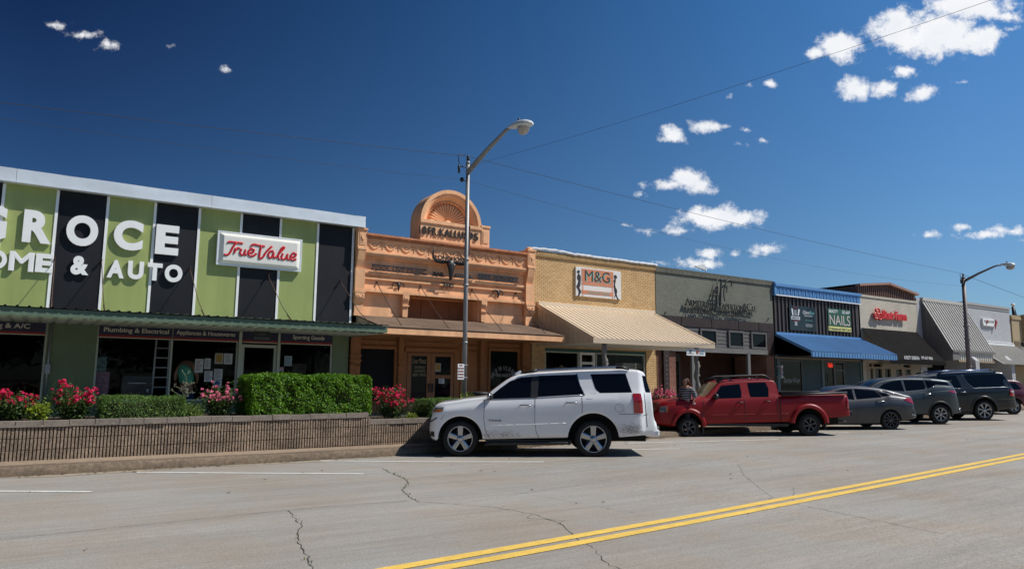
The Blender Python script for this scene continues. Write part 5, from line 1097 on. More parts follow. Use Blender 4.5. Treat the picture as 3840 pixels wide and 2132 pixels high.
a=at(0,384,14.6);cable('upper cable running left from the near lamp post top',(a[0],a[1],a[2]),(X1,16.9,zb),.02,.006)
a=at(0,443,14.6);cable('lower thin cable running left from the near lamp post',a,(X1-.2,16.87,zi1),.06,.0035)
cable('thick cable between the near and the far lamp post tops',(X1,16.9,zb),(X2,18.6,zt2+.25),.15,.0065)
cable('thin lower cable between the two lamp posts',(X1,16.87,zi1),(X2-.3,18.6,zi2),.5,.0035)
b=W(3760,0,4.0);cable('thin cable crossing the street from the near lamp post to the upper right',(X1+.05,16.85,zt1-.05),(b[0]*1.12,3.4,(b[1]-CAM_H)*1.12+CAM_H),.12,.0032)
b=at(3840,1115,19.5);cable('cable leaving the far lamp post towards the right',(X2,18.6,zt2+.2),b,.0,.010)
# ================= VEHICLES =================
def pchip(T):
    X=[a for a,b in T];Y=[b for a,b in T];n=len(X);h=[X[i+1]-X[i] for i in range(n-1)];d=[(Y[i+1]-Y[i])/h[i] for i in range(n-1)]
    m=[d[0]]+[0 if d[i-1]*d[i]<=0 else 2*d[i-1]*d[i]/(d[i-1]+d[i]) for i in range(1,n-1)]+[d[-1]]
    def f(x):
        if x<=X[0]: return Y[0]
        if x>=X[-1]: return Y[-1]
        i=0
        while x>X[i+1]: i+=1
        t=(x-X[i])/h[i]
        return (2*t**3-3*t*t+1)*Y[i]+(t**3-2*t*t+t)*h[i]*m[i]+(-2*t**3+3*t*t)*Y[i+1]+(t**3-t*t)*h[i]*m[i+1]
    return f
def lin(T): X=[a for a,b in T];Y=[b for a,b in T];return lambda x: interp(x,X,Y)
RUB=M('tyre_rubber',(.012,.012,.012),.85,nz=((20,.3),)); CHR=M('chrome',(.42,.43,.45),.22,.95);DRK=M('dark_underbody',(.006,.006,.006),.9);BPL=M('black_trim',(.015,.015,.016),.5)
CGL=M('tinted_car_glass',(.003,.004,.007),.03,spec=.22); TLR=M('tail_light_red',(.30,.004,.006),.12,coat=1.0);TLC=M('light_clear',(.55,.52,.5),.1,coat=1);AMB=M('light_amber',(.5,.12,.01),.15,coat=1);HLM=M('headlamp',(.13,.13,.13),.12,coat=1)
class Car:
    def __init__(s,name,label,cat,c,theta,Wh,top,belt,bot,arches,plan,paint,rc=.08,tum=.32,prof=None,group='cars parked along the kerb',crown=.03,topmat=None):
        s.Wh=Wh;s.top=pchip(top);s.belt=lin(belt);s.bot=lin(bot);s.ar=arches;s.plan=pchip(plan);s.rc=rc;s.tum=tum;s.crown=crown
        s.u0=top[0][0];s.u1=top[-1][0];s.prof=pchip(prof or [(0,.945),(.15,.975),(.45,1.0),(.78,.992),(.93,.975),(1,.955)])
        e=Vector((math.cos(theta),math.sin(theta)));n=Vector((e.y,-e.x));o=Vector(c[:2])-n*Wh
        s.t=thing(name,label,cat,(o.x,o.y,c[2]),(0,0,theta),group,local=True); s.paint=paint
        ks=set()
        u=s.u0
        while u<s.u1: ks.add(round(u,3)); u+=.045
        for a,b in top: ks.add(round(a,3))
        for k in range(10): ks.add(round(s.u0+.006*k*k,3));ks.add(round(s.u1-.006*k*k,3))
        for (uc,zc,r) in arches:
            for k in range(25): ks.add(round(uc+r*math.cos(math.pi*k/24),4))
        ks=sorted(k for k in ks if s.u0<=k<=s.u1)
        U=[ks[0]]
        for k in ks[1:]:
            if k-U[-1]>.004: U.append(k)
        m=MB();rows=[]
        for u in U: rows.append(s.section(u))
        near=[[(u,-y,z) for (y,z) in R_] for u,R_ in zip(U,rows)];far=[[(u,y,z) for (y,z) in R_] for u,R_ in zip(U,rows)]
        full=[a[:-1]+b[::-1] for a,b in zip(near,far)]
        m.grid(full,True); m.add(full[0],[tuple(range(len(full[0])))],False);m.add(full[-1],[tuple(range(len(full[-1])))],False)
        s.body=m.build('body',paint,s.t,fix=True)
        m=MB();g=min(.5,Wh-.3);m.box(s.u0+.25,s.u1-.25,-(Wh-.30),Wh-.30,.33,max(.6,s.belt(0)-.25));m.build('underbody',DRK,s.t)
    def zb(s,u):
        z=s.bot(u)
        for (uc,zc,r) in s.ar:
            if abs(u-uc)<r: z=max(z,zc+math.sqrt(r*r-(u-uc)**2))
        return z
    def hw(s,u,z):
        b=s.be(u); w=s.Wh*s.plan(u)
        if z<=b: return w*s.prof(max(0,min(1,(z-.25)/(b-.25))))
        return w*s.prof(1)-s.tum*(z-b)-.012*min(1,(z-b)/.05)
    def be(s,u): return min(s.belt(u),s.top(u)-s.rcu(u)) if True else 0
    def rcu(s,u): return min(s.rc,max(.02,(s.top(u)-s.bot(u))*.25))
    def section(s,u):
        zt=s.top(u);rc=s.rcu(u);zs=zt-rc;b=min(s.belt(u),zs);z0=min(s.zb(u),b-.02);R_=[]
        R_.append((s.hw(u,z0)-.05,z0+.004));
        for k in range(9): z=z0+(b-z0)*k/8; R_.append((s.hw(u,z),z))
        for k in range(1,7): z=b+(zs-b)*k/6; R_.append((s.hw(u,z),z))
        w=s.hw(u,zs)
        for k in range(1,5):
            a=math.pi/2*k/4; R_.append((w-rc*1.3*(1-math.cos(a)),zs+rc*math.sin(a)))
        wt=w-rc*1.3
        for k in range(1,5): f=1-k/4; R_.append((wt*f,zt+s.crown*(1-f*f)))
        return R_
    def patch(s,name,mat,Lp,Rp,off=.004,n=8,m_=6,mirror=True,parent=None,far_only=False):
        def rs(P,k):
            t=k/(n)*(len(P)-1);i=min(int(t),len(P)-2);f=t-i;return (P[i][0]+(P[i+1][0]-P[i][0])*f,P[i][1]+(P[i+1][1]-P[i][1])*f)
        o=None
        for sg in ((-1,1) if mirror else (-1,)):
            m=MB();rows=[]
            for k in range(n+1):
                a=rs(Lp,k);b=rs(Rp,k);rows.append([(u,sg*(s.hw(u,z)+off),z) for (u,z) in [(a[0]+(b[0]-a[0])*j/m_,a[1]+(b[1]-a[1])*j/m_) for j in range(m_+1)]])
            m.grid(rows,True);q=m.build(name,mat,parent or s.t,fix=False)
            q.data.flip_normals() if False else None
            if o is None:o=q
        return o
    def line(s,name,mat,P,r=.005,off=.001,mirror=False,parent=None,flat=None):
        m=MB()
        for sg in ((-1,1) if mirror else (-1,)):
            Q=[]
            for i in range(len(P)-1):
                for k in range(8): f=k/8;u=P[i][0]+(P[i+1][0]-P[i][0])*f;z=P[i][1]+(P[i+1][1]-P[i][1])*f;Q.append((u,sg*(s.hw(u,z)+off),z))
            u,z=P[-1];Q.append((u,sg*(s.hw(u,z)+off),z));m.tube(Q,r,6)
        return m.build(name,mat,parent or s.t)
    def topstrip(s,name,mat,ua,ub,inset=.07,off=.004,lo=-1,hi=1):
        m=MB();rows=[]
        for i in range(13):
            u=ua+(ub-ua)*i/12;zt=s.top(u);rc=s.rcu(u);w=s.hw(u,zt-rc)-rc*1.3-inset
            du=.01;sl=(s.top(u+du)-s.top(u-du))/(2*du);l=math.hypot(1,sl)
            rows.append([(u-off*sl/l,w*t,zt+s.crown*(1-t*t)+off/l) for t in [-1+2*j/10 for j in range(11)]])
        m.grid(rows,True);return m.build(name,mat,s.t,fix=False)
    def wheel(s,uc,zc,r,rr,wd=.24,style='five',rim=CHR,inset=.03):
        for sg in (-1,1):
            y0=sg*(s.Wh-inset);y1=y0-sg*wd;m=MB()
            pr=[(rr,0),(rr+.015,-.006),(rr+(r-rr)*.6,-.012),(r-.03,0),(r-.005,.03),(r,.06),(r,wd-.06),(r-.03,wd),(rr,wd)]
            m.lathe([(a,-sg*b) for a,b in pr],(uc,y0,zc),36,'y',caps=False)
            w=m.build('wheel',RUB,s.t)
            m=MB();m.lathe([(rr,-sg*0.),(rr-.012,-sg*-.004),(rr-.02,-sg*.01),(rr-.03,-sg*.08),(rr-.05,-sg*.14)],(uc,y0,zc),36,'y',caps=False)
            ns={'five':5,'six':6,'ten':10,'seven':7}[style];sw={'five':.062,'six':.05,'ten':.026,'seven':.045}[style]*rr/.28
            for k in range(ns):
                a=2*math.pi*(k+.25)/ns;ca,sa=math.cos(a),math.sin(a)
                for (dd) in ((0,) if style in('five','ten') else (-.07,.07)):
                    a2=a+dd;c2,s2=math.cos(a2),math.sin(a2)
                    P0=Vector((uc+ca*.05,y0-sg*.02,zc+sa*.05));P1=Vector((uc+c2*(rr-.012),y0-sg*.012,zc+s2*(rr-.012)))
                    d=(P1-P0).normalized();pp=Vector((-d.z,0,d.x))
                    w0=sw*.75/(1 if dd==0 else 1.6);w1=sw/(1 if dd==0 else 2.2);dy=Vector((0,-sg*.035,0));bl=Vector((0,-sg*.012,0))
                    m.add([P0-pp*w0+bl,P0-pp*w0*.5,P0+pp*w0*.5,P0+pp*w0+bl,P1-pp*w1+bl,P1-pp*w1*.6,P1+pp*w1*.6,P1+pp*w1+bl,P0-pp*w0+dy,P0+pp*w0+dy,P1-pp*w1+dy,P1+pp*w1+dy],[(0,1,5,4),(1,2,6,5),(2,3,7,6),(0,4,10,8),(3,9,11,7),(8,10,11,9)])
            m.lathe([(.001,-sg*-.006),(.03,-sg*-.005),(.055*rr/.28,-sg*.002),(.075*rr/.28,-sg*.02),(.08*rr/.28,-sg*.05)],(uc,y0,zc),20,'y')
            m.build('rim',rim,w)
            m=MB();m.lathe([(.001,-sg*.09),(rr*.62,-sg*.09),(rr*.62,-sg*.11),(rr-.02,-sg*.15),(rr-.02,-sg*.19),(.001,-sg*.19)],(uc,y0,zc),24,'y');m.build('brake_disc',M('brake_grey',(.04,.04,.042),.5,.5),w)
    def arch(s,mat,uc,zc,r,w=.05,off=.02,a0=-.1,a1=math.pi+.1,name='arch_trim'):
        for sg in (-1,1):
            m=MB();rows=[]
            for k in range(29):
                a=a0+(a1-a0)*k/28;row=[]
                for (dr,o) in ((-.012,-.05),(-.012,off),(w*.5,off*1.1),(w,off*.6),(w+.01,-.01)):
                    u=uc+(r+dr)*math.cos(a);z=zc+(r+dr)*math.sin(a);row.append((u,sg*(s.hw(u,max(z,.26))+o),z))
                rows.append(row)
            m.grid(rows,True);m.build(name,mat,s.t)
    def mirrorcap(s,u,z,mat,sz=1.0):
        for sg in (-1,1):
            m=MB();y=sg*(s.hw(u,z)+.10);m.ball((u,y,z),(.07*sz,.11*sz,.085*sz),12,8);m.bar((u,sg*(s.hw(u,z)-.03),z-.05),(u,y,z-.04),.04,.03);m.build('wing_mirror',mat,s.t)
    def handle(s,ua,ub,z,mat,z2=None,r=.017):
        m=MB()
        for sg in (-1,1):
            z2_=z if z2 is None else z2
            P=[(ua,z,.0),(ua+.03,z,.035),(ub-.03,z2_,.035),(ub,z2_,.0)]
            m2=MB();m2.tube([(u,sg*(s.hw(u,zz)+o),zz) for u,zz,o in P],r,7);m2.build('door_handle',mat,s.t)
def paint(name,col,metal=0.0,rough=.28,coat=1.0): return M(name,col,rough,metal,nz=((400,.05),) if metal else (),coat=coat,spec=.35)
PW=paint('white_car_paint',(.80,.81,.83)); PR=paint('red_car_paint',(.24,.002,.005),.0,.45,.12); PG_=paint('grey_car_paint',(.070,.070,.076),.85,.42,.4);PM=paint('gunmetal_car_paint',(.062,.072,.076),.85,.42,.4);PK=paint('dark_car_paint',(.010,.011,.012),.2,.35,.55);PD=paint('maroon_car_paint',(.085,.004,.01),.0,.35,.6)
# --- white SUV
c=Car('parked_suv','large white SUV with chrome wheels and mud spatter, nearest car at the kerb','car',(10.29,12.45,.02),R(-33),1.01,
 top=[(-3.63,.70),(-3.60,.92),(-3.54,1.05),(-3.48,1.10),(-3.38,1.14),(-3.09,1.185),(-2.78,1.235),(-2.42,1.285),(-2.26,1.41),(-2.09,1.54),(-1.92,1.66),(-1.78,1.735),(-1.59,1.79),(-1.25,1.83),(-.9,1.855),(-.37,1.885),(.26,1.905),(.7,1.915),(1.0,1.905),(1.16,1.86),(1.195,1.80),(1.245,1.60),(1.30,1.42),(1.325,1.22),(1.345,.95),(1.38,.82),(1.42,.74),(1.435,.62),(1.44,.56)],
 belt=[(-3.7,1.0),(-3.31,1.06),(-2.37,1.20),(-1.22,1.27),(-.2,1.335),(.86,1.39),(1.6,1.39)],
 bot=[(-3.63,.52),(-3.57,.36),(-3.32,.30),(-2.44,.37),(-.52,.42),(.47,.43),(1.08,.48),(1.44,.46)],
 arches=[(-2.93,.37,.49),(-.01,.385,.565)],plan=[(-3.63,.72),(-3.58,.82),(-3.48,.915),(-3.25,.97),(-2.7,.995),(-1,1.0),(.7,1.0),(1.02,.985),(1.09,.955),(1.14,.92),(1.30,.87),(1.44,.82)],paint=PW,rc=.07,tum=.30,prof=[(0,.94),(.12,.972),(.45,1.0),(.84,.997),(.90,.986),(1,.937)])
c.wheel(-2.93,.375,.385,.275,.27,'five');c.wheel(-.01,.39,.405,.29,.27,'five')
c.patch('window',CGL,[(-2.33,1.235),(-2.24,1.33),(-2.07,1.47),(-1.85,1.63),(-1.61,1.715)],[(-1.34,1.275),(-1.335,1.4),(-1.32,1.55),(-1.31,1.68),(-1.30,1.745)])
c.patch('window',CGL,[(-1.27,1.285),(-1.24,1.53),(-1.22,1.755)],[(-.23,1.355),(-.29,1.55),(-.37,1.79)])
c.patch('window',CGL,[(.14,1.385),(.05,1.48),(-.05,1.80)],[(.86,1.405),(.80,1.6),(.74,1.82)])
c.patch('door_pillar',BPL,[(-1.39,1.265),(-1.37,1.73)],[(-1.235,1.275),(-1.20,1.75)],.007);c.line('window_trim',CHR,[(-2.42,1.215),(-1.3,1.262),(-.22,1.335)],.010,.003,True)
c.line('pillar_trim',M('blue_black_trim',(.02,.03,.05),.2),[(-.20,1.34),(-.30,1.56),(-.36,1.80)],.016,.004,True)
c.topstrip('windshield',CGL,-2.36,-1.72,.05);c.topstrip('rear_window',CGL,1.195,1.30,.02,.012);c.patch('rear_side_glass',CGL,[(1.175,1.41),(1.15,1.55),(1.115,1.78)],[(1.298,1.405),(1.25,1.55),(1.195,1.77)],.004);c.line('tailgate_seam',MC.get('seam_dark') or M('seam_dark',(.03,.03,.03),.7),[(1.13,1.40),(1.15,1.15),(1.17,.90),(1.19,.66)],.006,.001,True);c.line('bumper_seam',MC['seam_dark'],[(1.07,.90),(1.2,.93)],.005,.001,True)
for P in ([(-2.40,1.20),(-2.42,.82),(-2.38,.55),(-2.28,.39)],[(-1.29,1.26),(-1.30,.78),(-1.27,.55),(-1.21,.41)],[(-.26,1.33),(-.25,1.1),(-.26,.95)],[(.56,.93),(1.0,.94)],[(-3.30,.88),(-3.36,.78)]): c.line('door_seam',M('seam_dark',(.03,.03,.03),.7),P,.006,-.002,True)
c.line('side_moulding',PW,[(-2.33,.66),(-1.3,.70),(-.62,.73)],.008,.002,True)
c.handle(-1.62,-1.38,1.11,CHR);c.handle(-.61,-.36,1.17,CHR);c.mirrorcap(-2.28,1.29,BPL,.9)
m=MB();m.ball((-2.31,-(c.hw(-2.3,1.29)+.12),1.30),(.05,.085,.07),12,8);m.build('mirror_cap',CHR,c.t)
c.patch('tail_light',TLR,[(.88,.955),(.87,1.2),(.865,1.385)],[(1.09,.955),(1.08,1.2),(1.05,1.385)],.012)
c.patch('headlight',HLM,[(-3.57,.93),(-3.55,1.04)],[(-3.32,.97),(-3.30,1.055)],.006);c.patch('indicator',AMB,[(-3.50,.935),(-3.49,.99)],[(-3.35,.955),(-3.34,1.0)],.012);c.patch('fog_light',BPL,[(-3.60,.42),(-3.60,.52)],[(-3.50,.40),(-3.51,.52)],.006)
c.line('light_strip',BPL,[(-3.57,.92),(-3.60,.80),(-3.61,.72),(-3.45,.82)],.014,.002,True)
for sg in (-1,1):
    m=MB();m.tube([(-1.55,sg*.80,1.80),(-1.2,sg*.80,1.875),(.55,sg*.80,1.965),(.75,sg*.80,1.93)],[.012,.03,.03,.018],8);m.build('roof_rail',CHR if sg else CHR,c.t)
    m=MB();m.tube([(.52,sg*.80,1.955),(.68,sg*.80,1.955),(.82,sg*.80,1.91)],[.034,.036,.02],8);m.tube([(-1.62,sg*.80,1.80),(-1.35,sg*.80,1.85),(-1.25,sg*.80,1.875)],[.012,.034,.033],8);m.build('rail_foot',BPL,c.t)
m=MB();m.prism([(-1.80,1.77),(-1.66,1.86),(-1.60,1.89),(-1.56,1.80)],'y',-.02,.02);m.build('roof_fin',PW,c.t)
m=MB();m.tube([(-2.38,-.98,.24),(-2.32,-.99,.27),(-.62,-.99,.30),(-.52,-.97,.29)],.036,8);m.tube([(-2.38,.98,.24),(-2.32,.99,.27),(-.62,.99,.30),(-.52,.97,.29)],.036,8);m.box(-2.38,-.5,-.93,.93,.27,.36);m.build('running_board',BPL,c.t)
m=MB();m.prism([(1.05,.34),(1.05,.46),(1.38,.46),(1.25,.40)],'y',-.62,.62);m.build('rear_valance',DRK,c.t)
m=MB();m.box(1.38,1.49,-.70,.70,.60,.66);m.build('bumper_step',CHR,c.t);m=MB();m.box(1.15,1.475,-.86,.86,.44,.595);m.build('rear_bumper',PW,c.t,bevel=.04)
m=MB();m.box(1.345,1.365,-.22,.22,.92,1.1);m.build('number_plate',M('plate_white',(.5,.5,.5),.5),c.t);m=MB();m.box(1.325,1.35,-.45,.45,1.13,1.17);m.build('tailgate_trim',CHR,c.t)
m=MB();m.box(1.13,1.22,-.25,.25,1.865,1.885);m.build('brake_light',TLR,c.t)
m=MB();uu=.57;P=[(uu+.10*math.cos(q),-(c.hw(uu,1.07)+.001),1.07+.10*math.sin(q)) for q in [i*.4 for i in range(16)]];m.tube(P,.004,5,closed=True);m.build('fuel_flap',M('seam_mid',(.25,.25,.26),.5),c.t)
m=MB();m.text('TAHOE',-2.32,-2.03,.755,.79,-1.012,.006,bold=.03);m.text('LTZ',-.06,.06,1.365,1.38,-.985,.006,bold=.02);m.build('lettering',M('badge_grey',(.18,.18,.19),.3,.6),c.t)
MUD=M('mud_spatter',(.33,.27,.21),.95)
rm=random.Random(4);m=MB()
for (ca,cb,sa,sb,n) in ((-2.05,.475,.26,.045,700),(.80,.60,.15,.07,1100),(-2.38,.46,.05,.05,80)):
    for i in range(n):
        u=rm.gauss(ca,sa);z=rm.gauss(cb,sb)
        if z<c.zb(u)+.015 or u>1.1: continue
        y=-(c.hw(u,z)+.0025);s_=rm.uniform(.0015,.0055);m.add([(u-s_*1.7,y,z),(u,y,z-s_),(u+s_*1.7,y,z),(u,y,z+s_)],[(0,1,2,3)])
m.build('mud',MUD,c.t,fix=False)
def mirrortxt(): pass
# --- red pickup
RZ=R(-29.5)
c=Car('parked_pickup','red four door pickup truck with black roof rack and dark alloy wheels','pickup truck',(19.29,13.37,.11),RZ,.90,
 top=[(-4.66,.62),(-4.62,.70),(-4.52,.78),(-4.44,.91),(-4.32,.98),(-3.96,1.03),(-3.34,1.075),(-3.10,1.12),(-2.85,1.33),(-2.57,1.56),(-2.35,1.605),(-2.0,1.625),(-1.05,1.655),(-.92,1.63),(-.86,1.50),(-.84,1.24),(-.82,1.19),(-.6,1.195),(.5,1.245),(1.22,1.28),(1.26,1.24),(1.28,.9),(1.30,.72)],
 belt=[(-4.7,.74),(-4.25,.86),(-3.14,1.02),(-2.04,1.09),(-1.13,1.135),(1.3,1.15)],
 bot=[(-4.66,.50),(-4.56,.33),(-4.12,.26),(-3.11,.35),(-.64,.42),(.56,.53),(1.3,.60)],
 arches=[(-3.63,.27,.42),(.03,.36,.48)],plan=[(-4.66,.66),(-4.60,.76),(-4.45,.87),(-4.2,.94),(-3.9,.97),(1.1,.97),(1.2,.965),(1.30,.94)],paint=PR,rc=.07,tum=.34,group='cars parked along the kerb')
c.wheel(-3.63,.225,.315,.20,.24,'six',M('alloy_dull',(.13,.13,.14),.4,.7));c.wheel(.04,.335,.335,.20,.24,'six',MC['alloy_dull'])
for (a,b,r) in ((-3.63,.27,.42),(.03,.36,.48)): c.arch(PR,a,b,r,.11,.06,.0 if a<-1 else .05,math.pi-.05,'wheel_flare')
c.patch('window',CGL,[(-2.88,1.075),(-2.72,1.27),(-2.57,1.46)],[(-2.0,1.11),(-1.97,1.3),(-1.99,1.52)]);c.patch('window',CGL,[(-1.72,1.135),(-1.74,1.35),(-1.75,1.555)],[(-1.17,1.145),(-1.13,1.4),(-1.19,1.575)])
c.topstrip('windshield',M('bright_windshield',(.04,.038,.025),.08,spec=.3),-3.08,-2.62,.05)
for P in ([(-3.15,1.0),(-3.17,.7),(-3.10,.36)],[(-1.91,1.08),(-1.88,.44)],[(-.93,1.15),(-.92,.44)]): c.line('door_seam',MC['seam_dark'],P,.007,-.001,True)
c.line('door_crease',PR,[(-3.1,.60),(-1.0,.65),(-.6,.66)],.010,-.003,True);c.line('cab_gap',DRK,[(-.83,1.17),(-.83,.42)],.013,.0,True)
c.handle(-2.14,-1.97,.975,BPL,r=.017);c.handle(-1.31,-1.14,1.01,BPL,r=.017);c.mirrorcap(-2.80,1.14,BPL,1.15)
c.patch('headlight',HLM,[(-4.49,.68),(-4.45,.84)],[(-4.25,.68),(-4.22,.86)],.01);c.patch('indicator',AMB,[(-4.29,.69),(-4.28,.84)],[(-4.24,.69),(-4.23,.83)],.016)
c.patch('tail_light',TLR,[(1.21,.82),(1.21,1.18)],[(1.28,.82),(1.27,1.15)],.012)
for sg in (-1,1):
    m=MB();m.tube([(-.8,sg*.845,1.20),(1.24,sg*.845,1.285)],.035,8);m.build('bed_rail',BPL,c.t)
    m=MB();m.tube([(-2.66,sg*.60,1.58),(-2.33,sg*.62,1.73),(-2.25,sg*.62,1.745),(-1.28,sg*.62,1.79),(-1.18,sg*.62,1.775),(-1.02,sg*.61,1.66)],[.05,.035,.028,.026,.026,.03],8);m.tube([(-1.5,sg*.62,1.775),(-1.38,sg*.62,1.66)],.02,6);m.tube([(-2.4,sg*.62,1.70),(-2.2,sg*.62,1.62)],.02,6);m.build('roof_rack',BPL,c.t)
m=MB()
for u in (-2.1,-1.5): m.tube([(u,-.62,1.74),(u,.62,1.74)],.016,6)
m.build('rack_bar',BPL,c.t)
m=MB();m.box(-.75,1.18,-.74,.74,1.24,1.3);m.build('bed_dark_panel',DRK,c.t)  # flat dark panel standing in for the shaded hollow of the open bed
m=MB();m.box(-3.1,-.6,-.84,.84,.28,.36);m.build('side_step',BPL,c.t);m=MB();m.box(-3.22,-3.17,-.86,-.68,.08,.34);m.box(.50,.54,-.86,-.68,.2,.5);m.build('mud_flap',BPL,c.t)
m=MB();m.tube([(.9,-.5,.5),(1.25,-.45,.42),(1.38,-.43,.40)],.03,8);m.build('exhaust_pipe',BPL,c.t);m=MB();m.box(1.30,1.45,-.75,.75,.60,.74);m.build('rear_bumper',BPL,c.t,bevel=.02)
m=MB();m.ball((-3.45,-(c.hw(-3.45,.9)+.002),.93),(.05,.006,.025),12,6);m.build('badge',M('badge_pale',(.5,.52,.55),.3),c.t)
# --- grey sedan
c=Car('parked_sedan','metallic grey sedan with black spoked wheels behind the red pickup','car',(23.65,13.35,.17),R(-31.5),.90,
 top=[(-3.62,.55),(-3.55,.66),(-3.4,.76),(-3.0,.86),(-2.6,.92),(-2.35,1.0),(-2.17,1.12),(-1.96,1.235),(-1.71,1.33),(-1.45,1.385),(-1.2,1.405),(-.99,1.41),(-.57,1.395),(-.14,1.345),(.28,1.255),(.6,1.165),(.80,1.125),(.86,1.08),(.90,.86),(.97,.70),(1.0,.56)],
 belt=[(-3.62,.70),(-3.0,.80),(-1.38,.93),(-.6,.99),(-.1,1.03),(.06,1.07),(.52,1.02),(.9,1.0)],bot=[(-3.62,.30),(-3.2,.18),(-2.35,.14),(-.34,.20),(.4,.29),(.9,.38),(1.0,.44)],
 arches=[(-2.66,.30,.36),(.02,.31,.365)],plan=[(-3.62,.6),(-3.5,.78),(-3.2,.92),(-2.6,.98),(0,1.0),(.5,.985),(.75,.94),(.9,.86),(1.0,.74)],paint=PG_,rc=.10,tum=.50,crown=.04,prof=[(0,.94),(.15,.972),(.45,1.0),(.72,.998),(.76,.99),(1,.915)])
c.wheel(-2.66,.32,.32,.235,.21,'ten',M('dark_machined',(.10,.10,.105),.3,.8));c.wheel(.03,.325,.325,.235,.21,'ten',MC['dark_machined'])
c.patch('window',CGL,[(-2.05,1.06),(-1.79,1.21),(-1.45,1.30)],[(-1.13,.97),(-1.125,1.15),(-1.12,1.335)]);c.patch('window',CGL,[(-1.05,.985),(-1.045,1.15),(-1.04,1.335)],[(-.20,1.06),(-.24,1.14),(-.36,1.27)]);c.patch('window',CGL,[(-.17,1.075),(-.22,1.15),(-.30,1.245)],[(.06,1.115),(.04,1.14),(-.02,1.165)])
c.line('window_trim',CHR,[(-2.02,1.20),(-1.72,1.30),(-1.33,1.345),(-1.0,1.352),(-.55,1.335),(-.2,1.27),(.10,1.145)],.008,.002,True)
c.topstrip('windshield',CGL,-2.36,-1.75,.05);c.topstrip('rear_window',CGL,-.1,.48,.10)
for P in ([(-1.08,.97),(-1.10,.25)],[(-.13,1.03),(-.19,.72),(-.41,.42),(-.58,.30)]): c.line('door_seam',MC['seam_dark'],P,.006,-.001,True)
c.line('body_crease',PG_,[(-2.2,.80),(-.37,.965),(.52,1.0)],.008,-.002,True)
c.handle(-.42,-.14,.93,CHR);c.patch('tail_light',TLR,[(.52,.985),(.60,1.03),(.66,1.06)],[(.86,.84),(.84,.95),(.80,1.06)],.012)
c.patch('bumper_insert',BPL,[(.80,.52),(.80,.62)],[(.95,.50),(.95,.66)],.008);c.line('bumper_trim',CHR,[(.74,.50),(.95,.47)],.014,.006,True);c.mirrorcap(-1.95,1.03,PG_,.8)
# --- grey crossover
c=Car('parked_crossover','metallic grey crossover with swoopy rear pillar behind the sedan','car',(27.71,13.79,.22),R(-31.5),.95,
 top=[(-3.75,.75),(-3.6,.95),(-3.2,1.04),(-2.75,1.12),(-2.45,1.35),(-2.05,1.555),(-1.73,1.63),(-1.28,1.675),(-.78,1.69),(-.3,1.68),(.17,1.645),(.50,1.60),(.60,1.56),(.68,1.42),(.76,1.28),(.80,1.1),(.84,.85),(.88,.70),(.92,.60)],
 belt=[(-3.75,.9),(-2.2,1.04),(-1.26,1.12),(-.72,1.19),(-.41,1.235),(-.12,1.35),(.3,1.36),(.6,1.33),(.92,1.3)],bot=[(-3.75,.4),(-3.3,.26),(-.9,.36),(.5,.37),(.92,.44)],
 arches=[(-2.80,.37,.42),(.04,.37,.435)],plan=[(-3.75,.65),(-3.6,.82),(-3.2,.94),(-2.6,.985),(0,1.0),(.4,.985),(.6,.94),(.78,.86),(.92,.78)],paint=PM,rc=.10,tum=.42,prof=[(0,.94),(.15,.972),(.45,1.0),(.76,.998),(.80,.99),(1,.925)])
c.wheel(-2.80,.37,.37,.235,.23,'seven',M('alloy_silver',(.42,.42,.43),.3,.8));c.wheel(.05,.37,.37,.235,.23,'seven',MC['alloy_silver'])
c.patch('window',CGL,[(-2.18,1.28),(-1.89,1.46),(-1.55,1.56)],[(-1.21,1.18),(-1.22,1.4),(-1.23,1.60)]);c.patch('window',CGL,[(-1.14,1.20),(-1.14,1.4),(-1.13,1.605)],[(-.44,1.27),(-.40,1.4),(-.42,1.60)]);c.patch('window',CGL,[(-.34,1.30),(-.35,1.45),(-.36,1.59)],[(-.10,1.40),(.02,1.46),(.20,1.54)]);c.patch('window',CGL,[(.0,1.45),(.1,1.50),(.2,1.545)],[(.50,1.40),(.48,1.48),(.42,1.54)],.003)
c.line('window_trim',CHR,[(-2.2,1.13),(-1.14,1.175),(-.42,1.24),(-.12,1.37)],.009,.003,True);c.line('body_crease',PM,[(-1.9,1.0),(-.23,1.16),(.5,1.23)],.010,-.002,True)
c.topstrip('windshield',CGL,-2.72,-2.02,.05);c.topstrip('rear_window',CGL,.60,.74,.12)
for P in ([(-1.25,1.12),(-1.26,.4)],[(-.24,1.27),(-.19,.9),(-.2,.7)]): c.line('door_seam',MC['seam_dark'],P,.007,-.001,True)
c.arch(BPL,.04,.37,.435,.04,.012);c.arch(BPL,-2.80,.37,.42,.04,.012)
c.handle(-.53,-.28,1.09,CHR,1.11);c.patch('tail_light',TLR,[(.36,1.19),(.52,1.24)],[(.76,1.12),(.76,1.24)],.012);c.line('bumper_trim',CHR,[(.80,.50),(.90,.62)],.02,.0,True);c.mirrorcap(-2.1,1.2,PM,.85)
m=MB();m.box(.52,.74,-.62,.62,1.575,1.605);m.build('spoiler',PM,c.t,bevel=.01)
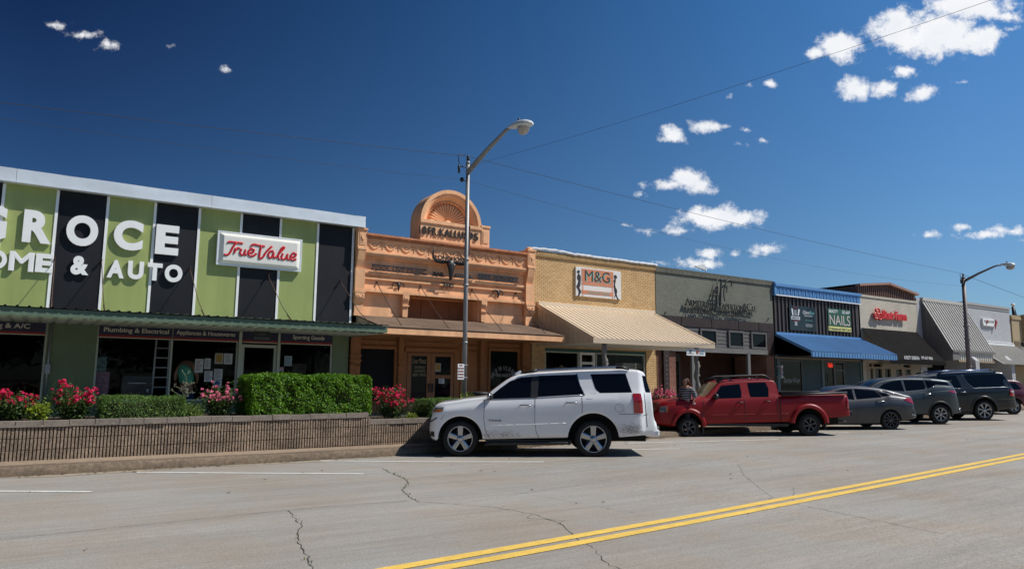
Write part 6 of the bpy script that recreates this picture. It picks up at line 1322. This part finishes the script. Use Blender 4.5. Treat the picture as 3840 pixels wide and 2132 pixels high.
# --- dark large SUV
c=Car('parked_suv','very dark large SUV with silver roof rails, farthest full car on the right','car',(31.48,13.97,.27),R(-31.5),1.0,
 top=[(-4.0,.85),(-3.9,1.05),(-3.5,1.15),(-3.05,1.24),(-2.9,1.40),(-2.66,1.66),(-2.38,1.74),(-2.07,1.775),(-1.62,1.82),(-1.0,1.87),(-.31,1.90),(.74,1.93),(1.0,1.91),(1.06,1.84),(1.16,1.60),(1.27,1.34),(1.32,1.25),(1.36,1.0),(1.39,.85),(1.42,.70)],
 belt=[(-4,1.05),(-2,1.18),(-.99,1.235),(-.41,1.25),(1.14,1.315),(1.42,1.3)],bot=[(-4,.45),(-3.6,.32),(-1.03,.30),(.55,.42),(1.42,.5)],
 arches=[(-3.0,.40,.46),(.03,.40,.52)],plan=[(-4,.7),(-3.85,.84),(-3.5,.95),(-2.8,.99),(1.0,1.0),(1.15,.98),(1.3,.94),(1.42,.88)],paint=PK,rc=.09,tum=.28)
c.wheel(-3.0,.40,.40,.28,.26,'seven',MC['alloy_silver']);c.wheel(.04,.40,.40,.28,.26,'seven',MC['alloy_silver'])
c.patch('window',CGL,[(-2.5,1.25),(-2.3,1.5),(-2.05,1.66)],[(-1.82,1.26),(-1.80,1.5),(-1.78,1.72)]);c.patch('window',CGL,[(-1.72,1.27),(-1.70,1.5),(-1.70,1.73)],[(-.80,1.27),(-.84,1.5),(-.92,1.76)]);c.patch('window',CGL,[(-.30,1.29),(-.49,1.46),(-.62,1.78)],[(1.18,1.345),(1.10,1.6),(.96,1.84)])
c.line('window_trim',CHR,[(-.66,1.80),(-.52,1.46),(-.32,1.27),(1.16,1.33)],.008,.002,True);c.line('window_trim',CHR,[(-1.9,1.245),(-.8,1.255)],.008,.002,True)
c.topstrip('windshield',CGL,-3.0,-2.55,.05);c.topstrip('rear_window',CGL,1.08,1.25,.1)
for P in ([(-.80,1.24),(-.62,.98),(-.65,.34)],[(-1.76,1.24),(-1.78,.34)],[(.55,.82),(1.36,.86)]): c.line('door_seam',MC['seam_dark'],P,.007,-.001,True)
c.handle(-.92,-.68,1.11,CHR);c.handle(-2.0,-1.78,1.10,CHR);c.mirrorcap(-2.45,1.3,PK)
c.patch('tail_light',TLR,[(1.08,.97),(1.12,1.25)],[(1.36,.97),(1.33,1.24)],.012);c.patch('reverse_light',TLC,[(1.14,1.12),(1.15,1.18)],[(1.34,1.12),(1.34,1.18)],.018);c.arch(PK,.03,.40,.52,.05,.02);
SBL=M('rail_blue_silver',(.25,.32,.50),.25,.9)
for sg in (-1,1):
    m=MB();m.tube([(-1.35,sg*.76,1.92),(.48,sg*.76,2.0)],.032,8);m.build('roof_rail',SBL,c.t);m=MB();m.tube([(-1.62,sg*.76,1.82),(-1.4,sg*.76,1.91),(-1.3,sg*.76,1.925)],.033,8);m.tube([(.45,sg*.76,2.0),(.62,sg*.76,1.99),(.76,sg*.76,1.93)],.03,8);m.build('rail_foot',BPL,c.t)
m=MB();m.box(-2.3,-.6,-.93,.93,.26,.33);m.build('running_board',BPL,c.t)
# --- maroon SUV cut by the frame
c=Car('parked_suv','dark maroon SUV with black windows, cut off by the right frame edge','car',(37.6,15.35,.34),R(-31.5),.95,
 top=[(-3.9,.8),(-3.7,1.0),(-3.0,1.08),(-2.6,1.35),(-2.3,1.48),(-1.6,1.56),(0,1.58),(.4,1.52),(.62,1.1),(.7,.7)],belt=[(-3.9,.9),(-2.3,1.03),(.7,1.08)],bot=[(-3.9,.4),(-3,.28),(0,.3),(.7,.45)],
 arches=[(-2.85,.36,.42),(-.05,.36,.42)],plan=[(-3.9,.7),(-3.6,.9),(-3,1),(.3,1),(.6,.95),(.7,.86)],paint=PD,rc=.09,tum=.32)
c.wheel(-2.85,.36,.36,.22,.23,'five',MC['alloy_silver']);c.wheel(-.05,.36,.36,.22,.23,'five',MC['alloy_silver'])
c.patch('window',CGL,[(-2.5,1.09),(-2.1,1.42)],[(-1.6,1.1),(-1.6,1.46)]);c.patch('window',CGL,[(-1.5,1.1),(-1.5,1.46)],[(-.65,1.12),(-.7,1.48)]);c.patch('window',CGL,[(-.5,1.12),(-.55,1.47)],[(.4,1.15),(.2,1.44)])
c.line('side_moulding',CHR,[(-2.3,.66),(-.6,.66)],.012,.004,True);c.topstrip('roof_panel',WHITE,-1.5,0,.12,.02)
for P in ([(-1.55,1.08),(-1.55,.34)],[(-.55,1.1),(-.55,.5)]): c.line('door_seam',MC['seam_dark'],P,.007,-.001,True)
# ================= PLANTS =================
def leafmat(name,c1,c2,tr=.35,sc=6,rough=.5):
    m=bpy.data.materials.new(name);m.use_nodes=True;t=m.node_tree;t.nodes.clear();o=t.nodes.new('ShaderNodeOutputMaterial')
    g=t.nodes.new('ShaderNodeNewGeometry');tcn=t.nodes.new('ShaderNodeTexCoord');n=t.nodes.new('ShaderNodeTexNoise');n.inputs['Scale'].default_value=sc;n.inputs['Detail'].default_value=3;t.links.new(tcn.outputs['Object'],n.inputs['Vector'])
    a=t.nodes.new('ShaderNodeMath');a.operation='MULTIPLY_ADD';a.inputs[1].default_value=.7;t.links.new(g.outputs['Random Per Island'],a.inputs[0])
    b=t.nodes.new('ShaderNodeMapRange');b.inputs[1].default_value=.35;b.inputs[2].default_value=.65;b.inputs[3].default_value=0;b.inputs[4].default_value=.3;t.links.new(n.outputs['Fac'],b.inputs[0]);t.links.new(b.outputs[0],a.inputs[2])
    mx=t.nodes.new('ShaderNodeMix');mx.data_type='RGBA';mx.inputs[6].default_value=(*c1,1);mx.inputs[7].default_value=(*c2,1);t.links.new(a.outputs[0],mx.inputs[0])
    p=t.nodes.new('ShaderNodeBsdfPrincipled');p.inputs['Roughness'].default_value=rough;p.inputs['Specular IOR Level'].default_value=.35;t.links.new(mx.outputs[2],p.inputs['Base Color'])
    tl=t.nodes.new('ShaderNodeBsdfTranslucent');t.links.new(mx.outputs[2],tl.inputs[0]);s=t.nodes.new('ShaderNodeMixShader');s.inputs[0].default_value=tr;t.links.new(p.outputs[0],s.inputs[1]);t.links.new(tl.outputs[0],s.inputs[2]);t.links.new(s.outputs[0],o.inputs[0]);return m
BOXW=leafmat('boxwood_leaf',(.022,.085,.005),(.19,.38,.015),.4);JUN=leafmat('juniper_leaf',(.04,.09,.018),(.15,.26,.045),.3,4);ROSL=leafmat('rose_leaf',(.025,.06,.012),(.075,.13,.02),.3,5);YLF=leafmat('yellow_green_leaf',(.12,.20,.01),(.34,.42,.03),.4)
REDP=leafmat('crimson_petal',(.55,.008,.05),(.85,.045,.17),.25,9,.6);PNKP=leafmat('pink_petal',(.75,.10,.24),(.85,.32,.42),.25,9,.6);TWIG_CORE=M('twig_and_hedge_core',(.03,.022,.012),.9)  # stem brown, kept dark for the shaded hedge core too
def leaf(m,p,nrm,l,w,rg):
    n=(Vector(nrm)+Vector((rg.gauss(0,.6),rg.gauss(0,.6),rg.gauss(0,.6)))).normalized();a=n.orthogonal().normalized();b=n.cross(a);q=rg.uniform(0,6.28);d=a*math.cos(q)+b*math.sin(q);e=n.cross(d)
    p=Vector(p);m.add([p-d*l*.5,p+e*w*.5+n*l*.06,p+d*l*.5,p-e*w*.5+n*l*.06],[(0,1,2,3)],False)
def hedge(name,label,x0,x1,y0,y1,z0,z1,mat,n,l,seed,rnd=.12,lump=.05,cat='hedge'):
    t=thing(name,label,cat,((x0+x1)/2,(y0+y1)/2,z0));rg=random.Random(seed);m=MB()
    A=[((x1-x0)*(z1-z0),0),((x1-x0)*(y1-y0),1),((y1-y0)*(z1-z0),2),((y1-y0)*(z1-z0),3),((x1-x0)*(z1-z0)*.35,4)];S=sum(a for a,_ in A)
    ph=[rg.uniform(0,6) for _ in range(8)]
    def bump(x,y,z): return lump*(math.sin(x*5.3+ph[0])*math.sin(z*6.1+ph[1])+math.sin(x*11+ph[2]+y*7)*.5+math.sin(z*13+ph[3]+x*3)*.35+.35*math.sin(x*23+z*19+ph[4]))
    for i in range(n):
        r=rg.uniform(0,S)
        for a,k in A:
            if r<a: break
            r-=a
        u,v=rg.random(),rg.random();dep=abs(rg.gauss(0,.06))
        if k==0: p=[x0+(x1-x0)*u,y0+dep,z0+(z1-z0)*v];nr=(0,-1,.3)
        elif k==1: p=[x0+(x1-x0)*u,y0+(y1-y0)*v,z1-dep];nr=(0,0,1)
        elif k==2: p=[x0+dep,y0+(y1-y0)*u,z0+(z1-z0)*v];nr=(-1,0,.3)
        elif k==3: p=[x1-dep,y0+(y1-y0)*u,z0+(z1-z0)*v];nr=(1,0,.3)
        else: p=[x0+(x1-x0)*u,y1-dep,z0+(z1-z0)*v];nr=(0,1,.3)
        b=bump(*p);p=Vector(p)+Vector(nr)*b
        # round the shoulders
        cx=(x0+x1)/2;cz=(z0+z1)/2;dx=max(0,abs(p.x-cx)-((x1-x0)/2-rnd));dz=max(0,p.z-(z1-rnd));dy=max(0,(y0+rnd)-p.y)
        L_=math.sqrt(dx*dx+dz*dz+dy*dy)
        if L_>rnd: f=rnd/L_;p.x-=math.copysign(dx*(1-f),p.x-cx);p.z-=dz*(1-f);p.y+=dy*(1-f)
        if rg.random()<.03: p+=Vector(nr)*rg.uniform(0,.04)
        s_=rg.uniform(.7,1.25);leaf(m,p,nr,l*s_,l*.55*s_,rg)
    m.build('foliage',mat,t,fix=False)
    m=MB();m.box(x0+.13,x1-.13,y0+.14,y1-.1,z0,z1-.14);m.build('inner_shade_box',TWIG_CORE,t);return t  # solid box, its dark colour stands in for shade between the leaves
def bush(label,cx,cy,z0,rx,ry,h,leafm,n,petal,nf,seed,l=.05,fs=.05,name='rose_bush',cat='rose bush',group=None,top=.5,spread=1.0):
    t=thing(name,label,cat,(cx,cy,z0),group=group);rg=random.Random(seed);m=MB();st_=MB();tips=[]
    for k in range(26):
        a=rg.uniform(0,6.28);r=rg.uniform(.2,.95)**.7;hh=h*(rg.uniform(.55,1.0))*(1-.35*r*r);tip=Vector((cx+rx*r*math.cos(a),cy+ry*r*math.sin(a),z0+hh));b=Vector((cx+rx*.25*r*math.cos(a),cy+ry*.25*r*math.sin(a),z0));mid=b.lerp(tip,.5)+Vector((0,0,h*.08))
        st_.tube([b,mid,tip],[.009,.006,.004],4);tips.append((b,mid,tip))
    for i in range(int(n*1.35)):
        b,mid,tip=rg.choice(tips);f=rg.uniform(.12,1.0);p=(b.lerp(mid,f*2) if f<.5 else mid.lerp(tip,f*2-1))+Vector((rg.gauss(0,.075),rg.gauss(0,.075),rg.gauss(0,.055)))*spread
        s_=rg.uniform(.6,1.3);leaf(m,p,(0,-.3,.8),l*s_,l*.6*s_,rg)
    m.build('foliage',leafm,t,fix=False);st_.build('stem',TWIG_CORE,t)
    if petal:
        m=MB();heads=[]
        for i in range(int(nf*2.1)):
            b,mid,tip=rg.choice(tips);f=1-abs(rg.gauss(0,.22));f=max(.2,f);p=mid.lerp(tip,max(0,f*2-1)) if f>.5 else b.lerp(mid,f*2);p=p+Vector((rg.gauss(0,.06),rg.gauss(0,.06)-.03,abs(rg.gauss(0,.04))+.02))*spread
            R_=fs*rg.uniform(.6,1.15)
            for k in range(13):
                a=rg.uniform(0,6.28);e=rg.uniform(-.2,1.4);d=Vector((math.cos(a)*math.cos(e),math.sin(a)*math.cos(e),math.sin(e)))
                leaf(m,p+d*R_*.55,d,R_*1.0,R_*.95,rg)
        m.build('blossom',petal,t,fix=False)
    return t
YP=16.35
def bx2(pa,pb,py,Y=YP): return W(pa,py,Y)[0],W(pb,py,Y)[0]
def zt(px,py,Y=YP): return W(px,py,Y)[1]
z0=.84
a,b=bx2(918,1378,1470,16.3);hedge('clipped_hedge','tall bright green box shaped hedge in front of the hardware shop door',a,b,15.92,17.1,.86,zt(1150,1402,16.2),BOXW,21000,.058,11,.17,.06)
a,b=bx2(370,690,1510,16.3);hedge('juniper_hedge','low dark green juniper hedge between the red roses and the pink roses',a,b,15.90,17.0,.82,zt(520,1482,16.4),JUN,13000,.035,12,.12,.035)
a,b=bx2(1578,1760,1520,16.4);hedge('juniper_hedge','low rounded juniper hedge at the foot of the near lamp post',a,b,15.95,17.0,.72,zt(1650,1492,16.4),JUN,8000,.035,13,.2,.04)
def rb(label,pa,pb,pytop,petal,nf,seed,Y=16.45,n=1500,zb=.80,fs=.05,**k):
    a,b=bx2(pa,pb,(pytop+1560)/2,Y);bush(label,(a+b)/2,Y,zb,(b-a)/2,.45,zt((pa+pb)/2,pytop,Y)-zb+.02,ROSL,n,petal,nf,seed,fs=fs,**k)
rb('red rose bush at the far left edge of the planter',-70,155,1462,REDP,40,21,n=2000)
rb('large red rose bush beside the low juniper hedge',170,368,1428,REDP,62,22,n=2300)
rb('pink rose bush in front of the shop window notices',745,900,1428,PNKP,36,23,n=1800)
rb('red rose bush right of the tall clipped hedge',1388,1548,1430,REDP,64,24,n=1700,zb=.68)
rb('pink rose bush between the white car and the red pickup',2430,2545,1452,PNKP,75,25,n=1800,zb=.75,Y=17.0)
rb('red rose bush behind the windshield of the red pickup',2618,2745,1440,REDP,60,26,n=1300,zb=.75,Y=17.4)
rb('small red rose bush behind the pickup bed, below the barber pole',2905,2955,1476,REDP,22,27,n=400,zb=.8,Y=17.6)
rb('small pink rose bush between the pickup bed and the grey sedan',3050,3110,1462,PNKP,14,28,n=400,zb=.8,Y=17.8)
a,b=bx2(668,765,1530,16.3);bush('loose light green shrub between the juniper hedge and the pink roses',(a+b)/2,16.3,.82,(b-a)/2,.4,.33,leafmat('light_shrub_leaf',(.07,.13,.02),(.16,.24,.04),.3),1800,None,0,31,l=.035,name='shrub',cat='shrub')
a,b=bx2(118,172,1530,16.2);bush('yellow green leafy shoots between the two left red rose bushes',(a+b)/2,16.2,.82,(b-a)/2,.2,.42,YLF,420,None,0,32,l=.06,name='shrub',cat='shrub')
a,b=bx2(1725,1790,1490,16.3);bush('yellow green shrub at the base of the near lamp post',(a+b)/2,16.3,.85,(b-a)/2,.2,zt(1750,1468,16.3)-.85,YLF,420,None,0,33,l=.05,name='shrub',cat='shrub')
a,b=bx2(1520,1562,1550,16.1);bush('small tuft of green weeds left of the rounded juniper',(a+b)/2,16.1,.68,(b-a)/2,.12,.24,YLF,160,None,0,34,l=.045,name='weed_tuft',cat='weed',spread=.5)
# tall spindly weed
t=thing('tall_weed','spindly dry weed with thin branching stalks in front of the man in green','weed',(W(690,1500,16.2)[0],16.2,.85));m=MB()
wx=lambda u,v:(lambda q:(q[0],16.2,q[1]))(W(600+u*320/2080,1340+v*220/1430,16.2))
for P in ([(570,950),(620,700),(640,600),(630,450),(540,320)],[(630,450),(710,335)],[(620,700),(700,640),(830,625)],[(580,900),(480,750),(345,680)],[(560,950),(420,880),(270,790)],[(600,930),(700,880),(790,820)],[(590,920),(650,860),(670,770)]): m.tube([wx(*q) for q in P],.006,5)
m.build('stem',M('dry_green_stem',(.14,.17,.08),.8),t);m=MB();rg=random.Random(8)
for (u,v) in ((540,320),(715,335),(830,625),(765,600),(345,690),(375,660),(270,790),(300,785),(790,820),(800,850),(530,770),(520,730),(670,770)):
    for k in range(4): leaf(m,Vector(wx(u,v))+Vector((rg.gauss(0,.01),rg.gauss(0,.01),rg.gauss(0,.01))),(0,-1,.5),.022,.014,rg)
for i in range(60): leaf(m,Vector(wx(rg.uniform(560,690),rg.uniform(560,960)))+Vector((0,rg.gauss(0,.02),0)),(0,-1,.5),.03,.012,rg)
m.build('seed_head',leafmat('pale_seed',(.22,.25,.14),(.45,.45,.36)),t,fix=False)
# trees on the far side of the street (seen in glass and car paint)
TRF=leafmat('tree_leaf',(.020,.045,.010),(.06,.10,.02),.2,.6)
for i,(x,y,r,h) in enumerate(((-16,-17,6,9),(-4,-21,6.5,10),(8,-18,6,9),(19,-24,6.5,9.5),(30,-22,6,8.5),(42,-28,7,10),(-28,-20,6.5,9),(55,-32,7,10))):
    rg=random.Random(60+i);t=thing('shade_tree',('large shade tree across the street, opposite the striped shop front','broad shade tree across the street behind the viewer','rounded shade tree across the street opposite the orange bar','shade tree across the street opposite the tan brick store','shade tree across the street opposite the land office','tall shade tree across the street opposite the blue awning','leftmost shade tree across the street','farthest shade tree across the street on the right')[i],'tree',(x,y,-.1),group='shade trees across the street')
    m=MB();m.tube([(x,y,-.1),(x+.2,y,2),(x+.1,y+.2,4),(x,y,h*.6)],[.42,.33,.25,.12],10)
    for k in range(7): a=k*.9;m.tube([(x+.1,y+.1,2.8+k*.25),(x+2*math.cos(a),y+2*math.sin(a),4.2+k*.3),(x+3.5*math.cos(a),y+3.5*math.sin(a),5+k*.35)],[.13,.09,.04],6)
    m.build('trunk',M('bark',(.08,.06,.045),.9,nz=((3,.3),)),t)
    cl=[(Vector((x+rg.uniform(-.62,.62)*r,y+rg.uniform(-.62,.62)*r,h*.55+rg.uniform(-.42,.45)*h*.8*.6+.3)),rg.uniform(.26,.42)*r) for _ in range(26)];m=MB()
    for k in range(5200):
        c_,q=rg.choice(cl);d=Vector((rg.gauss(0,1),rg.gauss(0,1),rg.gauss(0,.8)));d.normalize();p=c_+d*q*rg.uniform(.6,1.05)
        if p.z<1.2: continue
        leaf(m,p,d,.42,.3,rg)
    m.build('crown',TRF,t,fix=False)
# ================= PEOPLE =================
SKN=M('skin',(.34,.185,.125),.55);SKD=M('skin_tan',(.42,.22,.14),.55)  # skin tones of the woman and the man
def skinfig(name,V,E,mat,parent,root=0,sub=2):
    me=bpy.data.meshes.new(name);me.from_pydata([v[:3] for v in V],E,[]);me.materials.append(mat);o=bpy.data.objects.new(name,me);COL.objects.link(o);o.parent=parent;ROOT[o.name]=ROOT[parent.name]
    s=o.modifiers.new('s','SKIN');s.use_smooth_shade=True;sl=me.skin_vertices[0].data if me.skin_vertices else None
    if sl is None:
        bm=bmesh.new();bm.from_mesh(me);bm.verts.layers.skin.verify();bm.to_mesh(me);bm.free();sl=me.skin_vertices[0].data
    for i,v in enumerate(V):
        sl[i].radius=(v[3],v[4] if len(v)>4 else v[3]);sl[i].use_root=(i==root)
    u=o.modifiers.new('u','SUBSURF');u.levels=sub;u.render_levels=sub;return o
def hand(parent,c,d,mat,sc=1.0,side=1):
    # palm with four curled fingers and a thumb, d = pointing direction
    c=Vector(c);d=Vector(d).normalized();x=d.cross(Vector((0,1,0))).normalized() if abs(d.y)<.9 else Vector((1,0,0));n=x.cross(d)
    V=[(*c,.024*sc)];E=[];p=c+d*.07*sc;V.append((*p,.034*sc,.018*sc));E.append((0,1))
    for k in range(4):
        o=x*((k-1.5)*.019*sc);L_=(.055,.065,.06,.045)[k]*sc;b=p+o+d*.015;i=len(V);V.append((*b,.010*sc));q=b+d*L_*.55+n*.008;V.append((*q,.009*sc));r=q+d*L_*.35+n*.022*sc;V.append((*r,.007*sc));E+=[(1,i),(i,i+1),(i+1,i+2)]
    i=len(V);b=c+d*.03*sc+x*side*.035*sc;V.append((*b,.011*sc));q=b+d*.03*sc+x*side*.012*sc+n*.012;V.append((*q,.009*sc));E+=[(0,i),(i,i+1)]
    return V,E
# woman in a striped top, looking left
sxw,szw=W(2572,1424,15.36);t=thing('person','woman in a navy and white striped top walking between the parked cars and the shops','person',(sxw,15.36,zg(16)+.17),(0,0,R(8)),local=True)
Hh=1.53;k=Hh/1.62
def K(V): return [(a*k,b*k,c*k,*[q*k for q in r]) for a,b,c,*r in V]
V=[(0,0,.92,.16,.14),(0,0,1.08,.15,.13),(-.01,0,1.24,.15,.12),(-.01,0,1.35,.10,.09),(-.02,0,1.41,.052,.052),(-.035,0,1.47,.066,.062),(-.035,0,1.545,.088,.075),(-.02,0,1.60,.055,.05),
   (0,-.17,1.32,.062,.06),(.10,-.25,1.12,.048),(-.02,-.30,.95,.036),(0,.17,1.32,.062,.06),(.08,.25,1.12,.048),(-.04,.27,.95,.036),
   (0,-.09,.82,.10),(-.10,-.09,.48,.065),(-.12,-.09,.09,.042),(-.25,-.09,.03,.035),(0,.09,.82,.10),(.10,.09,.48,.065),(.22,.09,.10,.042),(.12,.09,.03,.035)]
E=[(0,1),(1,2),(2,3),(3,4),(4,5),(5,6),(6,7),(3,8),(8,9),(9,10),(3,11),(11,12),(12,13),(0,14),(14,15),(15,16),(16,17),(0,18),(18,19),(19,20),(20,21)]
b=skinfig('body',K(V),E,SKN,t)
m_st=bpy.data.materials.new('striped_knit');m_st.use_nodes=True;q=m_st.node_tree;tc2=q.nodes.new('ShaderNodeTexCoord');wv2=q.nodes.new('ShaderNodeTexWave');wv2.bands_direction='Z';wv2.inputs['Scale'].default_value=6.2;wv2.inputs['Distortion'].default_value=.35;cr=q.nodes.new('ShaderNodeValToRGB');cr.color_ramp.elements[0].position=.74;cr.color_ramp.elements[0].color=(.010,.012,.035,1);cr.color_ramp.elements[1].position=.82;cr.color_ramp.elements[1].color=(.42,.40,.42,1)
q.links.new(tc2.outputs['Object'],wv2.inputs[0]);q.links.new(wv2.outputs['Color'],cr.inputs[0]);q.links.new(cr.outputs[0],q.nodes['Principled BSDF'].inputs['Base Color']);q.nodes['Principled BSDF'].inputs['Roughness'].default_value=.9
V2=[(0,0,.86,.19,.17),(0,0,1.04,.19,.165),(-.01,0,1.22,.19,.15),(-.01,0,1.345,.13,.10),(0,-.18,1.31,.09,.085),(.10,-.26,1.12,.085),(.02,-.30,.99,.075),(0,.18,1.31,.09,.085),(.08,.26,1.12,.085),(0,.29,.99,.075)]
skinfig('striped_top',K(V2),[(0,1),(1,2),(2,3),(3,4),(4,5),(5,6),(3,7),(7,8),(8,9)],m_st,t)
V3_=[(0,0,.93,.175,.155),(0,-.09,.82,.115),(-.10,-.09,.48,.08),(-.12,-.09,.12,.062),(0,.09,.82,.115),(.10,.09,.48,.08),(.21,.09,.13,.062)]
skinfig('trousers',K(V3_),[(0,1),(1,2),(2,3),(0,4),(4,5),(5,6)],M('dark_denim',(.012,.014,.022),.9),t)
HAIR=leafmat('auburn_hair',(.045,.018,.010),(.16,.065,.03),.1,20,.5)
m=MB();rg=random.Random(3)
for i in range(420):
    a=rg.uniform(-2.3,2.3);hh=rg.uniform(0,1);base=Vector((-.005+.075*math.cos(a),.08*math.sin(a),1.60-.05*abs(math.sin(a))*0))*k; base.z=(1.615-.05*(1-math.cos(a))*.5)*k
    if math.cos(a)<-.35: continue
    top_=Vector((-.02,0,1.64))*k;e1=Vector((.07*math.cos(a)*1.2+.02,.09*math.sin(a),1.52))*k;e2=Vector((.10*math.cos(a)+.09+rg.uniform(-.02,.06),.10*math.sin(a)+rg.gauss(0,.02),1.40+rg.uniform(-.07,.03)))*k
    m.tube([top_,base+Vector((rg.gauss(0,.006),rg.gauss(0,.006),0)),e1+Vector((rg.gauss(0,.01),rg.gauss(0,.01),0)),e2],[.006,.008,.008,.003],4)
m.build('hair',HAIR,t,fix=False)
m=MB();m.ball((-.118*k,0,1.515*k),(.020,.014,.022),8,6);m.build('nose',SKN,t);m=MB();m.ball((-.102*k,0,1.468*k),(.014,.024,.007),8,6);m.build('mouth',M('lip',(.35,.10,.08),.5),t)
for sg in (-1,1):
    m=MB();m.ball((-.100*k,sg*.032*k,1.548*k),(.010,.014,.007),8,6);m.build('eye',BLACK,t);m=MB();m.ball((-.02*k,sg*.076*k,1.535*k),(.018,.010,.028),8,6);m.build('ear',SKN,t)
m=MB()
for sg in (-1,1): m.tube([((-.122)*k,sg*(.032+.024*math.cos(q))*k,(1.548+.020*math.sin(q))*k) for q in [i*.63 for i in range(10)]],.0025,4,closed=True)
m.tube([(-.12*k,-.056*k,1.552*k),(-.02*k,-.078*k,1.55*k)],.0025,4);m.tube([(-.12*k,.056*k,1.552*k),(-.02*k,.078*k,1.55*k)],.0025,4);m.build('glasses',BLACK,t)
for c_,sd in (((-.02*k,-.30*k,.95*k),-1),((-.04*k,.27*k,.95*k),1)):
    V_,E_=hand(t,c_,(-.35,0,-1),SKN,.95,sd);skinfig('hand',V_,E_,SKN,t,sub=1)
# man bending inside the hardware store, seen from behind
YM=YF+.55
mz=lambda u,v:W(600+u*320/2080,1340+v*220/1430,YM)
ox,oz=mz(640,660);t=thing('person','man in a green tank top bending over inside the hardware shop window','person',(ox,YM,.5),local=True)
def mv(u,v,dy,r,r2=None):
    a=mz(u,v);return (a[0]-ox,dy,a[1]-.5,r,r2 or r)
hz=oz-.5
V=[(0,0,hz-.05,.20,.15),mv(640,520,.0,.21,.15),mv(615,380,.03,.22,.15),mv(590,230,.10,.20,.14),mv(640,130,.17,.10),mv(700,150,.26,.062),mv(735,215,.32,.085),mv(745,260,.34,.07),
   mv(470,250,.10,.075),mv(395,400,.10,.062),mv(390,560,.14,.048),mv(780,150,.12,.095),mv(880,330,.08,.075),mv(930,520,.12,.058),mv(905,650,.2,.042),
   (-.12,0,hz-.22,.12),(-.12,0,hz*.5-.05,.08),(-.12,0,.10,.055),(-.12,-.0,.03,.05),(.12,0,hz-.22,.12),(.12,0,hz*.5-.05,.08),(.12,0,.10,.055),(.12,-.0,.03,.05)]
E=[(0,1),(1,2),(2,3),(3,4),(4,5),(5,6),(6,7),(3,8),(8,9),(9,10),(3,11),(11,12),(12,13),(13,14),(0,15),(15,16),(16,17),(17,18),(0,19),(19,20),(20,21),(21,22)]
skinfig('body',V,E,SKD,t)
V=[(0,0,hz-.0,.235,.2),mv(645,520,-.03,.235,.19),mv(620,380,.0,.245,.19),mv(590,260,.04,.215,.17),mv(630,160,.08,.11,.11)]
skinfig('tank_top',V,[(0,1),(1,2),(2,3),(3,4)],M('green_cotton',(.12,.50,.33),.9,nz=((6,.1),)),t)
V=[(0,0,hz-.06,.235,.18),(-.12,0,hz-.25,.14),(-.12,0,hz*.5-.05,.10),(-.12,0,.08,.075),(.12,0,hz-.25,.14),(.12,0,hz*.5-.05,.10),(.12,0,.08,.075)]
skinfig('jeans',V,[(0,1),(1,2),(2,3),(0,4),(4,5),(5,6)],M('navy_denim',(.05,.07,.18),.9),t)
m=MB();a=mv(745,205,.33,.1);m.ball((a[0],a[1],a[2]),(.105,.11,.10),12,8);m.ball((a[0]-.07,a[1]-.02,a[2]-.08),(.09,.06,.02),10,6);m.build('cap',BLACK,t)
m=MB();a=mv(775,260,.30,.1);m.ball((a[0]+.06,a[1],a[2]+.02),(.015,.012,.025),8,6);m.build('ear',SKD,t)
for (u,v,dy,sd) in ((390,565,.14,-1),(905,655,.2,1)):
    a=mv(u,v,dy,1);V_,E_=hand(t,a[:3],(.1*-sd,.3,-1),SKD,1.05,-sd);skinfig('hand',V_,E_,SKD,t,sub=1)
# ================= GROUPS OF LIKE THINGS =================
GR={'planter_wall':'planter walls along the sidewalk','notice':'notices taped to shop glass','department_sign':'navy department banners','street_lamp':'street lamps','power_cable':'overhead cables','rose_bush':'rose bushes in the planter',
 'juniper_hedge':'low juniper hedges','shop_awning':'sloping shop awnings','shop_canopy':'flat shop canopies','iron_sign':'black iron signs','cedar_post':'cedar awning posts','ceiling_light':'fluorescent tube fittings','bull_skull':'small bull skulls',
 'wall_hook':'iron wall hooks','wing_wall':'white brick wing walls','shelf_unit':'shelf units in the shop','hanging_sign':'hanging signs','shop_sign':'flat shop signs','window_lettering':'painted window lettering','roof_sign_lettering':'raised white letters','shrub':'small shrubs in the planter'}
for o in COL.objects:
    if o.parent is None and not o.get('group'):
        g=GR.get(o.name.split('.')[0])
        if g and o.get('label'): o['group']=g
